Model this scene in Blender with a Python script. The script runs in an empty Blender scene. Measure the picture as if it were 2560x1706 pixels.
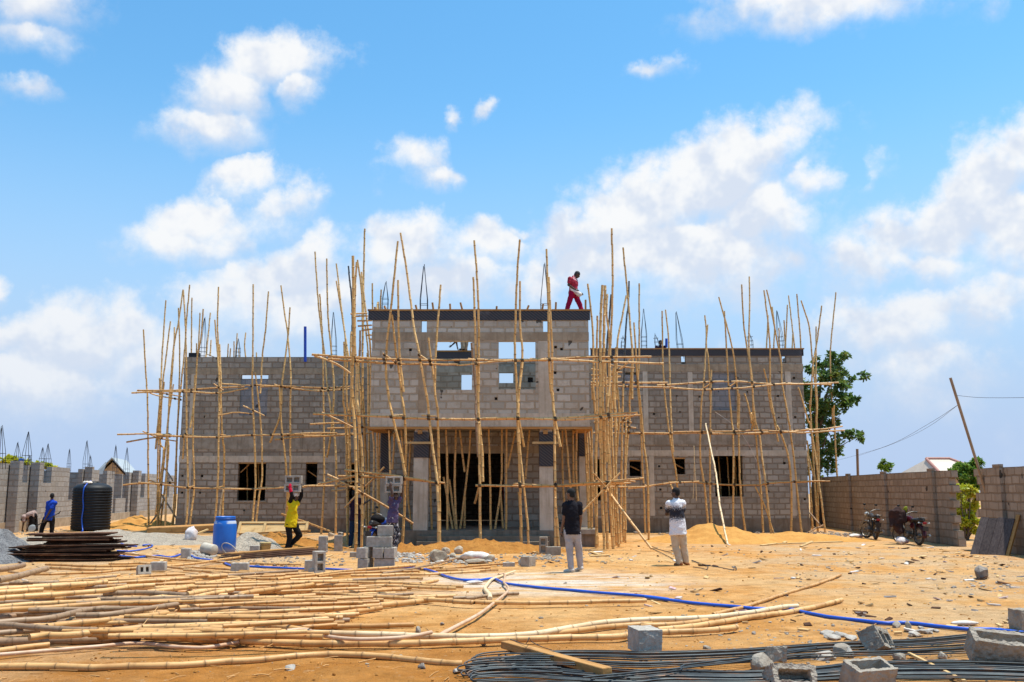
import bpy, bmesh, math, random
from mathutils import Vector, Matrix, Euler, noise

SC = bpy.context.scene
COL = SC.collection
rnd = random.Random(7)
PI = math.pi

# ---------------------------------------------------------------- camera
F, HOR, CH = 2400.0, 373.0, 1.72          # focal length and horizon offset in photo pixels, eye height in metres
TILT = math.atan(HOR / F)
cam = bpy.data.cameras.new('camera')
cam.sensor_width = 36.0
cam.lens = 36.0 * F / 2560.0
cam.clip_end = 3000
cam_o = bpy.data.objects.new('camera', cam)
COL.objects.link(cam_o)
cam_o.location = (0, 0, CH)
cam_o.rotation_euler = (PI / 2 + TILT, 0, 0)
SC.camera = cam_o

# ---------------------------------------------------------------- sun, exposure
SUN_DIR = Vector((0.28, 0.06, 1.0)).normalized()      # towards the sun: almost overhead
SUN_EL = math.asin(SUN_DIR.z)
SUN_AZ = math.atan2(SUN_DIR.x, SUN_DIR.y)
sun = bpy.data.lights.new('sun', 'SUN')
sun.energy = 5.0
sun.angle = math.radians(0.5)
sun.color = (1.0, 0.95, 0.86)
sun_o = bpy.data.objects.new('sun', sun)
COL.objects.link(sun_o)
sun_o.rotation_euler = SUN_DIR.to_track_quat('Z', 'Y').to_euler()
sun_o.location = (0, 0, 60)
SC.view_settings.view_transform = 'Standard'
SC.view_settings.look = 'None'
SC.view_settings.gamma = 1.0
SC.view_settings.use_curve_mapping = False
SC.view_settings.exposure = 0.22

# ---------------------------------------------------------------- pixel helpers (photo pixels -> world points at a real depth)
Zm = {'A': (320, 540, 3.7328), 'B': (320, 920, 3.2672), 'C': (760, 560, 3.5636), 'D': (760, 960, 3.2659), 'E': (1100, 560, 3.563),
      'F': (1100, 960, 3.2674), 'G': (1460, 560, 3.5636), 'H': (1460, 960, 3.2659), 'I': (1780, 680, 4.1262), 'J': (1780, 1000, 3.919),
      'K': (0, 1360, 3.6766), 'L': (600, 1360, 3.6766), 'M': (1100, 1360, 3.9217), 'N': (1600, 1360, 4.532), 'O': (2060, 1360, 4.532),
      'Q': (0, 1040, 3.9208), 'R': (2100, 900, 3.137), 'P': (440, 1200, 5.8825), 'V': (2120, 1220, 7.843), 'W': (840, 1180, 6.03)}


def px(tok):
    z = Zm[tok[0]]
    a, b = tok[1:].split(',')
    return z[0] + float(a) / z[2], z[1] + float(b) / z[2]


def ray(x, y):
    dx, dy = (x - 1280) / F, (853 - y) / F
    return Vector((dx, math.cos(TILT) - dy * math.sin(TILT), math.sin(TILT) + dy * math.cos(TILT)))


def at(x, y, Y):
    d = ray(x, y)
    s = Y / d.y
    return Vector((d.x * s, Y, CH + d.z * s))


BUMPS = [(-1.75, 9.25, 0.55, 0.10), (-0.3, 9.0, 0.9, 0.05), (-9.0, 26.0, 3.0, 0.06), (4.0, 22.0, 4.0, 0.05), (10.5, 24.0, 3.0, 0.08), (3.4, 9.4, 1.2, 0.03)]


def gz(x, y):
    z = 0.0
    for bx, by, s, h in BUMPS:
        q = ((x - bx) ** 2 + (y - by) ** 2) / (s * s)
        if q < 9:
            z += h * math.exp(-q)
    return z


def gnd(x, y, h=0.0):
    d = ray(x, y)
    z = h
    for _ in range(5):
        s = (z - CH) / d.z
        p = Vector((0, 0, CH)) + d * s
        z = gz(p.x, p.y) + h
    return p


# ---------------------------------------------------------------- scene helpers
def tag(o, label=None, cat=None, group=None, kind=None):
    if label: o['label'] = label
    if cat: o['category'] = cat
    if group: o['group'] = group
    if kind: o['kind'] = kind
    return o


def empty(name, loc, label, cat, group=None, rot=(0, 0, 0)):
    o = bpy.data.objects.new(name, None)
    o.empty_display_size = 0.3
    COL.objects.link(o)
    o.location = loc
    o.rotation_euler = rot
    return tag(o, label, cat, group)


def frame_z(d, hint=None):
    d = d.normalized()
    h = Vector(hint) if hint else (Vector((0, 0, 1)) if abs(d.z) < 0.95 else Vector((1, 0, 0)))
    a = h.cross(d)
    if a.length < 1e-5:
        a = Vector((0, 1, 0)).cross(d)
    a.normalize()
    return a, d.cross(a)


class MB:
    """collects vertices and faces, builds ONE mesh object"""
    def __init__(s):
        s.v, s.f, s.ring, s.sm = [], [], [], []

    def add(s, vs, fs, ring=None, smooth=False):
        n = len(s.v)
        s.v.extend(Vector(q) for q in vs)
        s.ring.extend(ring if ring else [0.0] * len(vs))
        for q in fs:
            s.f.append([i + n for i in q])
            s.sm.append(smooth)

    def box(s, lo, hi, M=None):
        x0, y0, z0 = lo
        x1, y1, z1 = hi
        vs = [Vector(q) for q in ((x0, y0, z0), (x1, y0, z0), (x1, y1, z0), (x0, y1, z0), (x0, y0, z1), (x1, y0, z1), (x1, y1, z1), (x0, y1, z1))]
        if M: vs = [M @ q for q in vs]
        s.add(vs, [(0, 3, 2, 1), (4, 5, 6, 7), (0, 1, 5, 4), (1, 2, 6, 5), (2, 3, 7, 6), (3, 0, 4, 7)])
        return s

    def rbox(s, lo, hi, b, M=None):
        """box with chamfered vertical and horizontal edges (a real rounded block)"""
        lo, hi = Vector(lo), Vector(hi)
        vs, fs = [], []
        bm = bmesh.new()
        bmesh.ops.create_cube(bm, size=1)
        for v in bm.verts:
            v.co = Vector((lo[i] + (v.co[i] + 0.5) * (hi[i] - lo[i]) for i in range(3)))
        bmesh.ops.bevel(bm, geom=bm.edges[:] + bm.verts[:], offset=b, segments=2, affect='EDGES', profile=0.5)
        bm.verts.index_update()
        vs = [(M @ v.co) if M else v.co.copy() for v in bm.verts]
        fs = [[v.index for v in f.verts] for f in bm.faces]
        bm.free()
        s.add(vs, fs)
        return s

    def tube(s, pts, rad, n=8, cap=True, ring=None, smooth=True, hint=None):
        pts = [Vector(p) for p in pts]
        m = len(pts)
        rad = rad if isinstance(rad, (list, tuple)) else [rad] * m
        vs, rg, fs = [], [], []
        d0 = (pts[1] - pts[0]).normalized()
        a, b = frame_z(d0, hint)
        for i, p in enumerate(pts):
            d = (pts[min(i + 1, m - 1)] - pts[max(i - 1, 0)])
            if d.length > 1e-9:
                d.normalize()
                a = (a - d * a.dot(d))
                if a.length < 1e-6: a, b = frame_z(d)
                a.normalize()
                b = d.cross(a)
            for k in range(n):
                t = 2 * PI * k / n
                vs.append(p + (a * math.cos(t) + b * math.sin(t)) * rad[i])
                rg.append(ring[i] if ring else 0.0)
        for i in range(m - 1):
            for k in range(n):
                k2 = (k + 1) % n
                fs.append((i * n + k, i * n + k2, (i + 1) * n + k2, (i + 1) * n + k))
        s.add(vs, fs, rg, smooth)
        if cap:
            s.add(vs[:n], [tuple(range(n))[::-1]], [0.6] * n)
            s.add(vs[-n:], [tuple(range(n))], [0.6] * n)
        return s

    def lathe(s, prof, n=24, M=None, smooth=True, cap=True):
        """profile of (radius, z), turned about local z"""
        vs, fs = [], []
        for r, z in prof:
            for k in range(n):
                t = 2 * PI * k / n
                q = Vector((r * math.cos(t), r * math.sin(t), z))
                vs.append(M @ q if M else q)
        for i in range(len(prof) - 1):
            for k in range(n):
                k2 = (k + 1) % n
                fs.append((i * n + k, i * n + k2, (i + 1) * n + k2, (i + 1) * n + k))
        if cap:
            fs.append(tuple(range(n))[::-1])
            fs.append(tuple((len(prof) - 1) * n + k for k in range(n)))
        s.add(vs, fs, None, smooth)
        return s

    def ell(s, c, r, M=None, n=16, m=10):
        """ellipsoid; M a 3x3 rotation"""
        c = Vector(c)
        vs, fs = [], []
        q0 = Vector((0, 0, 1))
        for i in range(1, m):
            t = PI * i / m
            for k in range(n):
                u = 2 * PI * k / n
                q = Vector((r[0] * math.sin(t) * math.cos(u), r[1] * math.sin(t) * math.sin(u), r[2] * math.cos(t)))
                vs.append(c + (M @ q if M else q))
        top = Vector((0, 0, r[2])); bot = -top
        vs.append(c + (M @ top if M else top)); vs.append(c + (M @ bot if M else bot))
        T, B = len(vs) - 2, len(vs) - 1
        for k in range(n):
            k2 = (k + 1) % n
            fs.append((T, k, k2))
            fs.append((B, (m - 2) * n + k2, (m - 2) * n + k))
            for i in range(m - 2):
                fs.append((i * n + k, (i + 1) * n + k, (i + 1) * n + k2, i * n + k2))
        s.add(vs, fs, None, True)
        return s

    def cone(s, p0, r0, p1, r1, n=12):
        """round-ended tapered limb"""
        p0, p1 = Vector(p0), Vector(p1)
        d = p1 - p0
        L = d.length
        if L < 1e-6: return s.ell(p0, (r0, r0, r0))
        d.normalize()
        pts, rad = [], []
        for t in (1.0, 0.8, 0.5, 0.2):
            ang = t * PI / 2 * 0.97
            pts.append(p0 - d * r0 * math.sin(ang)); rad.append(r0 * math.cos(ang))
        for t in (0, 0.5, 1):
            pts.append(p0 + d * L * t); rad.append(r0 + (r1 - r0) * t)
        for t in (0.2, 0.5, 0.8, 1.0):
            ang = t * PI / 2 * 0.97
            pts.append(p1 + d * r1 * math.sin(ang)); rad.append(r1 * math.cos(ang))
        return s.tube(pts, rad, n)

    def build(s, name, mat, parent=None, loc=None, ringattr=False, jitter=0.0):
        o_loc = Vector(loc) if loc is not None else Vector((0, 0, 0))
        me = bpy.data.meshes.new(name)
        vs = s.v
        if jitter:
            vs = [v + noise.noise_vector(v * 9.0) * jitter for v in vs]
        me.from_pydata([tuple(v - o_loc) for v in vs], [], s.f)
        me.polygons.foreach_set('use_smooth', s.sm)
        if ringattr:
            a = me.attributes.new('ring', 'FLOAT', 'POINT')
            a.data.foreach_set('value', s.ring)
        me.update()
        if mat: me.materials.append(mat)
        o = bpy.data.objects.new(name, me)
        COL.objects.link(o)
        o.location = (0, 0, 0) if parent else o_loc
        if parent: o.parent = parent
        return o


def catmull(pts, step):
    pts = [Vector(p) for p in pts]
    if len(pts) == 2:
        n = max(2, int((pts[1] - pts[0]).length / step))
        return [pts[0].lerp(pts[1], i / n) for i in range(n + 1)]
    P = [pts[0] * 2 - pts[1]] + pts + [pts[-1] * 2 - pts[-2]]
    out = []
    for i in range(1, len(P) - 2):
        a, b, c, d = P[i - 1:i + 3]
        n = max(2, int((c - b).length / step))
        for k in range(n):
            t = k / n
            out.append(0.5 * ((2 * b) + (c - a) * t + (2 * a - 5 * b + 4 * c - d) * t * t + (3 * b - a - 3 * c + d) * t ** 3))
    out.append(pts[-1])
    return out


def gridslab(mb, us, vs_, solid, depth, M=None, jit=0.0):
    """cells of a (u, v) grid extruded over depth (w0, w1) with closed sides; M maps (u, v, w) to space"""
    w0, w1 = depth
    idx = {}
    V = []

    def vid(i, j, k):
        key = (i, j, k)
        if key not in idx:
            q = Vector((us[i], vs_[j], w1 if k else w0))
            if jit: q += Vector((rnd.uniform(-jit, jit), rnd.uniform(-jit, jit), rnd.uniform(-jit, jit)))
            idx[key] = len(V)
            V.append(M @ q if M else q)
        return idx[key]
    nu, nv = len(us) - 1, len(vs_) - 1
    fs = []
    S = lambda i, j: 0 <= i < nu and 0 <= j < nv and solid(i, j)
    for i in range(nu):
        for j in range(nv):
            if not S(i, j): continue
            fs.append((vid(i, j, 0), vid(i, j + 1, 0), vid(i + 1, j + 1, 0), vid(i + 1, j, 0)))
            fs.append((vid(i, j, 1), vid(i + 1, j, 1), vid(i + 1, j + 1, 1), vid(i, j + 1, 1)))
            if not S(i - 1, j): fs.append((vid(i, j, 0), vid(i, j, 1), vid(i, j + 1, 1), vid(i, j + 1, 0)))
            if not S(i + 1, j): fs.append((vid(i + 1, j, 0), vid(i + 1, j + 1, 0), vid(i + 1, j + 1, 1), vid(i + 1, j, 1)))
            if not S(i, j - 1): fs.append((vid(i, j, 0), vid(i + 1, j, 0), vid(i + 1, j, 1), vid(i, j, 1)))
            if not S(i, j + 1): fs.append((vid(i, j + 1, 0), vid(i, j + 1, 1), vid(i + 1, j + 1, 1), vid(i + 1, j + 1, 0)))
    mb.add(V, fs)
    return mb


def wall_panel(mb, x0, x1, z0, z1, y0, y1, holes=(), M=None):
    """upright wall in x/z from y0 (front) to y1 with rectangular holes (x0, x1, z0, z1)"""
    us = sorted({x0, x1} | {min(max(h[k], x0), x1) for h in holes for k in (0, 1)})
    vs = sorted({z0, z1} | {min(max(h[k], z0), z1) for h in holes for k in (2, 3)})

    def solid(i, j):
        cx, cz = (us[i] + us[i + 1]) / 2, (vs[j] + vs[j + 1]) / 2
        return not any(h[0] < cx < h[1] and h[2] < cz < h[3] for h in holes)
    R = Matrix(((1, 0, 0, 0), (0, 0, 1, 0), (0, 1, 0, 0), (0, 0, 0, 1)))      # (u, v, w) -> (u, w, v)
    n = len(mb.f)
    gridslab(mb, us, vs, solid, (y0, y1), (M @ R) if M else R)
    for k in range(n, len(mb.f)):
        mb.f[k] = mb.f[k][::-1]
    return mb


ORD = ('first second third fourth fifth sixth seventh eighth ninth tenth eleventh twelfth thirteenth fourteenth fifteenth sixteenth seventeenth '
       'eighteenth nineteenth twentieth').split()
TENS = {2: 'twenty', 3: 'thirty', 4: 'forty', 5: 'fifty', 6: 'sixty', 7: 'seventy', 8: 'eighty', 9: 'ninety'}


def ordinal(k):
    if k <= 20: return ORD[k - 1]
    t, u = divmod(k, 10)
    if u == 0: return {3: 'thirtieth', 4: 'fortieth', 5: 'fiftieth', 6: 'sixtieth', 7: 'seventieth', 8: 'eightieth', 9: 'ninetieth'}[t]
    return TENS[t] + '-' + ORD[u - 1]
# ---------------------------------------------------------------- sky with clouds (a real dome of directions, the same from every position)
class NT:
    def __init__(s, tree):
        s.t = tree
        s.n, s.l = tree.nodes, tree.links

    def node(s, typ, **kw):
        nd = s.n.new(typ)
        for k, v in kw.items(): setattr(nd, k, v)
        return nd

    def put(s, sock, val):
        if hasattr(val, 'is_linked') or isinstance(val, bpy.types.NodeSocket): s.l.new(val, sock)
        elif val is not None: sock.default_value = val

    def math(s, op, a, b=None, c=None, clamp=False):
        nd = s.node('ShaderNodeMath', operation=op)
        nd.use_clamp = clamp
        for i, q in enumerate((a, b, c)):
            if q is not None: s.put(nd.inputs[i], q)
        return nd.outputs[0]

    def vmath(s, op, a, b=None, sc=None):
        nd = s.node('ShaderNodeVectorMath', operation=op)
        s.put(nd.inputs[0], a)
        if b is not None: s.put(nd.inputs[1], b)
        if sc is not None: s.put(nd.inputs['Scale'], sc)
        return nd.outputs['Value'] if op in ('LENGTH', 'DOT_PRODUCT', 'DISTANCE') else nd.outputs[0]

    def noise(s, vec, scale, detail=4, rough=0.55, out='Fac', dim='3D', dist=0.0):
        nd = s.node('ShaderNodeTexNoise', noise_dimensions=dim)
        if vec is not None: s.l.new(vec, nd.inputs['Vector'])
        nd.inputs['Scale'].default_value = scale
        nd.inputs['Detail'].default_value = detail
        nd.inputs['Roughness'].default_value = rough
        nd.inputs['Distortion'].default_value = dist
        return nd.outputs[out]

    def ramp(s, x, a, b, lo=0.0, hi=1.0, smooth=True):
        nd = s.node('ShaderNodeMapRange', interpolation_type='SMOOTHSTEP' if smooth else 'LINEAR')
        s.put(nd.inputs[0], x)
        for i, q in zip((1, 2, 3, 4), (a, b, lo, hi)): s.put(nd.inputs[i], q)
        return nd.outputs[0]

    def mix(s, fac, a, b, mode='MIX'):
        nd = s.node('ShaderNodeMix', data_type='RGBA', blend_type=mode)
        s.put(nd.inputs[0], fac)
        for sock, q in ((nd.inputs[6], a), (nd.inputs[7], b)):
            s.put(sock, (q[0], q[1], q[2], 1.0) if isinstance(q, (tuple, list)) else q)
        return nd.outputs[2]


world = bpy.data.worlds.new('World')
SC.world = world
world.use_nodes = True
wt = NT(world.node_tree)
wt.n.clear()
w_out = wt.node('ShaderNodeOutputWorld')
w_bg = wt.node('ShaderNodeBackground')
w_bg.inputs['Strength'].default_value = 0.112
sky = wt.node('ShaderNodeTexSky', sky_type='NISHITA')
sky.sun_disc = False
sky.sun_elevation = SUN_EL
sky.sun_rotation = SUN_AZ
sky.air_density = 1.0
sky.dust_density = 1.6
sky.ozone_density = 1.6
w_tc = wt.node('ShaderNodeTexCoord')
w_d = w_tc.outputs['Generated']
w_sep = wt.node('ShaderNodeSeparateXYZ')
wt.l.new(w_d, w_sep.inputs[0])
wy = wt.math('MAXIMUM', w_sep.outputs[1], 0.08)
w_cmb = wt.node('ShaderNodeCombineXYZ')
wt.l.new(wt.math('DIVIDE', w_sep.outputs[0], wy), w_cmb.inputs[0])
wt.l.new(wt.math('DIVIDE', w_sep.outputs[2], wy), w_cmb.inputs[1])
w_warp = wt.vmath('SUBTRACT', wt.noise(w_d, 9.0, 6, 0.6, 'Color'), (0.5, 0.5, 0.5))
w_p = wt.vmath('ADD', w_cmb.outputs[0], wt.vmath('SCALE', w_warp, sc=0.095))
# cloud centres in the photo's 2353-wide view: x, y, half width, half height, weight, turn in degrees
CLOUDS = [(600, 140, 150, 85, 1, 0), (520, 200, 120, 90, 1, 0), (460, 275, 130, 70, .9, 0), (670, 205, 70, 60, .9, 0),
          (70, 20, 150, 70, .9, 0), (60, 90, 110, 70, .8, 0), (60, 215, 70, 35, .7, 0),
          (440, 520, 100, 80, 1, 0), (410, 560, 150, 60, .9, 0), (570, 420, 80, 50, .8, 0), (645, 480, 90, 60, .8, 0), (620, 510, 70, 60, .6, 0),
          (940, 385, 80, 65, .8, 0), (990, 420, 80, 35, .8, 0), (1110, 245, 26, 20, .7, 0), (1035, 268, 18, 26, .6, 0), (1490, 155, 70, 28, .55, 0),
          (1900, 15, 280, 70, 1, 0),
          (1620, 430, 260, 130, 1.1, -25), (1730, 350, 130, 90, 1.1, 0), (1460, 500, 230, 110, 1, -20), (1760, 500, 170, 120, 1, 0),
          (1600, 580, 340, 130, .95, 0), (1850, 420, 75, 70, 1, 0), (1430, 600, 200, 90, .9, 0),
          (2270, 430, 220, 110, 1, -30), (2140, 530, 210, 90, 1, -30), (2340, 520, 160, 140, 1, 0), (2080, 600, 190, 60, .9, 0),
          (2280, 680, 240, 100, .75, -20), (2050, 760, 260, 90, .7, -15), (2150, 850, 300, 90, .5, 0),
          (640, 650, 160, 90, .95, -15), (560, 710, 150, 80, .85, 0), (705, 600, 70, 70, .9, 0), (700, 730, 200, 110, .75, 0), (480, 700, 120, 60, .6, 0),
          (960, 590, 130, 75, 1, 0), (1110, 570, 110, 60, .95, 0), (1010, 650, 190, 80, .8, 0), (1250, 660, 110, 80, .8, 0), (1200, 530, 30, 25, .6, 0),
          (190, 800, 220, 110, .95, 0), (90, 870, 200, 110, .9, 0), (20, 770, 80, 60, .9, 0), (0, 650, 30, 40, .7, 0), (330, 860, 200, 100, .7, 0),
          (1850, 590, 60, 50, .55, 0), (1985, 425, 60, 35, .4, -40)]
fld = alt = None
for cx, cy, rx, ry, wgt, rot in CLOUDS:
    d = ray(cx / 0.919, cy / 0.919)
    mp = wt.node('ShaderNodeMapping', vector_type='TEXTURE')
    wt.l.new(w_p, mp.inputs['Vector'])
    mp.inputs['Location'].default_value = (d.x / d.y, d.z / d.y, 0)
    mp.inputs['Rotation'].default_value = (0, 0, math.radians(-rot))
    mp.inputs['Scale'].default_value = (rx / 0.919 / F * 1.30, ry / 0.919 / F * 1.26, 1)
    f1 = wt.math('MULTIPLY_ADD', wt.vmath('LENGTH', mp.outputs[0]), -wgt, wgt)
    sy = wt.node('ShaderNodeSeparateXYZ'); wt.l.new(mp.outputs[0], sy.inputs[0])
    if fld is None: fld, alt = f1, sy.outputs[1]
    else:
        # how high within its cloud a point lies: bases are greyer than tops
        k = wt.ramp(wt.math('SUBTRACT', f1, fld), -0.2, 0.2)
        alt = wt.math('ADD', alt, wt.math('MULTIPLY', k, wt.math('SUBTRACT', sy.outputs[1], alt)))
        fld = wt.math('SMOOTH_MAX', fld, f1, 0.12)
def puffs(vec, sc):
    vo = wt.node('ShaderNodeTexVoronoi', feature='F1')
    wt.l.new(vec, vo.inputs['Vector'])
    vo.inputs['Scale'].default_value = sc
    vo.inputs['Detail'].default_value = 3.0
    vo.inputs['Roughness'].default_value = 0.55
    return wt.math('MULTIPLY_ADD', vo.outputs['Distance'], -1.0, 0.62)


w_dw = wt.vmath('ADD', w_d, wt.vmath('SCALE', w_warp, sc=0.05))
w_fb = wt.noise(w_d, 20.0, 8, 0.66)
w_pf = puffs(w_dw, 13.0)
w_s1 = wt.noise(w_d, 14.0, 4, 0.6)
w_s2 = wt.noise(wt.vmath('ADD', w_d, (0.006, 0.0, 0.020)), 14.0, 4, 0.6)
w_dens = wt.math('ADD', fld, wt.math('MULTIPLY_ADD', w_fb, 1.15, -0.60))
w_dens = wt.math('ADD', w_dens, wt.math('MULTIPLY_ADD', w_pf, 0.58, 0.42))
w_mask = wt.ramp(w_dens, 0.02, wt.ramp(alt, -0.7, 0.5, 1.25, 0.66))
w_mask = wt.math('MULTIPLY', w_mask, 0.97)
w_front = wt.ramp(w_sep.outputs[1], 0.08, 0.25)
w_mask = wt.math('MULTIPLY', w_mask, w_front)
# thin veil that whitens the sky towards the horizon
w_shade = wt.math('ADD', wt.math('MULTIPLY', wt.math('SUBTRACT', w_s1, w_s2), 2.0), wt.math('MULTIPLY_ADD', alt, 0.36, wt.noise(w_d, 6.0, 4, 0.5)))
w_shade = wt.ramp(w_shade, 0.24, 0.74)
w_lowc = wt.ramp(w_sep.outputs[2], 0.02, 0.30)
w_cloudc = wt.mix(w_shade, (5.4, 5.95, 6.9), (7.4, 7.45, 7.5))
w_cloudc = wt.mix(wt.math('MULTIPLY_ADD', w_lowc, -0.45, 0.45), w_cloudc, (4.7, 5.5, 6.7))
w_veil = wt.ramp(w_sep.outputs[2], 0.03, 0.40, 0.97, 0.10, True)
w_sky = wt.mix(1.0, sky.outputs[0], (1.06, 1.70, 1.80), 'MULTIPLY')
w_sky = wt.mix(wt.ramp(w_sep.outputs[2], 0.14, 0.52), w_sky, wt.mix(1.0, w_sky, (0.54, 0.84, 0.96), 'MULTIPLY'))
w_sky = wt.mix(w_veil, w_sky, (3.75, 4.8, 6.75))
w_col = wt.mix(w_mask, w_sky, w_cloudc)
wt.l.new(w_col, w_bg.inputs['Color'])
wt.l.new(w_bg.outputs[0], w_out.inputs['Surface'])
# ---------------------------------------------------------------- materials (procedural)
MATS = {}


def new_mat(name):
    m = bpy.data.materials.new(name)
    m.use_nodes = True
    t = NT(m.node_tree)
    b = t.n['Principled BSDF']
    MATS[name] = m
    return m, t, b


def obj_coord(t):
    return t.node('ShaderNodeTexCoord').outputs['Object']


def bump(t, b, h, strength=0.4, dist=0.01):
    nd = t.node('ShaderNodeBump')
    nd.inputs['Strength'].default_value = strength
    nd.inputs['Distance'].default_value = dist
    t.l.new(h, nd.inputs['Height'])
    t.l.new(nd.outputs[0], b.inputs['Normal'])


def surf(name, c1, c2=None, scale=6.0, rough=0.8, bscale=None, bstr=0.3, bdist=0.01, metal=0.0, spec=0.3, c3=None, rvar=0.0, detail=5, world=False):
    """two-tone noisy surface with bump; rvar: per-object brightness variation"""
    m, t, b = new_mat(name)
    co = obj_coord(t) if not world else t.node('ShaderNodeNewGeometry').outputs['Position']
    col = t.mix(t.ramp(t.noise(co, scale, detail, 0.6), 0.35, 0.65), c1, c2 or tuple(q * 0.75 for q in c1))
    if c3: col = t.mix(t.ramp(t.noise(co, scale * 0.37, 4, 0.6), 0.52, 0.7), col, c3)
    if rvar:
        oi = t.node('ShaderNodeObjectInfo').outputs['Random']
        k = t.math('MULTIPLY_ADD', oi, rvar * 2, 1 - rvar)
        col = t.mix(1.0, col, k, 'MULTIPLY')
    t.l.new(col, b.inputs['Base Color'])
    b.inputs['Roughness'].default_value = rough
    b.inputs['Metallic'].default_value = metal
    b.inputs['Specular IOR Level'].default_value = spec
    if bscale: bump(t, b, t.noise(co, bscale, 6, 0.65), bstr, bdist)
    return m


def bamboo_mat(name, pale, deep, tint, ringc=(0.13, 0.07, 0.03)):
    m, t, b = new_mat(name)
    co = obj_coord(t)
    oi = t.node('ShaderNodeObjectInfo').outputs['Random']
    col = t.mix(t.ramp(oi, 0.0, 1.0, smooth=False), pale, deep)
    col = t.mix(t.ramp(t.noise(co, 1.3, 4, 0.6), 0.45, 0.75), col, tint)
    col = t.mix(t.math('MULTIPLY', t.ramp(t.noise(co, 14.0, 6, 0.7), 0.50, 0.75), 0.55), col, tuple(q * 0.45 for q in tint))
    at_ = t.node('ShaderNodeAttribute', attribute_name='ring')
    col = t.mix(t.math('MULTIPLY', at_.outputs['Fac'], 0.8), col, ringc)
    t.l.new(col, b.inputs['Base Color'])
    b.inputs['Roughness'].default_value = 0.48
    b.inputs['Specular IOR Level'].default_value = 0.35
    bump(t, b, t.noise(co, 40.0, 4, 0.6), 0.15, 0.004)
    return m


M_BAM = bamboo_mat('bamboo_straw', (0.84, 0.50, 0.19), (0.64, 0.345, 0.105), (0.52, 0.27, 0.075))
M_BAMG = bamboo_mat('bamboo_straw_fresh', (0.76, 0.44, 0.175), (0.52, 0.25, 0.072), (0.40, 0.18, 0.048))
M_BAMW = bamboo_mat('bamboo_weathered', (0.36, 0.22, 0.12), (0.30, 0.17, 0.09), (0.22, 0.13, 0.07))
M_BAMP = bamboo_mat('bamboo_peeled', (0.80, 0.60, 0.36), (0.76, 0.56, 0.32), (0.62, 0.40, 0.20))
M_BAMK = bamboo_mat('bamboo_grey', (0.10, 0.095, 0.09), (0.085, 0.08, 0.075), (0.06, 0.05, 0.045))
M_PINK = surf('peeled_pink_pipe', (0.66, 0.43, 0.28), (0.55, 0.33, 0.19), 5, 0.45, 30, 0.1, 0.003)


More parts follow.
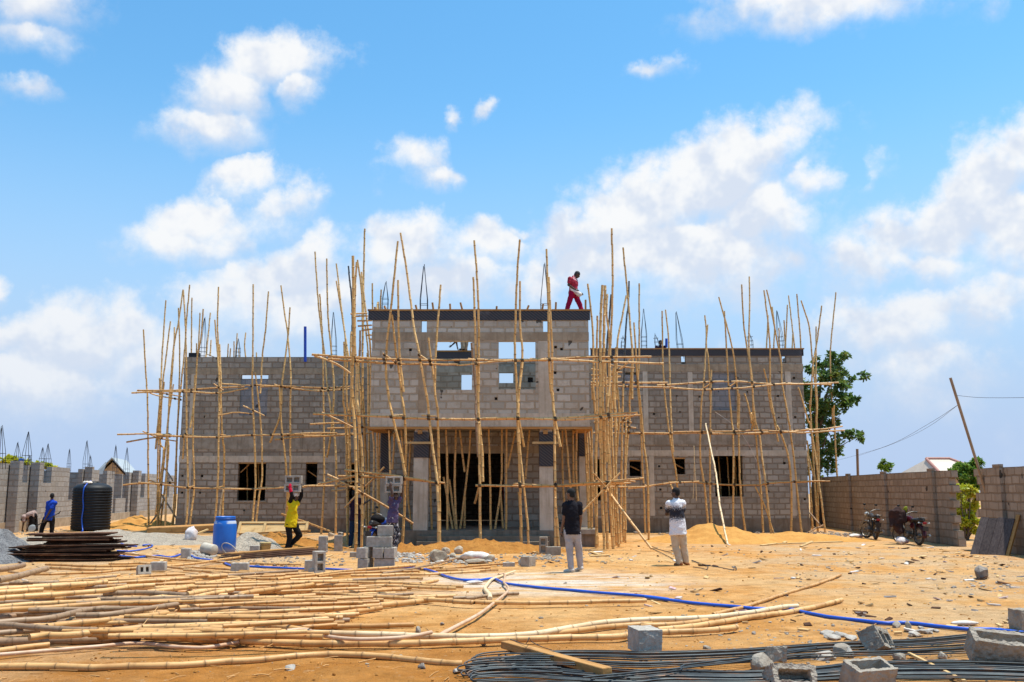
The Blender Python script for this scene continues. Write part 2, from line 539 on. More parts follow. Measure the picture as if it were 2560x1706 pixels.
def block_mat(name, ca, cb, mortar, bw=0.46, rh=0.235, ms=0.022, dirt=0.5, stain=(0.16, 0.12, 0.085)):
    m, t, b = new_mat(name)
    tc = t.node('ShaderNodeTexCoord')
    co = tc.outputs['Object']
    sp = t.node('ShaderNodeSeparateXYZ'); t.l.new(co, sp.inputs[0])
    sn = t.node('ShaderNodeSeparateXYZ'); t.l.new(tc.outputs['Normal'], sn.inputs[0])
    nx = t.math('GREATER_THAN', t.math('ABSOLUTE', sn.outputs[0]), 0.6)
    nz = t.math('GREATER_THAN', t.math('ABSOLUTE', sn.outputs[2]), 0.6)
    u = t.math('ADD', t.math('MULTIPLY', sp.outputs[0], t.math('SUBTRACT', 1.0, nx)), t.math('MULTIPLY', sp.outputs[1], nx))
    v = t.math('ADD', t.math('MULTIPLY', sp.outputs[2], t.math('SUBTRACT', 1.0, nz)), t.math('MULTIPLY', sp.outputs[1], nz))
    cb_ = t.node('ShaderNodeCombineXYZ'); t.l.new(u, cb_.inputs[0]); t.l.new(v, cb_.inputs[1])
    wob = t.vmath('SCALE', t.vmath('SUBTRACT', t.noise(co, 7.0, 4, 0.65, 'Color'), (0.5, 0.5, 0.5)), sc=0.045)
    wob2 = t.vmath('SCALE', t.vmath('SUBTRACT', t.noise(co, 1.7, 2, 0.5, 'Color'), (0.5, 0.5, 0.5)), sc=0.06)
    uv = t.vmath('ADD', t.vmath('ADD', cb_.outputs[0], wob), wob2)
    br = t.node('ShaderNodeTexBrick')
    br.offset = 0.47; br.squash = 1.0
    t.l.new(uv, br.inputs['Vector'])
    br.inputs['Color1'].default_value = (*ca, 1)
    br.inputs['Color2'].default_value = (*cb, 1)
    br.inputs['Mortar'].default_value = (*mortar, 1)
    br.inputs['Scale'].default_value = 1.0
    br.inputs['Mortar Size'].default_value = ms
    br.inputs['Mortar Smooth'].default_value = 0.25
    br.inputs['Bias'].default_value = 0.0
    br.inputs['Brick Width'].default_value = bw
    br.inputs['Row Height'].default_value = rh
    col = br.outputs['Color']
    # mortar squeezed over the block faces, damp and mud stains, fine grain
    smear = t.ramp(t.noise(co, 3.2, 5, 0.7), 0.50, 0.64)
    col = t.mix(t.math('MULTIPLY', smear, dirt), col, mortar)
    col = t.mix(t.math('MULTIPLY', t.ramp(t.noise(co, 0.55, 5, 0.65), 0.48, 0.68), 0.62), col, stain)
    ms_ = t.node('ShaderNodeMapping'); t.l.new(co, ms_.inputs['Vector']); ms_.inputs['Scale'].default_value = (4.5, 4.5, 0.45)
    col = t.mix(t.math('MULTIPLY', t.ramp(t.noise(ms_.outputs[0], 1.0, 6, 0.65), 0.52, 0.70), 0.5), col, tuple(q * 0.62 for q in mortar))
    col = t.mix(0.30, col, t.mix(t.noise(co, 45.0, 4, 0.7), tuple(q * 0.35 for q in ca), tuple(min(1, q * 1.7) for q in ca)))
    # blackened chips and putlog holes here and there
    chips = t.ramp(t.noise(co, 2.6, 2, 0.4), 0.715, 0.735)
    col = t.mix(t.math('MULTIPLY', chips, 0.8), col, (0.03, 0.025, 0.02))
    t.l.new(col, b.inputs['Base Color'])
    b.inputs['Roughness'].default_value = 0.95
    b.inputs['Specular IOR Level'].default_value = 0.1
    hgt = t.math('ADD', t.math('MULTIPLY', br.outputs['Fac'], -1.0), t.math('MULTIPLY', t.noise(co, 22.0, 6, 0.7), 0.7))
    hgt = t.math('ADD', hgt, t.math('MULTIPLY', chips, -1.5))
    bump(t, b, hgt, 0.9, 0.02)
    return m


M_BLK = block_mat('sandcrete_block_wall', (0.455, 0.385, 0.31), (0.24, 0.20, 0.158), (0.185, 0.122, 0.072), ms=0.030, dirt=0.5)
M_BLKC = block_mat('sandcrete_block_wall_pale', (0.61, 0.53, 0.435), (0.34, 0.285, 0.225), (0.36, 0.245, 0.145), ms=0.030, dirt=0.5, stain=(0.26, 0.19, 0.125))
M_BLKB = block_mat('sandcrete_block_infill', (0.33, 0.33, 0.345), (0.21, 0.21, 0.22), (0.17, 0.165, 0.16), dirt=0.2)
M_BLKR = block_mat('boundary_wall_block', (0.40, 0.31, 0.235), (0.27, 0.20, 0.145), (0.19, 0.115, 0.06), bw=0.46, rh=0.235, ms=0.026, dirt=0.35, stain=(0.22, 0.16, 0.11))
M_BLKL = block_mat('new_block_wall', (0.38, 0.345, 0.315), (0.23, 0.205, 0.185), (0.23, 0.185, 0.15), ms=0.028, dirt=0.3, stain=(0.30, 0.25, 0.20))


def concrete_mat(name, c1, c2, c3, streak=0.5):
    m, t, b = new_mat(name)
    co = obj_coord(t)
    col = t.mix(t.ramp(t.noise(co, 2.3, 6, 0.65), 0.38, 0.62), c1, c2)
    mp = t.node('ShaderNodeMapping'); t.l.new(co, mp.inputs['Vector']); mp.inputs['Scale'].default_value = (9, 9, 0.7)
    col = t.mix(t.math('MULTIPLY', t.ramp(t.noise(mp.outputs[0], 1.0, 5, 0.6), 0.48, 0.7), streak), col, c3)
    col = t.mix(t.math('MULTIPLY', t.ramp(t.noise(co, 30.0, 3, 0.6), 0.58, 0.75), 0.4), col, tuple(q * 0.4 for q in c1))
    t.l.new(col, b.inputs['Base Color'])
    b.inputs['Roughness'].default_value = 0.9
    b.inputs['Specular IOR Level'].default_value = 0.15
    bump(t, b, t.noise(co, 12.0, 7, 0.7), 0.6, 0.015)
    return m


M_CON = concrete_mat('cast_concrete', (0.40, 0.335, 0.265), (0.29, 0.235, 0.175), (0.17, 0.13, 0.09))
M_CONC = concrete_mat('cast_concrete_pale', (0.61, 0.51, 0.40), (0.50, 0.41, 0.31), (0.30, 0.22, 0.15), 0.45)
M_CONB = concrete_mat('cast_concrete_brown', (0.42, 0.32, 0.22), (0.32, 0.235, 0.155), (0.20, 0.14, 0.09), 0.5)
M_BASE = concrete_mat('mud_splashed_base', (0.26, 0.205, 0.155), (0.20, 0.15, 0.105), (0.13, 0.095, 0.065), 0.6)
M_BLOCK = surf('loose_block', (0.45, 0.39, 0.33), (0.34, 0.29, 0.24), 9, 0.95, 60, 0.8, 0.012, spec=0.1, rvar=0.12)
M_BLOCKD = surf('loose_block_weathered', (0.38, 0.32, 0.255), (0.28, 0.225, 0.175), 7, 0.95, 45, 0.9, 0.014, spec=0.1, rvar=0.12)
M_STONE = surf('quarry_stone', (0.45, 0.36, 0.26), (0.34, 0.27, 0.20), 4, 0.95, 14, 0.8, 0.03, spec=0.1, rvar=0.18)
M_STONEG = surf('grey_stone', (0.32, 0.265, 0.22), (0.19, 0.155, 0.13), 6, 0.9, 20, 0.8, 0.02, spec=0.15, rvar=0.2)


def ply_mat(name):
    """black film-faced plywood with its diagonal pattern"""
    m, t, b = new_mat(name)
    co = obj_coord(t)
    sp = t.node('ShaderNodeSeparateXYZ'); t.l.new(co, sp.inputs[0])
    d1 = t.math('ADD', sp.outputs[0], t.math('MULTIPLY', sp.outputs[2], 1.3))
    d1 = t.math('ADD', d1, t.math('MULTIPLY', t.noise(co, 3.0, 3, 0.5), 0.03))
    s1 = t.math('SINE', t.math('MULTIPLY', d1, 2 * PI / 0.12))
    col = t.mix(t.ramp(s1, 0.1, 0.8), (0.018, 0.016, 0.02), (0.075, 0.055, 0.05))
    col = t.mix(t.ramp(t.noise(co, 1.2, 5, 0.65), 0.56, 0.72), col, (0.11, 0.10, 0.10))
    col = t.mix(t.ramp(t.noise(co, 0.9, 4, 0.6), 0.6, 0.7), col, (0.012, 0.012, 0.03))
    t.l.new(col, b.inputs['Base Color'])
    b.inputs['Roughness'].default_value = 0.55
    return m


M_PLY = ply_mat('black_formwork_plywood')


def wood_mat(name, c1, c2, c3, rough=0.75, axis=(1.2, 14, 14), rvar=0.15):
    m, t, b = new_mat(name)
    co = obj_coord(t)
    mp = t.node('ShaderNodeMapping'); t.l.new(co, mp.inputs['Vector']); mp.inputs['Scale'].default_value = axis
    g = t.noise(mp.outputs[0], 2.0, 6, 0.6, dist=0.6)
    col = t.mix(t.ramp(g, 0.35, 0.65), c1, c2)
    col = t.mix(t.ramp(t.noise(co, 3.0, 5, 0.6), 0.55, 0.75), col, c3)
    oi = t.node('ShaderNodeObjectInfo').outputs['Random']
    col = t.mix(1.0, col, t.math('MULTIPLY_ADD', oi, rvar * 2, 1 - rvar), 'MULTIPLY')
    t.l.new(col, b.inputs['Base Color'])
    b.inputs['Roughness'].default_value = rough
    b.inputs['Specular IOR Level'].default_value = 0.12
    bump(t, b, g, 0.5, 0.010)
    return m


M_TIMB = wood_mat('sawn_timber_orange', (0.46, 0.24, 0.085), (0.36, 0.17, 0.055), (0.22, 0.10, 0.04))
M_TIMBP = wood_mat('sawn_timber_pale', (0.60, 0.40, 0.19), (0.50, 0.31, 0.13), (0.36, 0.21, 0.09))
M_TIMBD = wood_mat('old_dark_plank', (0.13, 0.062, 0.036), (0.055, 0.028, 0.018), (0.22, 0.125, 0.07), rough=1.0, rvar=0.5)
M_TIMBG = wood_mat('grey_black_board', (0.070, 0.053, 0.050), (0.11, 0.085, 0.078), (0.042, 0.032, 0.034), axis=(12, 12, 1.0))
M_STEEL = surf('rusty_rebar', (0.056, 0.066, 0.068), (0.036, 0.040, 0.044), 8, 0.5, 90, 0.3, 0.002, 0.45, 0.5, c3=(0.15, 0.075, 0.038), rvar=0.4, world=True)
M_STEELB = surf('thin_rebar_blue', (0.030, 0.034, 0.05), (0.05, 0.045, 0.045), 8, 0.5, None, metal=0.3)


def sand_mat(name, c1, c2, c3, bstr=0.8, bscale=30, bdist=0.02, gray=None):
    m, t, b = new_mat(name)
    co = t.node('ShaderNodeNewGeometry').outputs['Position']
    col = t.mix(t.ramp(t.noise(co, 2.2, 6, 0.65), 0.36, 0.64), c1, c2)
    col = t.mix(t.ramp(t.noise(co, 17.0, 5, 0.7), 0.52, 0.70), col, c3)
    if gray:
        col = t.mix(t.ramp(t.noise(co, 26.0, 5, 0.85), 0.50, 0.60), col, gray)
    t.l.new(col, b.inputs['Base Color'])
    b.inputs['Roughness'].default_value = 1.0
    b.inputs['Specular IOR Level'].default_value = 0.05
    h = t.math('ADD', t.noise(co, bscale, 7, 0.7), t.math('MULTIPLY', t.noise(co, bscale * 0.2, 4, 0.6), 1.5))
    bump(t, b, h, bstr, bdist)
    return m


M_SAND = sand_mat('yellow_sand', (0.56, 0.285, 0.082), (0.48, 0.225, 0.06), (0.40, 0.185, 0.05))
M_CLAY = sand_mat('orange_clay_soil', (0.46, 0.205, 0.05), (0.35, 0.145, 0.034), (0.26, 0.105, 0.028), 1.0, 9, 0.06)
M_GRAV = sand_mat('grey_gravel', (0.46, 0.38, 0.295), (0.35, 0.285, 0.22), (0.55, 0.46, 0.36), 1.0, 11, 0.07, gray=(0.17, 0.14, 0.115))
M_GRAVB = sand_mat('blue_grey_chippings', (0.25, 0.235, 0.23), (0.155, 0.145, 0.145), (0.37, 0.35, 0.335), 1.0, 16, 0.06, gray=(0.05, 0.052, 0.058))


def ground_mat():
    m, t, b = new_mat('site_ground')
    co = t.node('ShaderNodeNewGeometry').outputs['Position']
    sp = t.node('ShaderNodeSeparateXYZ'); t.l.new(co, sp.inputs[0])
    n1 = t.noise(co, 0.23, 6, 0.62)
    n2 = t.noise(co, 1.1, 6, 0.65)
    n3 = t.noise(co, 0.55, 5, 0.7)
    col = t.mix(t.ramp(n2, 0.36, 0.64), (0.49, 0.218, 0.060), (0.59, 0.300, 0.105))
    col = t.mix(t.math('MULTIPLY', t.ramp(n1, 0.40, 0.62), 0.48), col, (0.62, 0.40, 0.195))
    # darker orange front strip, strongest at left: lens falloff painted into the colour
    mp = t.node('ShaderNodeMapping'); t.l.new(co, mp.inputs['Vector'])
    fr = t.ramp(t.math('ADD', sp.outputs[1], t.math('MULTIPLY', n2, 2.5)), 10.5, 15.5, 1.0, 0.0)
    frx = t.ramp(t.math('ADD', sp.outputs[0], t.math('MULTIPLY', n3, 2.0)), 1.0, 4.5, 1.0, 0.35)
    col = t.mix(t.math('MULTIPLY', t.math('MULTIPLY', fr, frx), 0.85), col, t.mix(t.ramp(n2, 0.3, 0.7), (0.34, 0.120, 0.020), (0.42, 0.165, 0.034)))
    # cement dust: pale streaks in the middle of the yard
    dx = t.math('SUBTRACT', sp.outputs[0], 0.6)
    dy = t.math('SUBTRACT', sp.outputs[1], 18.5)
    rr = t.math('SQRT', t.math('ADD', t.math('MULTIPLY', t.math('MULTIPLY', dx, dx), 0.07), t.math('MULTIPLY', t.math('MULTIPLY', dy, dy), 0.10)))
    mp.inputs['Scale'].default_value = (0.35, 1.6, 1)
    dust = t.math('MULTIPLY', t.ramp(rr, 0.25, 1.05, 1.0, 0.0), t.ramp(t.noise(mp.outputs[0], 1.3, 6, 0.65), 0.36, 0.60))
    col = t.mix(t.math('MULTIPLY', dust, 0.85), col, (0.66, 0.58, 0.48))
    # grey grit on the right and behind the poles
    gr = t.math('ADD', t.ramp(sp.outputs[0], 2.5, 8.0), t.ramp(sp.outputs[0], -2.5, -6.0))
    gr = t.math('MULTIPLY', t.math('MINIMUM', gr, 1.0), t.ramp(n3, 0.40, 0.58))
    gr = t.math('MULTIPLY', gr, t.ramp(sp.outputs[1], 8.5, 16.0, 0.55, 1.0))
    col = t.mix(t.math('MULTIPLY', gr, 0.68), col, t.mix(t.ramp(t.noise(co, 40, 4, .7), .4, .6), (0.54, 0.385, 0.245), (0.37, 0.24, 0.135)))
    # fine grain and small dark specks
    col = t.mix(t.math('MULTIPLY', t.ramp(t.noise(co, 28.0, 5, 0.75), 0.52, 0.72), 0.45), col, (0.26, 0.16, 0.085))
    col = t.mix(t.math('MULTIPLY', t.ramp(t.noise(co, 9.0, 5, 0.7), 0.58, 0.72), 0.35), col, (0.66, 0.50, 0.32))
    # trodden, mottled surface
    mot = t.math('MULTIPLY_ADD', t.noise(co, 3.2, 9, 0.72), 1.7, 0.16)
    col = t.mix(0.8, col, t.mix(1.0, col, mot, 'MULTIPLY'))
    t.l.new(col, b.inputs['Base Color'])
    b.inputs['Roughness'].default_value = 1.0
    b.inputs['Specular IOR Level'].default_value = 0.04
    h = t.math('ADD', t.noise(co, 34.0, 6, 0.75), t.math('MULTIPLY', t.noise(co, 5.0, 5, 0.65), 2.2))
    bump(t, b, h, 1.0, 0.03)
    return m


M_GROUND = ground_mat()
M_BLACKP = surf('black_plastic', (0.010, 0.011, 0.014), (0.016, 0.017, 0.02), 5, 0.55, 25, 0.1, 0.004, spec=0.25)
M_BLUEP = surf('blue_plastic', (0.012, 0.085, 0.36), (0.010, 0.065, 0.29), 3, 0.42, 20, 0.1, 0.004, spec=0.5, c3=(0.10, 0.20, 0.42))
M_BLUEH = surf('blue_hose', (0.012, 0.09, 0.52), (0.010, 0.075, 0.44), 3, 0.4, None, spec=0.5)
M_BLUEPIPE = surf('blue_pvc_pipe', (0.010, 0.055, 0.42), (0.010, 0.05, 0.38), 2, 0.4, None, spec=0.5)
M_WHITEP = surf('dusty_white_plastic', (0.52, 0.45, 0.36), (0.42, 0.35, 0.27), 7, 0.6, 20, 0.1, 0.004)
M_YELLP = surf('dirty_yellow_bucket', (0.50, 0.36, 0.14), (0.42, 0.30, 0.14), 6, 0.6, 20, 0.1, 0.004, c3=(0.42, 0.36, 0.27))
M_SACK = surf('woven_sack', (0.72, 0.66, 0.64), (0.60, 0.50, 0.47), 6, 0.8, 30, 0.5, 0.02, c3=(0.62, 0.22, 0.22))
M_SACKW = surf('white_sack', (0.72, 0.66, 0.60), (0.56, 0.48, 0.40), 6, 0.8, 30, 0.5, 0.02, c3=(0.55, 0.30, 0.30))
M_LEAF = None


def leaf_mat(name, c1, c2, c3):
    m, t, b = new_mat(name)
    at_ = t.node('ShaderNodeAttribute', attribute_name='ring')
    col = t.mix(at_.outputs['Fac'], c1, c2)
    col = t.mix(t.ramp(t.noise(obj_coord(t), 1.6, 3, 0.5), 0.5, 0.68), col, c3)
    t.l.new(col, b.inputs['Base Color'])
    b.inputs['Roughness'].default_value = 0.5
    tr = t.node('ShaderNodeBsdfTranslucent')
    t.l.new(col, tr.inputs[0])
    ms = t.node('ShaderNodeMixShader')
    ms.inputs[0].default_value = 0.42
    t.l.new(b.outputs[0], ms.inputs[1]); t.l.new(tr.outputs[0], ms.inputs[2])
    t.l.new(ms.outputs[0], t.n['Material Output'].inputs[0])
    return m


M_LEAF = leaf_mat('dark_green_leaf', (0.035, 0.085, 0.018), (0.13, 0.22, 0.04), (0.18, 0.21, 0.04))
M_LEAFY = leaf_mat('yellow_green_leaf', (0.34, 0.40, 0.020), (0.56, 0.53, 0.03), (0.60, 0.45, 0.045))
M_LEAFM = leaf_mat('mid_green_leaf', (0.11, 0.21, 0.022), (0.20, 0.31, 0.03), (0.27, 0.30, 0.035))
M_BARK = surf('tree_bark', (0.14, 0.10, 0.07), (0.09, 0.065, 0.045), 6, 0.95, 18, 0.8, 0.02)
# ---------------------------------------------------------------- ground sheet, reaching the horizon
def build_ground():
    ys, y = [], -14.0
    while y < 6: ys.append(y); y += 2.0
    y = 6.0
    while y < 900:
        ys.append(y)
        y += max(0.09, (y - 3.0) * 0.016)
    N = 190
    mb = MB()
    vs, fs = [], []
    for j, y in enumerate(ys):
        w = 12.0 + max(y, 0) * 0.95
        for i in range(N + 1):
            x = (2.0 * i / N - 1) * w
            z = gz(x, y)
            if -1 < y < 70:
                z += noise.noise(Vector((x * 0.8, y * 0.8, 0))) * 0.018 + noise.noise(Vector((x * 3.1, y * 3.1, 5))) * 0.012
            if y > 70: z -= (y - 70) * 0.002
            vs.append((x, y, z))
    for j in range(len(ys) - 1):
        for i in range(N):
            a = j * (N + 1) + i
            fs.append((a, a + 1, a + N + 2, a + N + 1))
    mb.add(vs, fs, None, True)
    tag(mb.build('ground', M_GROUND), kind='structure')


build_ground()


def heap(name, c, rx, ry, h, mat, label, cat, seed=0, peak=1.4, rough=0.20, lumps=0.0, ridge=None):
    """a mound of loose material that runs out into the ground"""
    mb = MB()
    NR, NA = 22, 64
    vs, fs = [], []
    for i in range(NR + 1):
        r = i / NR
        for k in range(NA):
            t = 2 * PI * k / NA
            wob = 1 + 0.22 * noise.noise(Vector((math.cos(t) * 1.3, math.sin(t) * 1.3, seed * 3.1))) + 0.08 * noise.noise(Vector((math.cos(t) * 4, math.sin(t) * 4, seed)))
            x, y = rx * r * math.cos(t) * wob, ry * r * math.sin(t) * wob
            z = h * (1 - r) ** peak * (1 + 0.35 * noise.noise(Vector((x * 1.1, y * 1.1, seed + 9.0))))
            z += rough * h * noise.noise(Vector((x * 4, y * 4, seed))) * (1 - r * 0.6)
            if lumps: z += lumps * max(0, noise.noise(Vector((x * 7, y * 7, seed + 3)))) * (1 - r) ** 0.5
            if ridge: z += ridge * max(0.0, 1 - abs(r - 0.55) * 3) * (0.5 + 0.5 * noise.noise(Vector((x, y, seed))))
            z -= 0.05 * r ** 3
            vs.append(Vector((c[0] + x, c[1] + y, gz(c[0] + x, c[1] + y) + z)))
    for i in range(NR):
        for k in range(NA):
            k2 = (k + 1) % NA
            if i == 0:
                if k: continue
            fs.append((i * NA + k, (i + 1) * NA + k, (i + 1) * NA + k2, i * NA + k2))
    # close the centre with a fan on ring 1
    fs = [f for f in fs if f[0] >= NA]
    ctr = len(vs)
    vs.append(Vector((c[0], c[1], sum(v.z for v in vs[NA:2 * NA]) / NA + 0.01)))
    for k in range(NA): fs.append((ctr, NA + k, NA + (k + 1) % NA))
    mb.add(vs, fs, None, True)
    return tag(mb.build(name, mat, loc=(c[0], c[1], 0)), label, cat)


def gp(x, y):
    p = gnd(x, y)
    return p.x, p.y


heap('sand_heap', (7.0, 33.6), 3.1, 2.0, 0.56, M_SAND, 'large yellow sand heap behind the man in the patterned shirt', 'sand heap', 1, 1.2)
heap('sand_heap', (9.8, 34.0), 3.4, 1.5, 0.30, M_SAND, 'long low sand ridge running from the large heap towards the motorcycles', 'sand heap', 2, 1.1)
heap('sand_heap', (-16.6, 43.5), 2.6, 1.6, 0.62, M_SAND, 'orange sand heap at the foot of the end scaffold beside the black water tank', 'sand heap', 3, 1.2)
heap('sand_heap', (-13.9, 43.6), 1.8, 1.2, 0.42, M_SAND, 'smaller sand heap against the left end wall of the building', 'sand heap', 4, 1.2)
heap('clay_heap', (-0.9, 27.7), 2.7, 1.1, 0.34, M_CLAY, 'long orange clay heap in front of the entrance steps with two blocks on top', 'soil heap', 5, 0.8, 0.2, 0.14)
heap('clay_heap', (-3.1, 28.0), 1.6, 0.9, 0.20, M_CLAY, 'lumpy orange clay heap left of the entrance steps behind the grey rubble', 'soil heap', 6, 0.9, 0.2, 0.12)
heap('clay_heap', (-6.9, 29.3), 2.2, 1.3, 0.40, M_CLAY, 'lumpy clay heap behind the man in the yellow vest', 'soil heap', 7, 0.9, 0.2, 0.16)
heap('gravel_heap', (-7.7, 28.6), 1.5, 1.3, 0.50, M_GRAV, 'grey gritty gravel heap behind the blue drum', 'gravel heap', 8, 1.2)
heap('gravel_heap', (-13.4, 33.2), 4.3, 3.6, 0.36, M_GRAV, 'wide flat grey gravel heap in front of the black water tank', 'gravel heap', 9, 0.9, 0.15)
heap('gravel_heap', (-13.6, 24.6), 2.3, 2.5, 1.0, M_GRAVB, 'blue grey stone chippings heap at the left edge beside the dark planks', 'gravel heap', 10, 1.25, 0.12)


# ---------------------------------------------------------------- the building under construction
YW, YC = 40.2, 30.0
BLD = empty('building', (0, YW, 0), 'two storey grey block building under construction behind bamboo scaffolding', 'building')


def R(x0, y0, x1, y1, Y):
    a = at((x0 + x1) / 2, y0, Y).z
    b = at((x0 + x1) / 2, y1, Y).z
    ym = (y0 + y1) / 2
    return at(x0, ym, Y).x, at(x1, ym, Y).x, b, a


def part(name, mb, mat, parent=None):
    return mb.build(name, mat, parent or BLD, loc=BLD.location)


XL, XR = at(451, 1100, YW).x, at(2015, 1100, YW).x
ZL, ZR = at(690, 893, YW).z, at(1740, 889, YW).z
TH = 0.23
# openings in the wing fronts
hl = {'w1': R(594, 1156, 664, 1252, YW), 'w2': R(764, 1156, 793, 1212, YW), 'w3': R(871, 1157, 894, 1260, YW), 'u1': R(600, 937, 669, 1039, YW)}
hr = {'d1': R(1484, 1148, 1510, 1252, YW), 'w1': R(1574, 1150, 1603, 1191, YW), 'w2': R(1686, 1144, 1713, 1186, YW), 'w3': R(1787, 1140, 1858, 1242, YW),
      'u1': R(1781, 930, 1839, 1026, YW), 's1': R(1703, 890, 1714, 911, YW), 's2': R(1955, 890, 1966, 908, YW), 'u2': R(1563, 931, 1592, 975, YW)}
XM = -1.0
mb = MB()
# putlog holes left by the scaffold, small and dark
putl = []
prand = random.Random(11)
for (x, y) in [(630, 957), (512, 1042), (505, 1190), (456, 1190), (500, 1232), (455, 1232), (610, 1276), (1648, 1166), (1651, 1224), (1653, 1270), (1692, 990), (1749, 992), (1700, 1030), (1635, 1035), (1945, 990), (1947, 1044), (1961, 1158), (1985, 945), (2012, 1248), (1988, 1043), (1962, 1000), (1868, 980)]:
    p = at(x, y, YW)
    s = prand.uniform(0.035, 0.055)
    putl.append((p.x - s, p.x + s, p.z - s, p.z + s * 0.8))
wall_panel(mb, XL, -4.15, -0.2, ZL, YW, YW + TH, list(hl.values()) + [h for h in putl if h[0] < XM])
part('wing_wall', mb, M_BLK)
mb = MB()
wall_panel(mb, 2.2, XR, -0.2, ZR, YW + 0.001, YW + TH, list(hr.values()) + [h for h in putl if h[0] > XM])
part('wing_wall', mb, M_BLK)
# side and rear walls of the wings
mb = MB(); mb.box((XL, YW + TH, -0.2), (XL + TH, 51, ZL - 0.002)); part('end_wall', mb, M_BLK)
mb = MB(); mb.box((XR - TH, YW + TH, -0.2), (XR, 51, ZR - 0.002)); part('end_wall', mb, M_BLK)
mb = MB(); mb.box((XL + TH, 50.77, -0.2), (XR - TH, 51, 6.9)); part('rear_wall', mb, M_BLK)
zs = at(700, 1122, YW).z
mb = MB(); mb.box((XL + TH, YW + TH, zs), (XR - TH, 50.77, zs + 0.2)); part('floor_slab', mb, M_CON)
zr = at(1740, 914, YW).z
mb = MB(); mb.box((2.6, YW + TH, zr), (XR - TH, 50.77, zr + 0.18)); part('roof_slab', mb, M_CON)


def proud(name, rect, mat, Y=YW, d=0.012, depth=0.10):
    mb = MB()
    mb.box((rect[0], Y - d, rect[2]), (rect[1], Y + depth, rect[3]))
    return part(name, mb, mat)


xe = 0.02
# concrete bands and columns, each set a little proud of the blocks
proud('ring_beam', (XL - xe, -4.5, at(690, 936, YW).z, at(690, 921, YW).z), M_CONB, d=0.016)
proud('floor_band', (XL - xe, -4.0, at(690, 1124, YW).z, at(690, 1086, YW).z), M_CON, d=0.02)
proud('lintel_band', (XL - xe, at(850, 1150, YW).x, at(690, 1156, YW).z, at(690, 1140, YW).z), M_CONC, d=0.014)
proud('base_band', (XL - xe, -4.0, -0.2, at(690, 1296, YW).z), M_BASE, d=0.03)
proud('ring_beam', (2.3, XR + xe, at(1740, 929, YW).z, at(1740, 911, YW).z), M_CONB, d=0.016)
proud('floor_band', (2.3, XR + xe, at(1740, 1112, YW).z, at(1740, 1083, YW).z), M_CON, d=0.02)
proud('lintel_band', (2.3, XR + xe, at(1740, 1140, YW).z, at(1740, 1126, YW).z), M_CONC, d=0.014)
proud('base_band', (2.3, XR + xe, -0.2, at(1740, 1296, YW).z), M_BASE, d=0.03)
for (a, b, y0, y1, mt) in ((470, 482, 936, 1290, M_CONC), (822, 842, 936, 1300, M_CON), (1608, 1620, 929, 1085, M_CONC), (1624, 1636, 1141, 1290, M_CONC), (1721, 1733, 931, 1080, M_CONC), (1970, 1984, 929, 1290, M_CONC), (1478, 1484, 929, 1290, M_CON)):
    r0, r1 = R(a, y0, b, y0 + 1, YW), R(a, y1 - 1, b, y1, YW)
    proud('concrete_column', ((r0[0] + r1[0]) / 2, (r0[1] + r1[1]) / 2, r1[2], r0[3]), mt, d=0.010)
# shaded infill of the blocked upper windows, recessed
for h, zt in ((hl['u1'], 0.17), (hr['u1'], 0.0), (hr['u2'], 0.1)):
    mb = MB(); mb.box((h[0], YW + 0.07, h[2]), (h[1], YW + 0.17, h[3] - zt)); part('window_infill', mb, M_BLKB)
# timber shuttering strips at the heads of the window openings
for h in (hl['w1'], hl['w2'], hr['w1'], hr['w2'], hl['w3']):
    w = empty('window', BLD.location, None, None); w.parent = BLD; w.location = (0, 0, 0)
    mb = MB(); mb.box((h[0] + 0.003, YW - 0.02, h[3] - 0.06), (h[1] - 0.003, YW + 0.15, h[3] - 0.003)); part('head_board', mb, M_TIMB, w)
    mb = MB()
    mb.box((h[0] - 0.04, YW - 0.035, h[2] - 0.06), (h[1] + 0.04, YW + 0.12, h[2] - 0.003)); part('sill', mb, M_CON, w)
    mb = MB()
    if h is not hl['w3']:
        a, b = (h[0] + 0.05, h[2] + (h[3] - h[2]) * 0.62), (h[1] - 0.05, h[2] + (h[3] - h[2]) * 0.35)
        if h is hl['w1']: a, b = (h[0] + 0.05, h[3] - 0.42), (h[0] + 0.40, h[3] - 0.08)
        mb.tube([(a[0], YW + 0.2, a[1]), (b[0], YW + 0.2, b[1])], 0.028, 6); part('brace', mb, M_TIMB, w)
for h in (hr['d1'], hr['w3'], hr['u1'], hr['s1'], hr['s2']):
    w = empty('window', BLD.location, None, None); w.parent = BLD; w.location = (0, 0, 0)
    mb = MB(); mb.box((h[0] - 0.03, YW - 0.03, h[2] - 0.05), (h[1] + 0.03, YW + 0.12, h[2] - 0.003)); part('sill', mb, M_CON, w)


def formwork(parent, x0, x1, Y, z0, z1, strip=0.05):
    mb = MB(); mb.box((x0, Y - 0.03, z0), (x1, Y - 0.006, z1)); f = part('formwork_board', mb, M_PLY, parent)
    mb = MB(); mb.box((x0 - 0.02, Y - 0.06, z1 + 0.002), (x1 + 0.03, Y + 0.04, z1 + strip)); part('timber_strip', mb, M_TIMB, f)
    return f


r = R(1479, 874, 2005, 889, YW)
formwork(BLD, at(1476, 880, YW).x, XR + 0.06, YW, r[2] - 0.02, r[3])
mb = MB(); mb.box((XR + 0.012, YW - 0.03, r[2] - 0.02), (XR + 0.034, YW + 3.0, r[3])); part('formwork_board', mb, M_PLY)

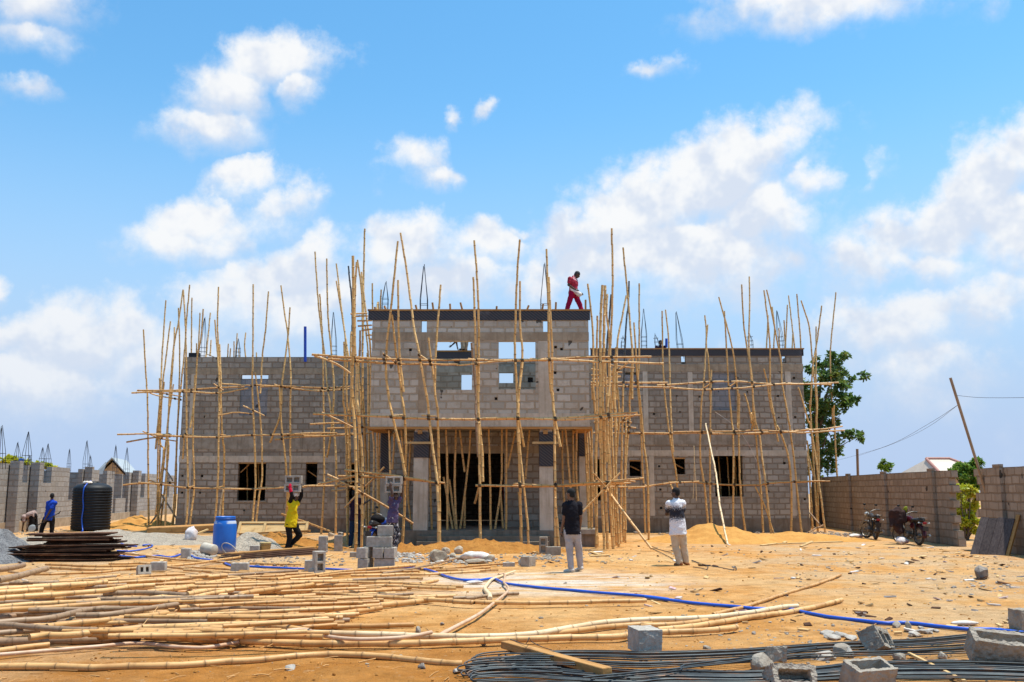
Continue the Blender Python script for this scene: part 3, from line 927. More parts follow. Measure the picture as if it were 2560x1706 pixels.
# ---- the projecting entrance block
CX0, CX1 = at(929, 900, YC).x, at(1472, 900, YC).x
ZB, ZT = at(1200, 1067, YC).z, at(1200, 800, YC).z
ZTOP = at(1200, 778, YC).z
hA, hB = R(1088, 853, 1180, 975, YC), R(1246.5, 853, 1339, 974, YC)
sA, sB = R(1053, 801, 1067, 832, YC), R(1358, 801, 1369, 830, YC)
cput = []
for (x, y) in [(1026, 875), (1389, 868), (1404, 873), (1388, 932), (1240, 997), (1395, 975)]:
    p = at(x, y, YC); s = 0.045
    cput.append((p.x - s, p.x + s, p.z - s, p.z + s))
mb = MB()
wall_panel(mb, CX0, CX1, ZB + 0.36, ZTOP - 0.02, YC, YC + TH, [hA, hB, (sA[0], sA[1], sA[2], sA[3]), (sB[0], sB[1], sB[2], sB[3])] + cput)
part('entrance_wall', mb, M_BLKC)
for h in cput:
    mb = MB(); mb.box((h[0] - .05, YC + TH + .003, h[2] - .05), (h[1] + .05, YC + TH + .02, h[3] + .05)); part('dark_hole_backing', mb, M_PLY)  # added black backing so the hole reads dark instead of showing sky
proud('porch_beam', (CX0 - 0.01, CX1 + 0.01, ZB, ZB + 0.42), M_CONC, YC, 0.02, 0.25)
proud('ring_beam', (CX0 - 0.01, CX1 + 0.01, at(1200, 852, YC).z + 0.002, at(1200, 831, YC).z), M_CONB, YC, 0.016)
for (a, b, y0, y1) in ((1046, 1066, 853, 1033), (1346, 1379, 853, 1033)):
    q0, q1 = R(a, y0, b, y0 + 1, YC), R(a, y1 - 1, b, y1, YC)
    proud('concrete_column', ((q0[0] + q1[0]) / 2, (q0[1] + q1[1]) / 2, q1[2], q0[3]), M_CONC if a > 1200 else M_CONB, YC, 0.010)
formwork(BLD, at(921, 790, YC).x, at(1475, 790, YC).x, YC, ZTOP - 0.30, ZTOP)
for sgn, X in ((0, CX0), (1, CX1)):
    mb = MB(); mb.box((X, YC + TH, ZB), (X + TH, YW, ZTOP - 0.35)) if not sgn else mb.box((X - TH, YC + TH, ZB), (X, YW, ZTOP - 0.35))
    part('entrance_side_wall', mb, M_BLKC)
mb = MB(); mb.box((CX0 + TH, YC + 0.25, ZB + 0.02), (CX1 - TH, YW, ZB + 0.20)); part('porch_slab', mb, M_CON)
# soffit shuttering along the beam
mb = MB(); mb.box((CX0 - 0.1, YC - 0.05, ZB - 0.075), (CX1 + 0.08, YC + 0.16, ZB - 0.003)); part('soffit_board', mb, M_TIMB)
mb = MB(); mb.box((CX0 - 0.12, YC + 0.2, ZB - 0.07), (CX0 + 0.4, YC + 2.3, ZB - 0.003)); part('soffit_board', mb, M_TIMB)
mb = MB(); mb.box((CX1 - 0.4, YC + 0.2, ZB - 0.07), (CX1 + 0.1, YC + 2.3, ZB - 0.003)); part('soffit_board', mb, M_TIMB)
# uneven timber struts on the top edge of the shuttering
for (x, y0, dx) in ((966, 765, -5), (1043, 763, -4), (1084, 757, -3), (1126, 760, -1), (1157, 757, -6), (1241, 766, 1), (1316, 764, 6), (1355, 760, 3), (1389, 756, 1), (1464, 750, 0), (939, 768, -2)):
    a, b = at(x, 779, YC + 0.05), at(x + dx, y0, YC + 0.05)
    mb = MB(); mb.tube([a, b], 0.035, 6); part('strut', mb, M_TIMB)
# rear room wall seen through the openings
YI = 37.0
zi = at(1135, 897, YI).z
hI = [R(1153, 936, 1181, 976, YI), R(1248, 932, 1283, 958, YI), (at(1326, 950, YI).x - .1, at(1326, 950, YI).x + .1, at(1326, 950, YI).z - .1, at(1326, 950, YI).z + .1)]
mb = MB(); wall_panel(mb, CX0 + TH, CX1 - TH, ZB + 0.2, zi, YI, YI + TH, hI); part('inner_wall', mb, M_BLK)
h = hI[2]
mb = MB(); mb.box((h[0] - .05, YI + TH + .003, h[2] - .05), (h[1] + .05, YI + TH + .02, h[3] + .05)); part('dark_hole_backing', mb, M_PLY)  # black backing added behind the opening to darken it
proud('inner_lintel', (CX0 + TH, CX1 - TH, at(1290, 932, YI).z, at(1290, 916, YI).z), M_CON, YI, 0.02)
f0 = R(1060, 880, 1184, 897, YI)
formwork(BLD, f0[0], f0[1], YI, f0[2], f0[3], 0.05)
# porch: back wall with the doorway, platform, steps, columns with black formwork heads
YP = 32.9
hD = R(1098, 1134, 1260, 1312, YP)
ZP = 0.50
hD = (hD[0], hD[1], ZP, hD[3])
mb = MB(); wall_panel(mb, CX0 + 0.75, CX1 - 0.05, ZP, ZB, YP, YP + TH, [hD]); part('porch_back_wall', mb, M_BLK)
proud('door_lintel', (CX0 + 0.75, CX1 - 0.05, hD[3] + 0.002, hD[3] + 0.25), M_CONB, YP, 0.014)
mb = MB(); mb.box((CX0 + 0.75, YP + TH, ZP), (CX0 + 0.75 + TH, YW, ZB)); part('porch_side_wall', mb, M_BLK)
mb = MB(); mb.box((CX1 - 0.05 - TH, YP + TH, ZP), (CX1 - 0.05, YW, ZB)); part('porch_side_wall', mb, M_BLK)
px0, px1 = at(1045, 1315, YC).x, at(1492, 1310, YC).x
mb = MB(); mb.box((px0 - 0.85, YC + 0.02, -0.2), (px1, YW, ZP)); part('porch_platform', mb, M_BASE)
mb = MB(); mb.box((at(1452, 1310, YC).x, YC - 0.06, ZP - 0.11), (px1 + 0.03, YC + 1.2, ZP + 0.03)); part('platform_edge', mb, M_CON)
sx0, sx1 = at(1046, 1340, YC).x, at(1374, 1340, YC).x
for k in range(3):
    mb = MB(); mb.box((sx0, YC - 0.32 * (k + 1), -0.2), (sx1 - 0.04 * k, YC + 0.02 - 0.32 * k - 0.003, ZP - 0.04 - 0.15 * (k + 1) + 0.03)); part('step', mb, M_BASE)


def porch_column(x0, x1, ysplit, Y, w, ztop=None):
    a, b = at(x0, 1230, Y).x, at(x1, 1230, Y).x
    zsp = at(x0, ysplit, Y).z
    mb = MB(); mb.box((a, Y, 0.25), (b, Y + w, zsp)); c = part('porch_column', mb, M_CONC)
    mb = MB(); mb.box((a - 0.004, Y - 0.03, zsp - 0.02), (b + 0.02, Y + w + 0.03, at(x0, 1081, Y).z)); part('formwork_casing', mb, M_PLY, c)
    mb = MB(); mb.box((a + 0.02, Y + 0.02, at(x0, 1081, Y).z), (b - 0.02, Y + w - 0.02, ZB)); part('column_head', mb, M_CONC, c)
    return c, a, b


for (x0, x1, ys) in ((1033, 1069, 1143), (1349, 1383, 1165)):
    c, a, b = porch_column(x0, x1, ys, YC + 0.05, 0.40)
    z = at(x0, 1108, YC).z
    mb = MB(); mb.box((a - 0.22, YC - 0.05, z - 0.03), (b + 0.2, YC + 0.017, z + 0.04), Matrix.Translation((0, 0, 0))); part('clamp_board', mb, M_TIMBP, c)
    mb = MB(); mb.box((a + 0.12, YC - 0.045, z + 0.28), (a + 0.26, YC + 0.018, z + 0.40)); part('wedge', mb, M_TIMB, c)
porch_column(1449, 1468, 1140, YP - 0.35, 0.30)
porch_column(950, 971, 1180, YP - 0.35, 0.30)
# bamboo props seen through the big ground-floor window, and a dim room behind
for i, (x0, x1) in enumerate(((1796, 1806), (1818, 1826), (1838, 1842))):
    pass

# ---------------------------------------------------------------- rebar starter cages and pipes on the building
def cage(base, h, w, lean, label, group, n=4, tip=0.35):
    """four thin bars that lean together at the top, with links round the lower part"""
    e = empty('rebar_cage', base, label, 'rebar cage', group)
    top = Vector((lean[0], lean[1], h))
    for (sx, sy) in ((-1, -1), (1, -1), (1, 1), (-1, 1)):
        mb = MB()
        b0 = Vector((sx * w / 2, sy * w / 2, -0.1))
        b1 = Vector((sx * w / 2, sy * w / 2, h * (1 - tip) * 0.55)) + top * 0.3 * Vector((1, 1, 0)).length * 0
        b1.x += lean[0] * 0.45; b1.y += lean[1] * 0.45
        mb.tube([b0, b1, top + Vector((sx * 0.012, sy * 0.012, rnd.uniform(-.15, 0)))], 0.011, 5)
        mb.build('bar', M_STEELB, e)
    for k in range(3):
        z = 0.10 + 0.2 * k
        t = z / (h * (1 - tip) * 0.55)
        ox, oy = lean[0] * 0.45 * t, lean[1] * 0.45 * t
        q = w / 2 + 0.012
        mb = MB()
        mb.tube([(ox - q, oy - q, z), (ox + q, oy - q, z), (ox + q, oy + q, z), (ox - q, oy + q, z), (ox - q, oy - q, z)], 0.008, 4)
        mb.build('link', M_STEELB, e)
    return e


for (xb, yb, xt, yt, Y, lab) in (
        (506, 895, 512, 790, 46, 'blue black rebar cage among the poles near the left end of the left wing roof'),
        (835, 893, 834, 777, 44, 'rebar cage rising behind the left wing wall beside the porch scaffolding'),
        (962, 778, 965, 698, 38, 'rebar cage behind the left corner of the entrance block roof'),
        (1060, 800, 1060, 659, 30.3, 'tall rebar cage standing in the slot of the entrance block wall top'),
        (1361, 800, 1361, 657, 30.3, 'tall thin rebar cage beside the man in red on the entrance roof'),
        (1610, 870, 1609, 772, 43, 'rebar cage on the right wing roof nearest to the porch scaffolding'),
        (1645, 870, 1638, 832, 49, 'short pair of rebars by the head of the man on the right wing roof'),
        (1704, 890, 1690, 776, 40.6, 'leaning rebar cage in the wall slot of the right wing'),
        (1558, 870, 1558, 836, 49, 'short far rebar cage on the right wing roof beside the crossing poles'),
        (1953, 869, 1942, 774, 44, 'leaning rebar cage near the right end of the right wing roof'),
        (1876, 868, 1873, 830, 46, 'short rebar cage behind the tallest pole of the right wing'),
        (595, 895, 596, 845, 49, 'short rebar cage far behind the left wing roof edge')):
    a, b = at(xb, yb, Y), at(xt, yt, Y)
    cage(a, b.z - a.z, 0.23 if Y < 47 else 0.2, (b.x - a.x, 0.0), lab, None)
for (x, y0, y1, Y, lab) in ((763, 905, 817, YW - 0.12, 'bright blue plastic pipe standing up from the left wing wall top'),
                            (1666, 869, 847, 44, 'short blue pipe stub beside the man on the right wing roof'),
                            (870, 893, 884, 44, 'tiny blue pipe stub behind the left wing wall by the porch scaffolding')):
    a, b = at(x, y0, Y), at(x, y1, Y)
    mb = MB(); mb.tube([a, b], 0.06, 12); tag(mb.build('blue_pipe', M_BLUEPIPE, loc=a), lab, 'pipe')
# clutter on the left wing wall top
a = at(486, 896, YW + 0.3)
mb = MB(); mb.box((-0.22, -0.1, 0), (0.22, 0.1, 0.22)); tag(mb.build('black_box', M_BLACKP, loc=None), 'small black box on the left wing wall top near its end', 'box').location = a
a = at(520, 888, YW + 0.5)
mb = MB(); mb.box((-0.05, -0.1, 0), (0.45, 0.12, 0.03), Matrix.Rotation(math.radians(22), 4, 'Y'))
o = mb.build('loose_board', M_TIMB); o.location = a; tag(o, 'short tilted board resting on the left wing wall top', 'board')
# ---------------------------------------------------------------- boundary wall on the right, running away from the camera
def rot_z_of(a, b):
    return math.atan2(b.y - a.y, b.x - a.x)


WA, WB = Vector((15.1, 47.5, 0)), Vector((12.3, 10.5, 0))        # far end, near end
wl = (WB - WA).length
wdir = (WB - WA).normalized()


def wall_s(pxx, py=1280):
    """distance along the wall from its far end of the point seen at photo column pxx"""
    d = ray(pxx, py)
    k = d.x / d.y
    # solve WA + s*wdir on the ray
    s = (WA.x - k * WA.y) / (k * wdir.y - wdir.x)
    return s


WH = 2.42
gap0, gap1 = wall_s(2392), wall_s(2441)
wang = rot_z_of(WA, WB)


def wall_run(s0, s1, teeth0, teeth1, lab, piers):
    base = WA + wdir * s0
    e = empty('boundary_wall', base, lab, 'wall', 'boundary wall of the yard', (0, 0, wang))
    L = s1 - s0
    rh = 0.235
    n = int(round(WH / rh))
    zs = [-0.2] + [rh * (k + 1) for k in range(n)]
    off0 = [teeth0[k % len(teeth0)] if teeth0 else 0 for k in range(n)]
    off1 = [teeth1[k % len(teeth1)] if teeth1 else 0 for k in range(n)]
    us = sorted(set([0, L] + [o for o in off0] + [L - o for o in off1] + [L * k / 12 for k in range(13)]))

    def solid(i, j):
        c = (us[i] + us[i + 1]) / 2
        return off0[j] < c < L - off1[j]
    Rm = Matrix(((1, 0, 0, 0), (0, 0, 1, 0), (0, 1, 0, 0), (0, 0, 0, 1)))
    mb = MB()
    gridslab(mb, us, zs, solid, (0, 0.22), Rm)
    for k in range(len(mb.f)): mb.f[k] = mb.f[k][::-1]
    # gentle unevenness of the top course
    for v in mb.v:
        if v.z > WH - 0.3: v.z += 0.05 * noise.noise(Vector((v.x * 0.7, 3, s0)))
    mb.build('wall', M_BLKR, e)
    for p in piers:
        q = p - s0
        mb = MB()
        mb.box((q - 0.23, -0.11, -0.2), (q + 0.23, -0.003, WH + 0.012))
        mb.build('pier', M_BLKR, e)
    return e


# along the wall local +x runs towards the camera; the wall thickness lies to local +y
wall_run(0, gap0, None, [0.0, 0.12, 0.45, 0.28, 0.62, 0.30, 0.55, 0.22, 0.50, 0.30][::1], 'long brown block boundary wall behind the two parked motorcycles', [wall_s(x) for x in (2128, 2217, 2338)])
wall_run(gap1, wl, [0.45, 0.42, 0.30, 0.45, 0.1, 0.35, 0.05, 0.38, 0.2, 0.0], None, 'near stretch of block boundary wall behind the leaning dark board panel', [wall_s(2508)])

# ---------------------------------------------------------------- unfinished row of block rooms on the far left
LA, LB = Vector((-24.6, 36.0, 0)), Vector((-23.6, 68.0, 0))
LA = at(-150, 1300, 34.0); LA.z = 0
LB = at(400, 1288, 68.0); LB.z = 0
ldir = (LB - LA).normalized()
lang = rot_z_of(LA, LB)
RB = empty('block_building', LA, 'unfinished row of grey block rooms behind the black water tank', 'building', None, (0, 0, lang))


def ls(pxx):
    d = ray(pxx, 1280)
    k = d.x / d.y
    return (LA.x - k * LA.y) / (k * ldir.y - ldir.x)


def rloc(s, y=1290):
    return LA + ldir * s


HB = 2.80
edges = [(-150, 30, 'p'), (30, 62, 'o'), (62, 88, 'p'), (88, 122, 'o'), (122, 168, 'p'), (168, 200, 'o'), (200, 214, 'p'), (216, 242, 'p'), (242, 262, 'o'), (262, 281, 'p'), (287, 292, 'o'), (292, 312, 'o'), (318, 341, 'p'), (341, 358, 'o'), (358, 391, 'p'), (391, 420, 'o')]
total = (LB - LA).length
mb = MB()
holes = []
for a, b, k in edges:
    if k == 'o': holes.append((ls(a), ls(b), 1.25 if a > 150 else 2.05, 9))
for a, b in ((281, 287), (312, 318), (214, 216)): holes.append((ls(a), ls(b), 0.35, 9))
wall_panel(mb, 0, total + 4, -0.2, HB, 0, 0.23, holes)
mb.build('front_wall', M_BLKL, RB)
mb = MB(); mb.box((0, -0.05, -0.2), (total + 4, -0.003, 0.42)); mb.build('foundation', M_CONB, RB)
mb = MB(); mb.box((0, 3.6, -0.2), (total + 4, 3.83, HB - 0.1)); mb.build('rear_wall', M_BLK, RB)
for a in (88, 168, 242, 312, 358):
    q = ls(a)
    mb = MB(); mb.box((q - 0.13, 0.235, -0.2), (q + 0.1, 3.59, HB - 0.12)); mb.build('cross_wall', M_BLKL, RB)
for a, w in ((76, 0.5), (207, 0.32), (330, 0.62), (22, 0.4)):
    q = ls(a)
    mb = MB(); mb.box((q - w, -0.42, -0.2), (q + w * 0.1, -0.052, HB + 0.12)); mb.build('pier', M_BLKL, RB)
for i, (x, yb, yt, Y, w) in enumerate(((3, 1155, 1063, 37, .2), (43, 1157, 1103, 47, .22), (66, 1157, 1077, 41, .24), (73, 1160, 1137, 55, .15), (105, 1160, 1118, 49, .2), (119, 1162, 1107, 46, .2), (172, 1168, 1122, 60, .15),
                                 (216, 1172, 1099, 52, .24), (225, 1172, 1136, 62, .18), (288, 1180, 1111, 55, .2), (316, 1182, 1117, 58, .22))):
    names = ['at the left edge of the photo', 'in front of the yellow green bush, short', 'tallest and broadest, beside the blue barrel', 'tiny and distant, beside the blue barrel', 'above the second bush, on its near side',
             'above the second bush, on its far side', 'hazy and distant, midway to the water tank', 'tall, right above the water tank', 'short, behind the tall cage above the water tank', 'in front of the gabled house', 'at the right slope of the gabled house']
    a, b = at(x, yb + 12, Y), at(x + (5 if i == 2 else 2), yt, Y)
    cage(a, b.z - a.z, w * 1.1, (b.x - a.x, 0), 'rebar cage on the unfinished block rooms, ' + names[i], None)
a = at(53, 1162, 44)
mb = MB(); mb.lathe([(0.001, 0), (0.10, 0), (0.11, 0.05), (0.11, 0.24), (0.10, 0.28), (0.001, 0.28)], 14)
tag(mb.build('barrel', M_BLUEP), 'small blue barrel on top of the unfinished block rooms', 'barrel').location = a

# ---------------------------------------------------------------- houses beyond the walls
M_RENDER = surf('tan_render', (0.50, 0.36, 0.22), (0.42, 0.29, 0.17), 1.5, 0.9)
M_ROOFW = surf('pale_metal_roof', (0.40, 0.42, 0.42), (0.33, 0.36, 0.37), 1.0, 0.5, spec=0.4)
M_ROOFB = surf('beige_metal_roof', (0.60, 0.50, 0.40), (0.55, 0.44, 0.34), 0.7, 0.6)
M_ROOFR = surf('red_brown_ridge', (0.42, 0.20, 0.15), (0.36, 0.16, 0.12), 1.0, 0.6)


def gable_house():
    Y = 92
    pk = at(282, 1147, Y); l = at(236, 1190, Y); r = at(328, 1186, Y)
    e = empty('house', (pk.x, Y, 0), 'distant house with a tan gable under a pale metal roof', 'house', None, (0, 0, 0.25))
    hw = (r.x - l.x) / 2
    ez = l.z - 0.2
    mb = MB()
    vs = [(-hw * .80, 0, 0), (hw * .80, 0, 0), (hw * .80, 0, ez), (0, 0, pk.z - .35), (-hw * .80, 0, ez), (-hw * .80, 9, 0), (hw * .80, 9, 0), (hw * .80, 9, ez), (0, 9, pk.z - .35), (-hw * .80, 9, ez)]
    mb.add(vs, [(0, 1, 2, 3, 4), (9, 8, 7, 6, 5), (1, 6, 7, 2), (5, 0, 4, 9), (2, 7, 8, 3), (4, 3, 8, 9)])
    mb.build('wall', M_RENDER, e)
    for sg in (-1, 1):
        mb = MB()
        vs = [(0, -0.6, pk.z), (sg * hw, -0.6, ez - .1), (sg * hw, 9.6, ez - .1), (0, 9.6, pk.z)]
        vs += [(x, y, z + 0.12) for x, y, z in vs]
        mb.add(vs, [(0, 1, 2, 3), (7, 6, 5, 4), (0, 4, 5, 1), (1, 5, 6, 2), (2, 6, 7, 3), (3, 7, 4, 0)])
        mb.build('roof_slope', M_ROOFW, e)
    # the part of the roof that turns towards the left
    mb = MB()
    vs = [(-0.5, -0.62, pk.z - .3), (-hw * 1.15, -0.62, ez - .3), (-hw * 0.45, -1.2, ez - .3), (-0.4, -1.0, pk.z - .5)]
    vs += [(x, y + .1, z + 0.02) for x, y, z in vs]
    mb.add(vs, [(0, 1, 2, 3), (7, 6, 5, 4), (0, 4, 5, 1), (1, 5, 6, 2), (2, 6, 7, 3), (3, 7, 4, 0)])
    mb.build('hip_slope', M_ROOFW, e)


gable_house()


def hip_house():
    Y = 62
    a, b = at(2350, 1172, Y), at(2470, 1172, Y)
    r0, r1 = at(2374, 1144, Y), at(2412, 1141, Y)
    e = empty('house', (a.x, Y, 0), 'house with a beige hipped roof beyond the boundary wall', 'house')
    X = b.x - a.x
    ez, rz = a.z - 0.3, r0.z
    q0, q1 = r0.x - a.x, r1.x - a.x + 0.6
    mb = MB(); mb.box((0.5, 0.5, 0), (X - 0.5, 6.5, ez + 0.05)); mb.build('wall', M_RENDER, e)
    mb = MB()
    vs = [(0, 0, ez), (X, 0, ez), (X, 7, ez), (0, 7, ez), (q0, 3.5, rz), (q1, 3.5, rz), (0, 0, ez - .12), (X, 0, ez - .12), (X, 7, ez - .12), (0, 7, ez - .12)]
    mb.add(vs, [(0, 1, 5, 4), (1, 2, 5), (2, 3, 4, 5), (3, 0, 4), (0, 6, 7, 1), (1, 7, 8, 2), (2, 8, 9, 3), (3, 9, 6, 0), (6, 9, 8, 7)])
    rf = mb.build('roof', M_ROOFB, e)
    mb = MB(); mb.tube([(q0, 3.5, rz + .03), (q1, 3.5, rz + .03)], 0.12, 6); mb.tube([(0, 0, ez + .02), (q0, 3.5, rz + .03)], 0.10, 6); mb.tube([(X, 0, ez + .02), (q1, 3.5, rz + .03)], 0.10, 6)
    mb.build('ridge_cap', M_ROOFR, rf)


hip_house()

# ---------------------------------------------------------------- trees and plants
def leaf_clump(mb, c, r, n, size, rr, squash=0.8):
    for _ in range(n):
        d = Vector((rr.gauss(0, 1), rr.gauss(0, 1), rr.gauss(0, 1)))
        d.normalize()
        p = Vector(c) + Vector((d.x, d.y, d.z * squash)) * r * (rr.random() ** 0.45)
        a = Vector((rr.gauss(0, 1), rr.gauss(0, 1), rr.gauss(0, 0.6))).normalized()
        nrm = (d + Vector((0, 0, 0.7)) + Vector((rr.gauss(0, .6), rr.gauss(0, .6), rr.gauss(0, .6)))).normalized()
        b = nrm.cross(a)
        if b.length < 1e-4: continue
        b.normalize()
        s = size * rr.uniform(0.6, 1.3)
        tip = p + a * s
        mid = p + a * s * 0.5
        k = rr.random()
        mb.add([p, mid + b * s * 0.28 - nrm * s * 0.05, tip - nrm * s * 0.12, mid - b * s * 0.28 - nrm * s * 0.05], [(0, 1, 2, 3)], [k] * 4)


def limbs(mb, root, ends, r0, rr, sag=0.12):
    for e in ends:
        e = Vector(e)
        mid = root.lerp(e, 0.5) + Vector((rr.uniform(-.2, .2), rr.uniform(-.2, .2), (e - root).length * sag))
        pts = catmull([root, mid, e], 0.3)
        n = len(pts)
        mb.tube(pts, [r0 * (1 - 0.85 * i / (n - 1)) for i in range(n)], 7)


def big_tree():
    rr = random.Random(3)
    Y = 47.0
    cl = [('I', t) for t in ((1180, 850, 55), (1240, 920, 60), (1120, 910, 50), (1300, 915, 60), (1180, 970, 80), (960, 1005, 55), (1040, 1080, 95), (1150, 1060, 100), (1260, 1020, 70), (1335, 965, 40), (1425, 1015, 42),
                             (1230, 1125, 100), (1350, 1130, 80), (1462, 1135, 52), (1060, 1180, 110), (1200, 1220, 105), (1330, 1235, 75), (1428, 1255, 45), (1000, 1290, 90), (1120, 1320, 105), (1235, 1325, 75), (1345, 1345, 36),
                             (1040, 1420, 105), (1170, 1430, 70), (1275, 1430, 50), (1060, 1530, 110), (1175, 1535, 55), (950, 1150, 80), (950, 1420, 80))]
    cl += [('J', t) for t in ((1000, 50, 85), (1110, 85, 70), (1205, 105, 45), (1290, 12, 34), (1060, 180, 85), (1145, 230, 45), (1330, 315, 55), (1270, 360, 60), (1440, 357, 34), (1100, 380, 105), (1200, 420, 65), (1285, 435, 38),
                              (1180, 500, 62), (1300, 520, 48), (1050, 500, 105), (1050, 600, 105), (1115, 590, 55), (1040, 690, 85), (960, 330, 90), (970, 560, 80), (985, 690, 60))]
    tx, ty = px('J1000,760')
    base = at(tx, ty, Y); base.z = 0
    e = empty('tree', base, 'large dark green broadleaf tree beyond the right end of the building', 'tree')
    mb, ends = MB(), []
    for z, (x, y, r) in cl:
        s = Zm[z][2]
        wx, wy = px('%s%f,%f' % (z, x, y))
        Rm = r / s / F * Y * 1.25
        c = at(wx, wy, Y) + Vector((0, rr.uniform(-1.6, 1.6), 0)) - base
        ends.append(c)
        # the clump is several small bunches with gaps between them
        for _ in range(max(4, int(Rm * 10))):
            d = Vector((rr.gauss(0, 1), rr.gauss(0, 1), rr.gauss(0, 1))).normalized() * Rm * rr.uniform(0.3, 0.95)
            leaf_clump(mb, c + d, Rm * 0.42, int(12 + 34 * Rm), 0.24, rr)
    mb.build('crown', M_LEAF, e, ringattr=True)
    mb = MB()
    top = Vector((0.3, 0, 4.6))
    mb.tube(catmull([Vector((0, 0, -0.2)), Vector((0.1, 0, 2.2)), top, Vector((0.6, 0.1, 7.4))], 0.4), [0.34 - 0.022 * i for i in range(len(catmull([Vector((0, 0, -0.2)), Vector((0.1, 0, 2.2)), top, Vector((0.6, 0.1, 7.4))], 0.4)))][:99], 10)
    limbs(mb, top, [c for i, c in enumerate(ends) if i % 3 == 0 and c.z > 3.5], 0.06, rr)
    limbs(mb, Vector((0.15, 0, 2.6)), [c for i, c in enumerate(ends) if i % 3 == 1 and c.z < 6], 0.05, rr)
    mb.build('trunk', M_BARK, e)


big_tree()


def small_tree(pxs, Y, base_px, size, mat, label, n, seed, name='tree', trunk_r=0.06, lf=0.14):
    rr = random.Random(seed)
    base = at(base_px[0], base_px[1], Y); base.z = 0
    e = empty(name, base, label, 'bush' if name == 'bush' else 'tree')
    mb, tb = MB(), MB()
    ends = []
    for x, y, r in pxs:
        Rm = r / F * Y
        c = at(x, y, Y) + Vector((0, rr.uniform(-.5, .5) * Rm * 2, 0)) - base
        ends.append(c)
        for _ in range(6):
            d = Vector((rr.gauss(0, 1), rr.gauss(0, 1), rr.gauss(0, 1))).normalized() * Rm * rr.uniform(0.3, 0.9)
            leaf_clump(mb, c + d, Rm * 0.45, n, lf, rr)
    mb.build('crown', mat, e, ringattr=True)
    limbs(tb, Vector((0, 0, -0.1)), ends, trunk_r, rr, 0.05)
    tb.build('trunk', M_BARK, e)


small_tree([(2207, 1158, 9), (2225, 1163, 7), (2213, 1170, 7), (2200, 1168, 6), (2218, 1173, 6)], 46, (2213, 1215), 1, M_LEAFM, 'small leafy sapling top showing over the boundary wall', 26, 5)
small_tree([(8, 1152, 12), (28, 1150, 11), (45, 1154, 10), (60, 1158, 8), (20, 1160, 10)], 78, (30, 1240), 1, M_LEAFY, 'yellow green bush top behind the block rooms at the left edge', 30, 6, lf=0.35)
small_tree([(92, 1165, 8), (105, 1162, 10), (118, 1168, 8), (135, 1172, 6), (100, 1172, 8)], 80, (110, 1240), 1, M_LEAFY, 'second yellow green bush top behind the block rooms', 30, 7, lf=0.35)
# the plants in and behind the gap of the boundary wall
small_tree([(2400, 1180, 20), (2420, 1175, 18), (2440, 1165, 16), (2450, 1185, 16), (2410, 1205, 20), (2432, 1210, 20), (2398, 1165, 9), (2385, 1180, 10)], 35, (2415, 1325), 1, M_LEAFM, 'dense mid green bush behind the gap in the boundary wall', 60, 8, 'bush', 0.05, 0.17)
small_tree([(2400, 1225, 18), (2425, 1228, 18), (2445, 1240, 18), (2395, 1250, 16), (2418, 1258, 20), (2440, 1268, 16), (2400, 1280, 16), (2425, 1290, 16), (2442, 1300, 14), (2405, 1306, 14), (2426, 1318, 12), (2404, 1328, 10), (2440, 1325, 10)], 34, (2415, 1345), 1, M_LEAFY, 'bright yellow green bush filling the gap in the boundary wall', 60, 9, 'bush', 0.04, 0.11)

# ---------------------------------------------------------------- poles and wires on the right
a, b = at(2446, 1170, 28.0), at(2376, 945, 28.0)
base = a + (a - b) * (a.z + 0.1) / (b.z - a.z)
mb = MB(); mb.tube(catmull([base, a, b], 0.5), 0.042, 8)
tag(mb.build('utility_pole', M_BAMP if False else M_BAMW, loc=base, ringattr=True), 'leaning wooden pole carrying two wires beyond the boundary wall', 'pole')
a = at(2142, 1200, 50); b = at(2143, 1123, 50); a.z = 0
mb = MB(); mb.tube([a, b], 0.07, 8); tag(mb.build('utility_pole', M_BAMW, loc=a, ringattr=True), 'short upright wooden post behind the far boundary wall', 'pole')


def wire(name, pts, r, mat, lab):
    mb = MB(); mb.tube(catmull(pts, 1.0), r, 5)
    return tag(mb.build(name, mat, loc=pts[0]), lab, 'wire')


M_WIRE = surf('grey_wire', (0.10, 0.10, 0.11), (0.08, 0.08, 0.09), 3, 0.6)
wire('wire', [at(2396, 1012, 28), at(2330, 1055, 33), at(2230, 1110, 40), at(2143, 1138, 50), at(2050, 1162, 58)], 0.006, M_WIRE, 'sagging grey wire from the leaning pole to the far post')
wire('wire', [at(2396, 1012, 28), at(2320, 1068, 32), at(2235, 1109, 40), at(2143, 1141, 50)], 0.005, M_WIRE, 'second sagging grey wire hanging just under the first')
wire('wire', [at(2393, 989, 28), at(2440, 994, 26.5), at(2500, 995, 25), at(2600, 994, 22)], 0.006, M_WIRE, 'grey wire running from the leaning pole out at the right edge')
wire('wire', [at(1788, 1030, 39.6), at(1850, 1078, 39.4), at(1895, 1160, 39.3), at(1905, 1210, 39.2)], 0.008, M_SACKW, 'thin pale wire hanging down the right wing wall')
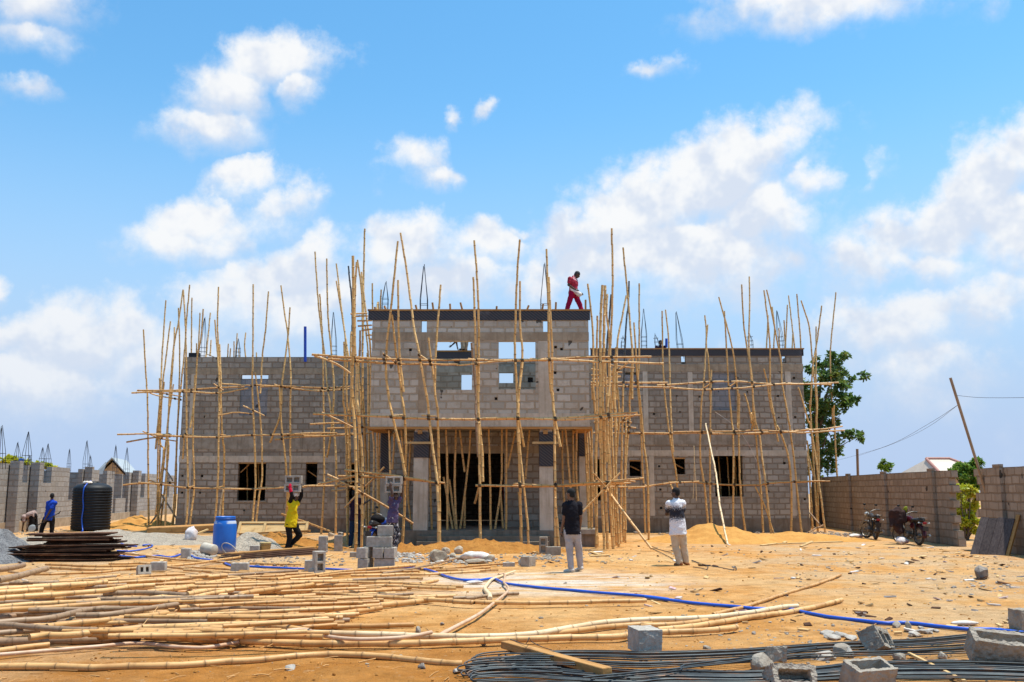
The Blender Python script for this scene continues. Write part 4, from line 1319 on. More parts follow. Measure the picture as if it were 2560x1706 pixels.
# ---------------------------------------------------------------- bamboo
def bamboo(name, pts, r0, r1, mat, label, cat='bamboo pole', group=None, n=6, internode=0.30, knot=1.16, seed=0, bend=0.012):
    """a jointed pole along a bent path: swollen dark nodes between slightly waisted internodes"""
    rr = random.Random(seed)
    path = catmull(pts, 0.15)
    L = [0.0]
    for a, b in zip(path, path[1:]): L.append(L[-1] + (b - a).length)
    tot = L[-1]

    def P(s):
        s = min(max(s, 0), tot)
        for i in range(len(L) - 1):
            if s <= L[i + 1]:
                t = (s - L[i]) / max(1e-6, L[i + 1] - L[i])
                return path[i].lerp(path[i + 1], t)
        return path[-1]
    st, s = [(0.0, 0)], internode * rr.uniform(0.2, 0.9)
    while s < tot - 0.05:
        st += [(s - 0.030, 0), (s - 0.009, 1), (s, 2), (s + 0.009, 1), (s + 0.030, 0), (s + internode * 0.45, 3)]
        s += internode * rr.uniform(0.8, 1.2)
    st.append((tot, 0))
    st = sorted(q for q in st if 0 <= q[0] <= tot)
    pp, rad, ring = [], [], []
    kink = Vector((0, 0, 0))
    last = -1
    for q, k in st:
        if q - last < 0.004: continue
        last = q
        if k == 2: kink = Vector((rr.uniform(-1, 1), rr.uniform(-1, 1), rr.uniform(-1, 1))) * bend
        pp.append(P(q) + kink * 0.5)
        r = r0 + (r1 - r0) * q / tot
        rad.append(r * {0: 1.0, 1: 1.07, 2: knot, 3: 0.965}[k])
        ring.append({0: 0.0, 1: 0.25, 2: 1.0, 3: 0.0}[k])
    mb = MB()
    mb.tube(pp, rad, n, True, ring)
    o = mb.build(name, mat, loc=pts[0], ringattr=True)
    return tag(o, label, cat, group)


# photo tracings of the scaffold: depth | options | zoom points from top to bottom. g = foot on the ground, t = thick, k = grey, w = weathered
UP = {}
UP['LE'] = '''41.5|g|A143,1060 A172,1560 B160,300 B175,1250
42.5||A354,790 A318,1300 A308,1560 B262,250 B226,665
43.0|g|A395,985 A345,1400 A325,1568 B265,500 B250,1310
42.0|g|A433,1040 A430,1200 A405,1568 B300,700 B240,1250
40.2|g|A513,690 A470,1000 A430,1200 A395,1568 B325,500 B315,900 B305,1290
43.5|g|A470,860 A482,1200 A478,1568 B405,500 B380,1000 B372,1260
41.0|g|A575,645 A545,1000 A525,1300 A495,1568 B400,540 B385,1100 B345,1280
44|g|B258,85 B262,600 B290,700 B215,1200
43|g|B370,135 B320,500 B330,700 B275,1000
42.5|g|B297,115 B250,540 B262,900'''
UP['LW'] = '''39.0|g|A515,690 A535,1000 A545,1400 A545,1568 B478,500 B490,1000 B472,1290
39.0||A703,870 A680,1150 A650,1290 A630,1568 B530,350 B508,490
39.6|g|B545,60 B530,560 B540,950 B520,1150 B497,1300
39.0|g|A810,970 A835,1290 A850,1568 B740,540 B735,900 B710,1240
39.6|g|A846,665 A835,1000 A850,1350 A860,1568 B770,540 B785,700 B780,970 B770,1230
39.2||A855,1200 A868,1568 B752,380
38.9|g|A1168,640 A1165,1300 A1160,1568 B1030,540 B1043,900 B1035,1030 B1010,1270
39.6||A1310,705 A1285,1050 A1255,1300 A1240,1568 B1080,210
39.6|g|B1040,35 B1070,300 B1090,560 B1095,900 B1065,1080 B1040,1265
39.6|g|A1428,650 A1460,900 A1490,1100 A1515,1400 A1520,1568 B1325,300 B1322,900 B1290,1250
38.9||A1512,855 A1495,1100 A1465,1350 A1435,1568 B1245,370 B1195,520 B1160,610
38.9|g|B1235,140 B1255,500 B1280,700 B1300,1000 B1285,1240
39.2|gp|B780,990 B760,1080 B740,1230
39.0||B462,540 B455,640 B447,745'''
UP['LX'] = '''46||A596,765 A590,1345
45||A672,905 A655,1300
45||A640,1190 A640,1320
44.5||A768,905 A735,1250 A727,1320
44.5||A775,1160 A765,1310
48||A937,1195 A927,1345
48||A957,1235 A950,1345
49||A990,1170 A988,1345
49||A1020,1095 A1003,1345
49||A1035,1240 A1036,1345
48||A1098,1090 A1088,1200 A1101,1345
48||A1198,1275 A1199,1345'''
UP['CL'] = '''38.4|g|A1745,335 A1775,800 A1815,1150 A1835,1300 A1860,1568 B1650,300 B1690,600 B1700,900 B1695,1370
38.8|g|A1790,730 A1815,1150 A1822,1568 B1600,600 B1600,1000 B1575,1370
38.4||A1855,400 A1865,900 A1895,1250 A1920,1568 D235,250 D210,480 D185,600
38.6||C288,355 C340,800 C375,1050 C397,1180
38.8||C288,510 C330,760 C370,1050 C360,1300 C350,1560
35|k|C395,375 C418,600 C428,760 C430,1100
28.2|gt|C435,285 C441,900 C430,1300 C425,1568 D410,300 D425,700 D428,1000 D420,1355
28.6||C470,340 C455,600 C455,1100 C470,1300 C475,1568 D440,200 D452,330 D457,450
32.5||C478,320 C515,620 C522,1000 C520,1568 D485,300 D510,800 D500,1100
33.5|g|C540,45 C530,560 C528,900 C520,1300 C525,1568 D480,100 D505,600 D515,1180
31.5||C512,430 C540,700 C580,1000 C592,1150 C598,1568
32|g|C420,960 C415,1250 C440,1568 D445,300 D450,600 D470,900 D445,1330
34|g|C357,1050 C360,1300 C350,1568 D345,300 D360,700 D360,1050
34.5|g|C545,900 C570,1150 C570,1568 D530,500 D540,1050
36||C590,1110 C596,1568 D520,300
30.5|g|D560,390 D572,600 D560,1070
30.9|g|D595,400 D600,800 D605,1080
31.2|g|D617,400 D612,700 D622,1000
29.6|w|C500,950 C497,1180
33||D385,0 D372,400 D385,820
31|g|D330,200 D345,500 D350,900 D358,1180
32.4||C500,1010 C490,1300 C505,1568 D455,500 D470,760
29.4|g|C480,1180 C462,1568 D470,500 D478,900 D470,1250
30.4||C565,1150 C575,1568 D525,330
33.8||C385,1130 C380,1568 D370,260'''
UP['CX'] = '''38||C608,530 C611,800
38||C662,695 C663,800
38||C687,585 C678,800
37.5||C640,755 C642,800
37.5||C655,700 C650,800'''
UP['CF'] = '''28.9||C838,155 C800,500 C770,800 C740,1050 C730,1300 C758,1568 D720,250 D790,550 D828,745
28.9||C838,500 C840,780 C850,1100 C860,1250 C887,1500
29.0|g|C783,810 C815,1100 C835,1250 C855,1400 C875,1568 D815,200 D832,500 D825,750 D820,1000 D800,1355
28.8|g|C860,80 C915,420 C950,680 C985,950 C1020,1120 C1060,1350 C1100,1568 D1020,250 D1050,520 D1080,720 D1095,1000 D1100,1300
29.1|g|C1110,1015 C1130,1200 C1160,1400 C1175,1568 D1090,200 D1097,500 D1105,800 D1110,1090
29.2||C1218,545 C1190,900 C1170,1200 C1165,1500
29.0||E298,475 E310,850 E322,1200 E340,1568 F318,300 F345,560 F350,800
28.8|g|E305,150 E335,560 E345,900 E345,1300 E342,1568 F318,400 F325,800 F330,1280
28.8|g|E712,140 E690,420 E672,850 E668,1150 E690,1568 F635,350 F650,700 F665,1140
28.9||E712,510 E715,900 E735,1150 E728,1300 E707,1475
29.1||E735,1130 E700,1568 F645,150 F640,250 F665,400 F687,515
29.1|g|F640,330 F660,600 F690,900 F715,1150 F725,1320
28.7||E950,225 E960,560 E970,900 E970,1150 E985,1450 E1005,1568 F935,270 F985,515
28.9|g|E970,475 E985,800 E1000,1160 E1000,1500 F918,60 F935,300 F938,700 F945,1330
28.8|g|F948,1000 F975,1360
29.6|w|E280,1060 E300,1300 E320,1568 F290,200 F312,600'''
UP['CR'] = '''30.5||G34,535 G75,900 G85,1250 G80,1568 H72,0 H100,350 H100,700 H97,1000
28.6|t|G165,548 G150,850 G145,1150 G145,1568 H135,300 H130,480
28.9|t|G188,550 G180,900 G175,1200 G165,1568 H165,300 H170,700 H195,1340
30.0||G208,625 G200,800 G225,1000 G222,1300 G232,1568
29.0|g|G247,40 G255,450 G250,800 G235,1100 G230,1400 G215,1568 H190,300 H205,650 H215,1000 H240,1375
31.0|k|G243,630 G220,900 G205,1120 G210,1350
33.0||G347,210 G385,600 G410,900 G430,1150 G428,1568 H390,30
34.0|k|G400,510 G395,720 G380,850 G365,1100 G350,1568
32.0||G378,640 G325,900 G295,1080 G290,1568
33.5|g|G445,880 G460,1100 G470,1300 G500,1568 H470,250 H490,500 H520,750 H530,1250
36||G492,530 G492,1000 G490,1250 G478,1420
33|g|G430,1230 G405,1568 H375,250 H345,600 H325,1000 H325,1345
29.5|g|H70,0 H100,350 H95,600 H102,1000 H100,1300
29.8|g|H130,0 H135,600 H150,1000 H170,1310
31.0|g|H232,0 H228,400 H245,800 H268,1318
31.5||H270,0 H290,250 H275,450 H262,650
32.0|g|H322,0 H312,400 H306,800 H298,1325
30.2|g|H60,560 H85,950 H118,1320
30.6|g|H215,100 H212,600 H235,1000 H247,1270
34||H300,200 H275,450 H262,620
31.8|g|H38,370 H55,700 H48,1120
31.6|g|H20,370 H35,700 H38,1110
31.4|g|H62,370 H65,700 H60,1110
29.2||G120,820 G112,1200 G118,1568 H108,400
30.0|g|G260,1280 G262,1568 H255,300 H262,800 H285,1300
31.2||G285,1100 G270,1400 G275,1568 H268,380
28.9|g|H150,180 H148,700 H165,1330
32.6|g|H345,250 H335,700 H340,1290
29.6||G190,1240 G200,1568 H185,640'''
UP['RW'] = '''38.9|g|H435,0 H462,300 H475,600 H490,900 H502,1180
39.0|g|G695,775 G700,1000 G705,1300 G725,1568 H690,350 H720,550 H760,800 H768,1000
39.6||G725,765 G755,1050 G765,1400 G770,1568 H715,380 H730,560
39.0|g|G1077,815 G1090,1000 G1075,1300 G1050,1568 H955,250 H950,600 H985,850 H1018,1165
39.6||G1103,900 G1090,1080 G1108,1200 G1120,1400 G1125,1568
38.8|g|G1135,1300 G1130,1568 H1030,400 H1030,800 H1042,1170
39.6|g|I70,260 I200,740 I245,1050 I268,1300 I262,1568 J260,300 J270,700 J290,1000 J330,1305
38.9|g|I127,405 I150,800 I170,1150 I205,1550 J205,300 J210,600 J205,1295
39.2||I283,1255 I280,1568 J262,290
39.6||I305,130 I330,560 I375,870 I415,1120 I425,1500 J390,290
38.8|g|I385,50 I388,400 I380,750 I395,950 I415,1200 I450,1568 J460,300 J490,550 J530,850 J580,1290
39.1|g|I335,1255 I380,1400 I410,1568 J385,120 J425,300 J450,600 J480,900 J500,1280
38.9|g|I535,190 I575,500 I597,780 I600,1050 I605,1300 I660,1568 J650,270 J735,500 J770,700 J780,1000 J775,1290
39.6|g|I565,185 I620,430 I680,760 I715,950 I722,1150 I760,1350 I795,1568 J760,250 J800,550 J830,850 J880,1290
39.2||I535,1000 I570,1150 I605,1400 J600,150 J650,410
37.0|gp|H993,325 H1040,550 H1080,750 H1110,1000 H1172,1310
38.5|g|J425,850 J520,1050 J612,1310
39.7|p|H898,505 H900,700 H890,940
39.7|p|H902,640 H912,800 H918,955'''
UP['RX'] = '''46||I778,340 I758,790
46||I743,500 I757,790
47||I790,245 I853,790
47||I832,640 I827,790
45||I620,360 I645,560 I637,790
45||I580,450 I562,790
46||I690,580 I697,790
44||I1073,1 I1073,1'''
UP['RE'] = '''42|g|I875,230 I915,750 I925,1100 I930,1568 J950,700 J985,1250
41.5|g|I918,295 I1000,560 I1030,850 I1050,1050 I1078,1350 J1020,300 J1035,800 J1038,1280
41|g|I1132,350 I1085,700 I1050,900 I1030,1100 I1015,1400 J960,60 J990,330
43||I1073,565 I1075,900 I1070,1100 I1085,1350 I1080,1568 J1045,500 J1048,760
45.5||I1278,210 I1230,700 I1220,900 I1235,1300 I1250,1568 J1180,50 J1200,250 J1215,560 J1228,760
40.2|g|I890,1190 I940,1350 I1000,1560 J950,200 J1000,450 J1040,750 J1075,1000 J1110,1305
43||J935,400 J955,700 J970,1000 J985,1230
44||I1260,1380 J1195,60 J1190,180
43||J935,500 J995,750'''
PROP = '''30.4|D695,380 D705,740
31.2|D740,400 D722,700
30.6|D795,380 D820,700
30.9|D870,460 D850,900 D882,1140
30.8|D1020,500 D1030,800 D1045,1110
30.4|D1160,375 D1170,700 D1170,1145
30.9|D1240,380 D1230,800 D1245,1140
31.4|D1270,380 D1312,720
31.3|D1360,380 D1340,660 D1275,1140
31.8|D1315,870 D1312,1140
30.5|F48,375 F62,800 F62,1145
30.9|F130,375 F120,850 F135,1140
31.5|F75,780 F130,1100
30.5|F398,365 F410,800 F415,1145
31.2|F505,365 F500,800 F450,1140
31.6|F495,900 F515,1130
30.6|F545,365 F540,1130
31.8|F615,380 F552,690
31.6|F730,370 F697,780
30.5|F1025,355 F1045,600 F1068,880
31.4|F1085,355 F1092,840
30.9|F1115,355 F1112,700 F1130,980
31.6|F1000,360 F1000,700 F1015,990
30.6|F1185,380 F1200,800 F1215,1130
30.3|F1240,370 F1237,1130
31|F640,880 F672,1140
31.3|D1140,760 D1215,1100'''
SEC = {'LE': 'of the left end scaffold', 'LW': 'before the left wing wall', 'LX': 'behind the left wing wall top', 'CL': 'in the cluster left of the entrance block',
       'CX': 'behind the entrance roof corner', 'CF': 'before the entrance block', 'CR': 'in the cluster right of the entrance block', 'RW': 'before the right wing wall',
       'RX': 'behind the right wing roof edge', 'RE': 'of the right end scaffold'}


def parse(line):
    f = line.split('|')
    toks = [px(q) for q in f[-1].split()]
    return float(f[0]), (f[1] if len(f) > 2 else ''), toks


UPPTS = []
seed = 100
for sec, txt in UP.items():
    rows = [parse(l) for l in txt.split('\n')]
    rows = [r for r in rows if abs(r[2][0][1] - r[2][-1][1]) > 3]
    order = sorted(range(len(rows)), key=lambda i: sum(p[0] for p in rows[i][2]) / len(rows[i][2]))
    rank = {i: k + 1 for k, i in enumerate(order)}
    for i, (Y, fl, P2) in enumerate(rows):
        seed += 1
        pts = [at(x, y, Y + 0.15 * math.sin(seed + j)) for j, (x, y) in enumerate(P2)]
        if 'g' in fl or pts[-1].z < 0.05:
            q = pts[-1]
            q = Vector((q.x, q.y, -0.06))
            if 'p' in fl and sec == 'RW': q = gnd(*P2[-1], 0.0); q.z = 0.05
            pts[-1] = q
        if sec == 'RW' and 'p' in fl and 'g' in fl:
            # the peeled pole leans on the ledger: its foot stands well in front
            n = len(pts)
            y0, y1 = 38.4, pts[-1].y
            pts = [at(x, y, y0 + (y1 - y0) * j / (n - 1)) for j, (x, y) in enumerate(P2)]
        L = pts[0].z - pts[-1].z
        pts = pts[::-1]
        r0 = 0.047 if 't' in fl else (0.043 if L > 5 else 0.036)
        r1 = 0.043 if 't' in fl else (0.031 if L > 5 else 0.031)
        if 'p' in fl and sec == 'RW' and 'g' not in fl: r0 = r1 = 0.018
        mat = M_BAMK if 'k' in fl else M_BAMP if 'p' in fl else M_BAMW if 'w' in fl else M_BAM
        dx = P2[0][0] - P2[-1][0]
        look = ('grey ' if 'k' in fl else 'peeled white ' if 'p' in fl else 'thick ' if 't' in fl else '') + ('tall ' if L > 7 else 'short ' if L < 3 else '') + ('left-leaning ' if dx < -22 else 'right-leaning ' if dx > 22 else '')
        lab = '%sbamboo upright %s, %s from the left' % (look, SEC[sec], ordinal(rank[i]))
        if sec == 'RW' and 'p' in fl and 'g' in fl: lab = 'peeled white pole leaning on the right wing scaffold behind the man in the patterned shirt'
        UPPTS.append(pts)
        bamboo('bamboo_pole', pts, r0, r1, mat, lab, group='upright bamboo poles of the scaffold', n=7, seed=seed)
rows = [parse(l) for l in PROP.split('\n')]
order = sorted(range(len(rows)), key=lambda i: sum(p[0] for p in rows[i][2]) / len(rows[i][2]))
for k, i in enumerate(order):
    Y, fl, P2 = rows[i]
    seed += 1
    pts = [at(x, y, Y) for x, y in P2]
    top = pts[0]; pts[0] = Vector((top.x, top.y, min(top.z, ZB - 0.02)))
    if P2[-1][1] > 1295: pts[-1] = Vector((pts[-1].x, Y, ZP - 0.01))
    lean = P2[0][0] - P2[-1][0]
    look = 'leaning ' if abs(lean) > 8 else 'upright '
    bamboo('bamboo_prop', pts[::-1], 0.036, 0.032, M_BAM, '%sbamboo prop under the porch slab, %s from the left' % (look, ordinal(k + 1)), 'prop', 'bamboo props holding up the porch slab', 7, seed=seed)
for (x0, x1, nm) in ((1796, 1806, 'nearest the left jamb'), (1818, 1826, 'in the middle'), (1838, 1842, 'nearest the right jamb')):
    a = at(x0, 1142, 41.6); b = at(x1, 1250, 41.6); b.z = -0.05
    seed += 1
    bamboo('bamboo_prop', [b, a], 0.036, 0.033, M_BAM, 'bamboo prop inside the right wing big window, ' + nm, 'prop', 'props inside the windows', 6, seed=seed)
for (x0, x1, nm) in ((618, 622, 'in the middle'), (646, 652, 'near the right jamb')):
    a = at(x0, 1156, 41.6); b = at(x1, 1256, 41.6); b.z = -0.05
    seed += 1
    bamboo('bamboo_prop', [b, a], 0.036, 0.033, M_BAM, 'bamboo prop inside the left wing big window, ' + nm, 'prop', 'props inside the windows', 6, seed=seed)

# ledgers, transoms and braces tied to the uprights
LED = {}
LED['top level of the left wing scaffold'] = '''38.7|B30,205 B300,195 B500,195 B750,205 B980,165
39.3|B75,185 B300,185 B500,180 B700,165 B950,155
38.7|B765,130 B1000,145 B1010,150
39.3|B1030,140 B1250,155 B1500,185 B1750,175
38.7|B1080,155 B1250,150 B1600,165 B1810,155
41|B165,195 B230,225 B440,262
41.5|B100,185 B280,208 B440,235
39|B700,130 B780,185
39|B1195,135 B1260,160
38.7|C0,1460 C165,1465 C300,1455 C410,1450
38.4|C0,1475 C165,1490 C405,1470'''
LED['middle level of the left wing scaffold'] = '''40.5|Q1150,183 Q1400,178 Q1680,183
40.5|Q1240,258 Q1500,215 Q1730,195
41.5|Q1400,152 Q1550,215 Q1730,250
38.7|B210,545 B450,560 B740,568
39.3|B300,558 B480,562 B560,566
38.7|B750,567 B1000,550 B1250,545 B1600,530
39.3|B1270,550 B1500,548 B1710,535
38.6|B1200,585 B1400,565 B1850,535
39|B465,540 B580,562
39|B745,545 B800,552
38.5|B735,390 B880,365 B1020,380
38.9|B940,310 B1050,360 B1115,390'''
LED['low level of the left wing scaffold'] = '''40.6|B-40,958 B90,945 B400,938
39.6|B85,938 B300,955 B480,980 B735,985
41|B165,912 B230,940 B280,957
39|B475,980 B545,963
38.7|B740,985 B1040,990 B1300,975 B1450,972
39.0|B720,980 B775,967
39.1|B1060,980 B1180,982 B1250,980
38.7|B1400,975 B1560,960 B1900,975'''
LED['upper level of the entrance scaffold'] = '''28.5|C70,1165 C400,1190 C700,1205 C1100,1215 C1530,1215
28.7|C215,1205 C500,1225 C830,1245 C1050,1250 C1370,1255
28.5|C1360,1258 C1540,1245 E480,1230 E640,1218
28.6|E250,1205 E350,1212 E650,1215 E950,1216
28.7|E800,1205 E1000,1203 E1300,1190 E1640,1188 G600,1183
28.5|E650,1218 E950,1210 E1160,1215 E1400,1228 G400,1235 G710,1245
28.6|C700,1155 C770,1200 C830,1243
28.6|C1015,1160 C1080,1200 C1140,1243
29.5|C90,1175 C250,1230 C330,1270 C420,1335
29.9|C260,1240 C340,1280 C400,1330'''
LED['lath stubs beside the entrance roof corner'] = '''30.6|C415,803 C565,795
30.6|C460,824 C570,822
30.6|C475,865 C608,862
30.6|C480,912 C608,903
30.6|C512,950 C608,938
30.6|C550,995 C608,990
30.6|C592,1030 C610,1026'''
LED['middle level of the entrance scaffold'] = '''28.4|D75,245 D400,258 D700,268 D800,270
28.6|D730,278 D1050,285 D1437,290
28.7|D735,262 D805,255
28.6|D960,258 D1075,264
28.6|F0,288 F300,290 F640,285 F910,282 F1240,262 F1503,240
28.4|F340,283 F640,280 F950,290 F1180,288 F1503,258
28.6|H0,262 H200,248 H435,230
28.8|H200,268 H330,260 H460,258
29.5|D145,235 D280,295 D400,355
31|D50,330 D220,322 D400,318
32|D190,365 D350,360 D520,350
33|D0,405 D150,400 D270,400
33.2|D0,430 D300,420 D555,400'''
LED['low level of the entrance scaffold'] = '''28.5|D330,705 D600,735 D800,760 D1080,805
28.8|D280,755 D600,760 D850,780 D1150,812
28.4|D115,820 D300,780 D470,735
32|D0,835 D180,835 D350,830
29.2|D190,740 D240,762 D290,785
30|D190,770 D280,795 D370,830
31.5|D225,870 D300,868 D380,850
31|D270,830 D350,800 D480,800
29.6|D655,680 D560,780 D480,860 D330,1010
29.2|D400,850 D600,960 D750,1050 D890,1140
28.4|F290,830 F540,835 F750,838 F940,836
28.6|F600,815 F720,825 F940,832
28.5|F940,818 F955,835 F1240,820 F1503,810
28.3|F690,828 F900,834 F1240,812 F1503,800
28.6|H0,822 H200,798 H490,770
29.2|H80,800 H300,790 H420,800
30.2|H80,835 H300,840 H500,840
29.8|H220,825 H300,815 H385,810
28.2|F1165,1045 F1260,945 F1350,850 F1470,725
28.1|F1258,735 F1310,795 F1350,840'''
LED['top level of the right wing scaffold'] = '''34|G60,1415 G400,1415 G745,1413
33.6|G60,1440 G400,1450 G800,1460
38.7|G650,1440 G900,1425 G1160,1405 G1380,1405 I270,1130 I600,1155 I760,1158
38.5|G740,1458 G1050,1478 G1350,1465 I200,1206 I440,1185 I760,1150
38.6|I690,1158 I1000,1158 I1230,1162
39|I720,1152 I1000,1155 I1305,1142
39|I160,1200 I270,1120
39|G1060,1470 G1160,1402
32|G150,1245 G300,1270 G450,1285
32.5|G65,1295 G200,1312 G340,1325
33|G65,1350 G200,1345 G320,1350
32.8|G70,1385 G200,1375 G330,1360
33.2|G95,1440 G200,1400 G280,1380
31.5|G245,1335 G350,1275 G445,1170'''
LED['middle level of the right wing scaffold'] = '''33|H75,400 H250,402 H450,400
38.7|H300,400 H700,405 H1020,400
39.2|H300,405 H500,408 H715,408
38.7|H730,395 H1000,390 H1250,388 J440,300 J760,312
38.5|H1030,405 H1300,408 J300,330 J560,318
39|H1000,402 H1045,372
32|H80,315 H230,315 H390,315
33|H300,345 H425,362
31.5|H210,365 H320,300 H440,240
38.7|J0,335 J200,325 J400,335 J740,315 J950,292
38.6|J700,312 J920,322 J1150,305 J1300,298
39|J780,305 J920,298 J1100,285 J1280,258
40|J920,285 J970,290'''
LED['low level of the right wing scaffold'] = '''38.2|H360,855 H530,835 H700,810 H940,798
38.6|H690,798 H800,800 H1035,806
38.6|H930,808 H1030,815 H1200,825 H1437,825 J560,820
39|H478,820 H542,842
38.4|J500,822 J850,800 J1100,795
38.6|J540,820 J630,803
38.7|J830,808 J1000,800 J1155,796
38.9|J815,802 J860,785'''
BR = [('29.5 27.6', 'H180,840 H250,950 H400,1150 H550,1345', 'long bamboo brace sloping down from the entrance scaffold to the open sand'),
      ('38 33.5', 'B1255,1195 B1450,1260 B1680,1345', 'bamboo pole leaning on the left wing wall behind the man in the yellow vest'),
      ('42.5 41', 'B268,1030 B340,1140 B440,1300', 'diagonal bamboo brace low in the scaffold at the left end'),
      ('43 42', 'B292,1080 B240,1190 B185,1270', 'thin diagonal brace crossing the other low brace at the left end'),
      ('43 42', 'B300,820 B340,880 B365,920', 'short slanting stick at the low ledgers of the left end scaffold'),
      ('41 40', 'J960,1110 J1060,1225', 'short slanting pole at the foot of the right end scaffold'),
      ('41 39', 'J1090,1228 J1020,1260 J945,1300', 'broken pole end propped on the rubble under the right end scaffold'),
      ('39 37.5', 'H708,825 H745,905', 'short stick leaning on the wall behind the head of the man in the patterned shirt'),
      ('30.5 30', 'D1395,975 D1437,800', 'slanting lath in the dark of the doorway')]
M_LASH = surf('dark_rubber_lashing', (0.05, 0.035, 0.025), (0.03, 0.02, 0.015), 30, 0.9)


def lash(lo, pts, r):
    """strips of rubber tying a ledger to the uprights it crosses"""
    done = []
    for U in UPPTS:
        for a, b in zip(U, U[1:]):
            for c, d in zip(pts, pts[1:]):
                dx1, dz1, dx2, dz2 = b.x - a.x, b.z - a.z, d.x - c.x, d.z - c.z
                det = dx1 * dz2 - dz1 * dx2
                if abs(det) < 1e-6: continue
                t = ((c.x - a.x) * dz2 - (c.z - a.z) * dx2) / det
                u = ((c.x - a.x) * dz1 - (c.z - a.z) * dx1) / det
                if not (0 <= t <= 1 and 0 <= u <= 1): continue
                p, q = a.lerp(b, t), c.lerp(d, u)
                if abs(p.y - q.y) > 0.75 or len(done) > 9 or any((q - k).length < .15 for k in done): continue
                done.append(q)
                ax = (d - c).normalized()
                e1, e2 = frame_z(ax)
                mb = MB()
                hx = [q - pts[0] + ax * (-.045 + .09 * k / 24) + (e1 * math.cos(k * 2 * PI / 8) + e2 * math.sin(k * 2 * PI / 8)) * (r + .012) for k in range(25)]
                mb.tube(hx, .010, 4)
                mb.build('lashing', M_LASH, lo)


for sec, txt in LED.items():
    rows = [parse(l) for l in txt.split('\n')]
    order = sorted(range(len(rows)), key=lambda i: (round(sum(p[0] for p in rows[i][2]) / len(rows[i][2])), rows[i][2][0][1]))
    for k, i in enumerate(order):
        Y, fl, P2 = rows[i]
        seed += 1
        pts = [at(x, y, Y) for x, y in P2]
        L = (pts[-1] - pts[0]).length
        slope = abs(pts[-1].z - pts[0].z) / max(L, 0.1)
        look = 'short ' if L < 1.6 else 'long ' if L > 6 else ''
        kind = 'slanting bamboo tie' if slope > 0.25 else 'bamboo ledger'
        r = 0.036 if L > 2 else 0.030
        lo = bamboo('bamboo_ledger', pts, r, r * 0.85, M_BAMG, '%s%s, %s, %s from the left' % (look, kind, sec.replace('level of the', 'level of'), ordinal(k + 1)), 'bamboo pole', 'bamboo ledgers of the scaffold', 7, seed=seed)
        lash(lo, pts, r)
for ys, txt, lab in BR:
    seed += 1
    y0, y1 = map(float, ys.split())
    P2 = [px(q) for q in txt.split()]
    n = len(P2)
    pts = [at(x, y, y0 + (y1 - y0) * j / (n - 1)) for j, (x, y) in enumerate(P2)]
    for q in pts: q.z = max(q.z, 0.0)
    bamboo('bamboo_brace', pts, 0.040, 0.034, M_BAMG if y0 < 40 else M_BAMW, lab, 'bamboo pole', 'bamboo braces', 7, seed=seed)
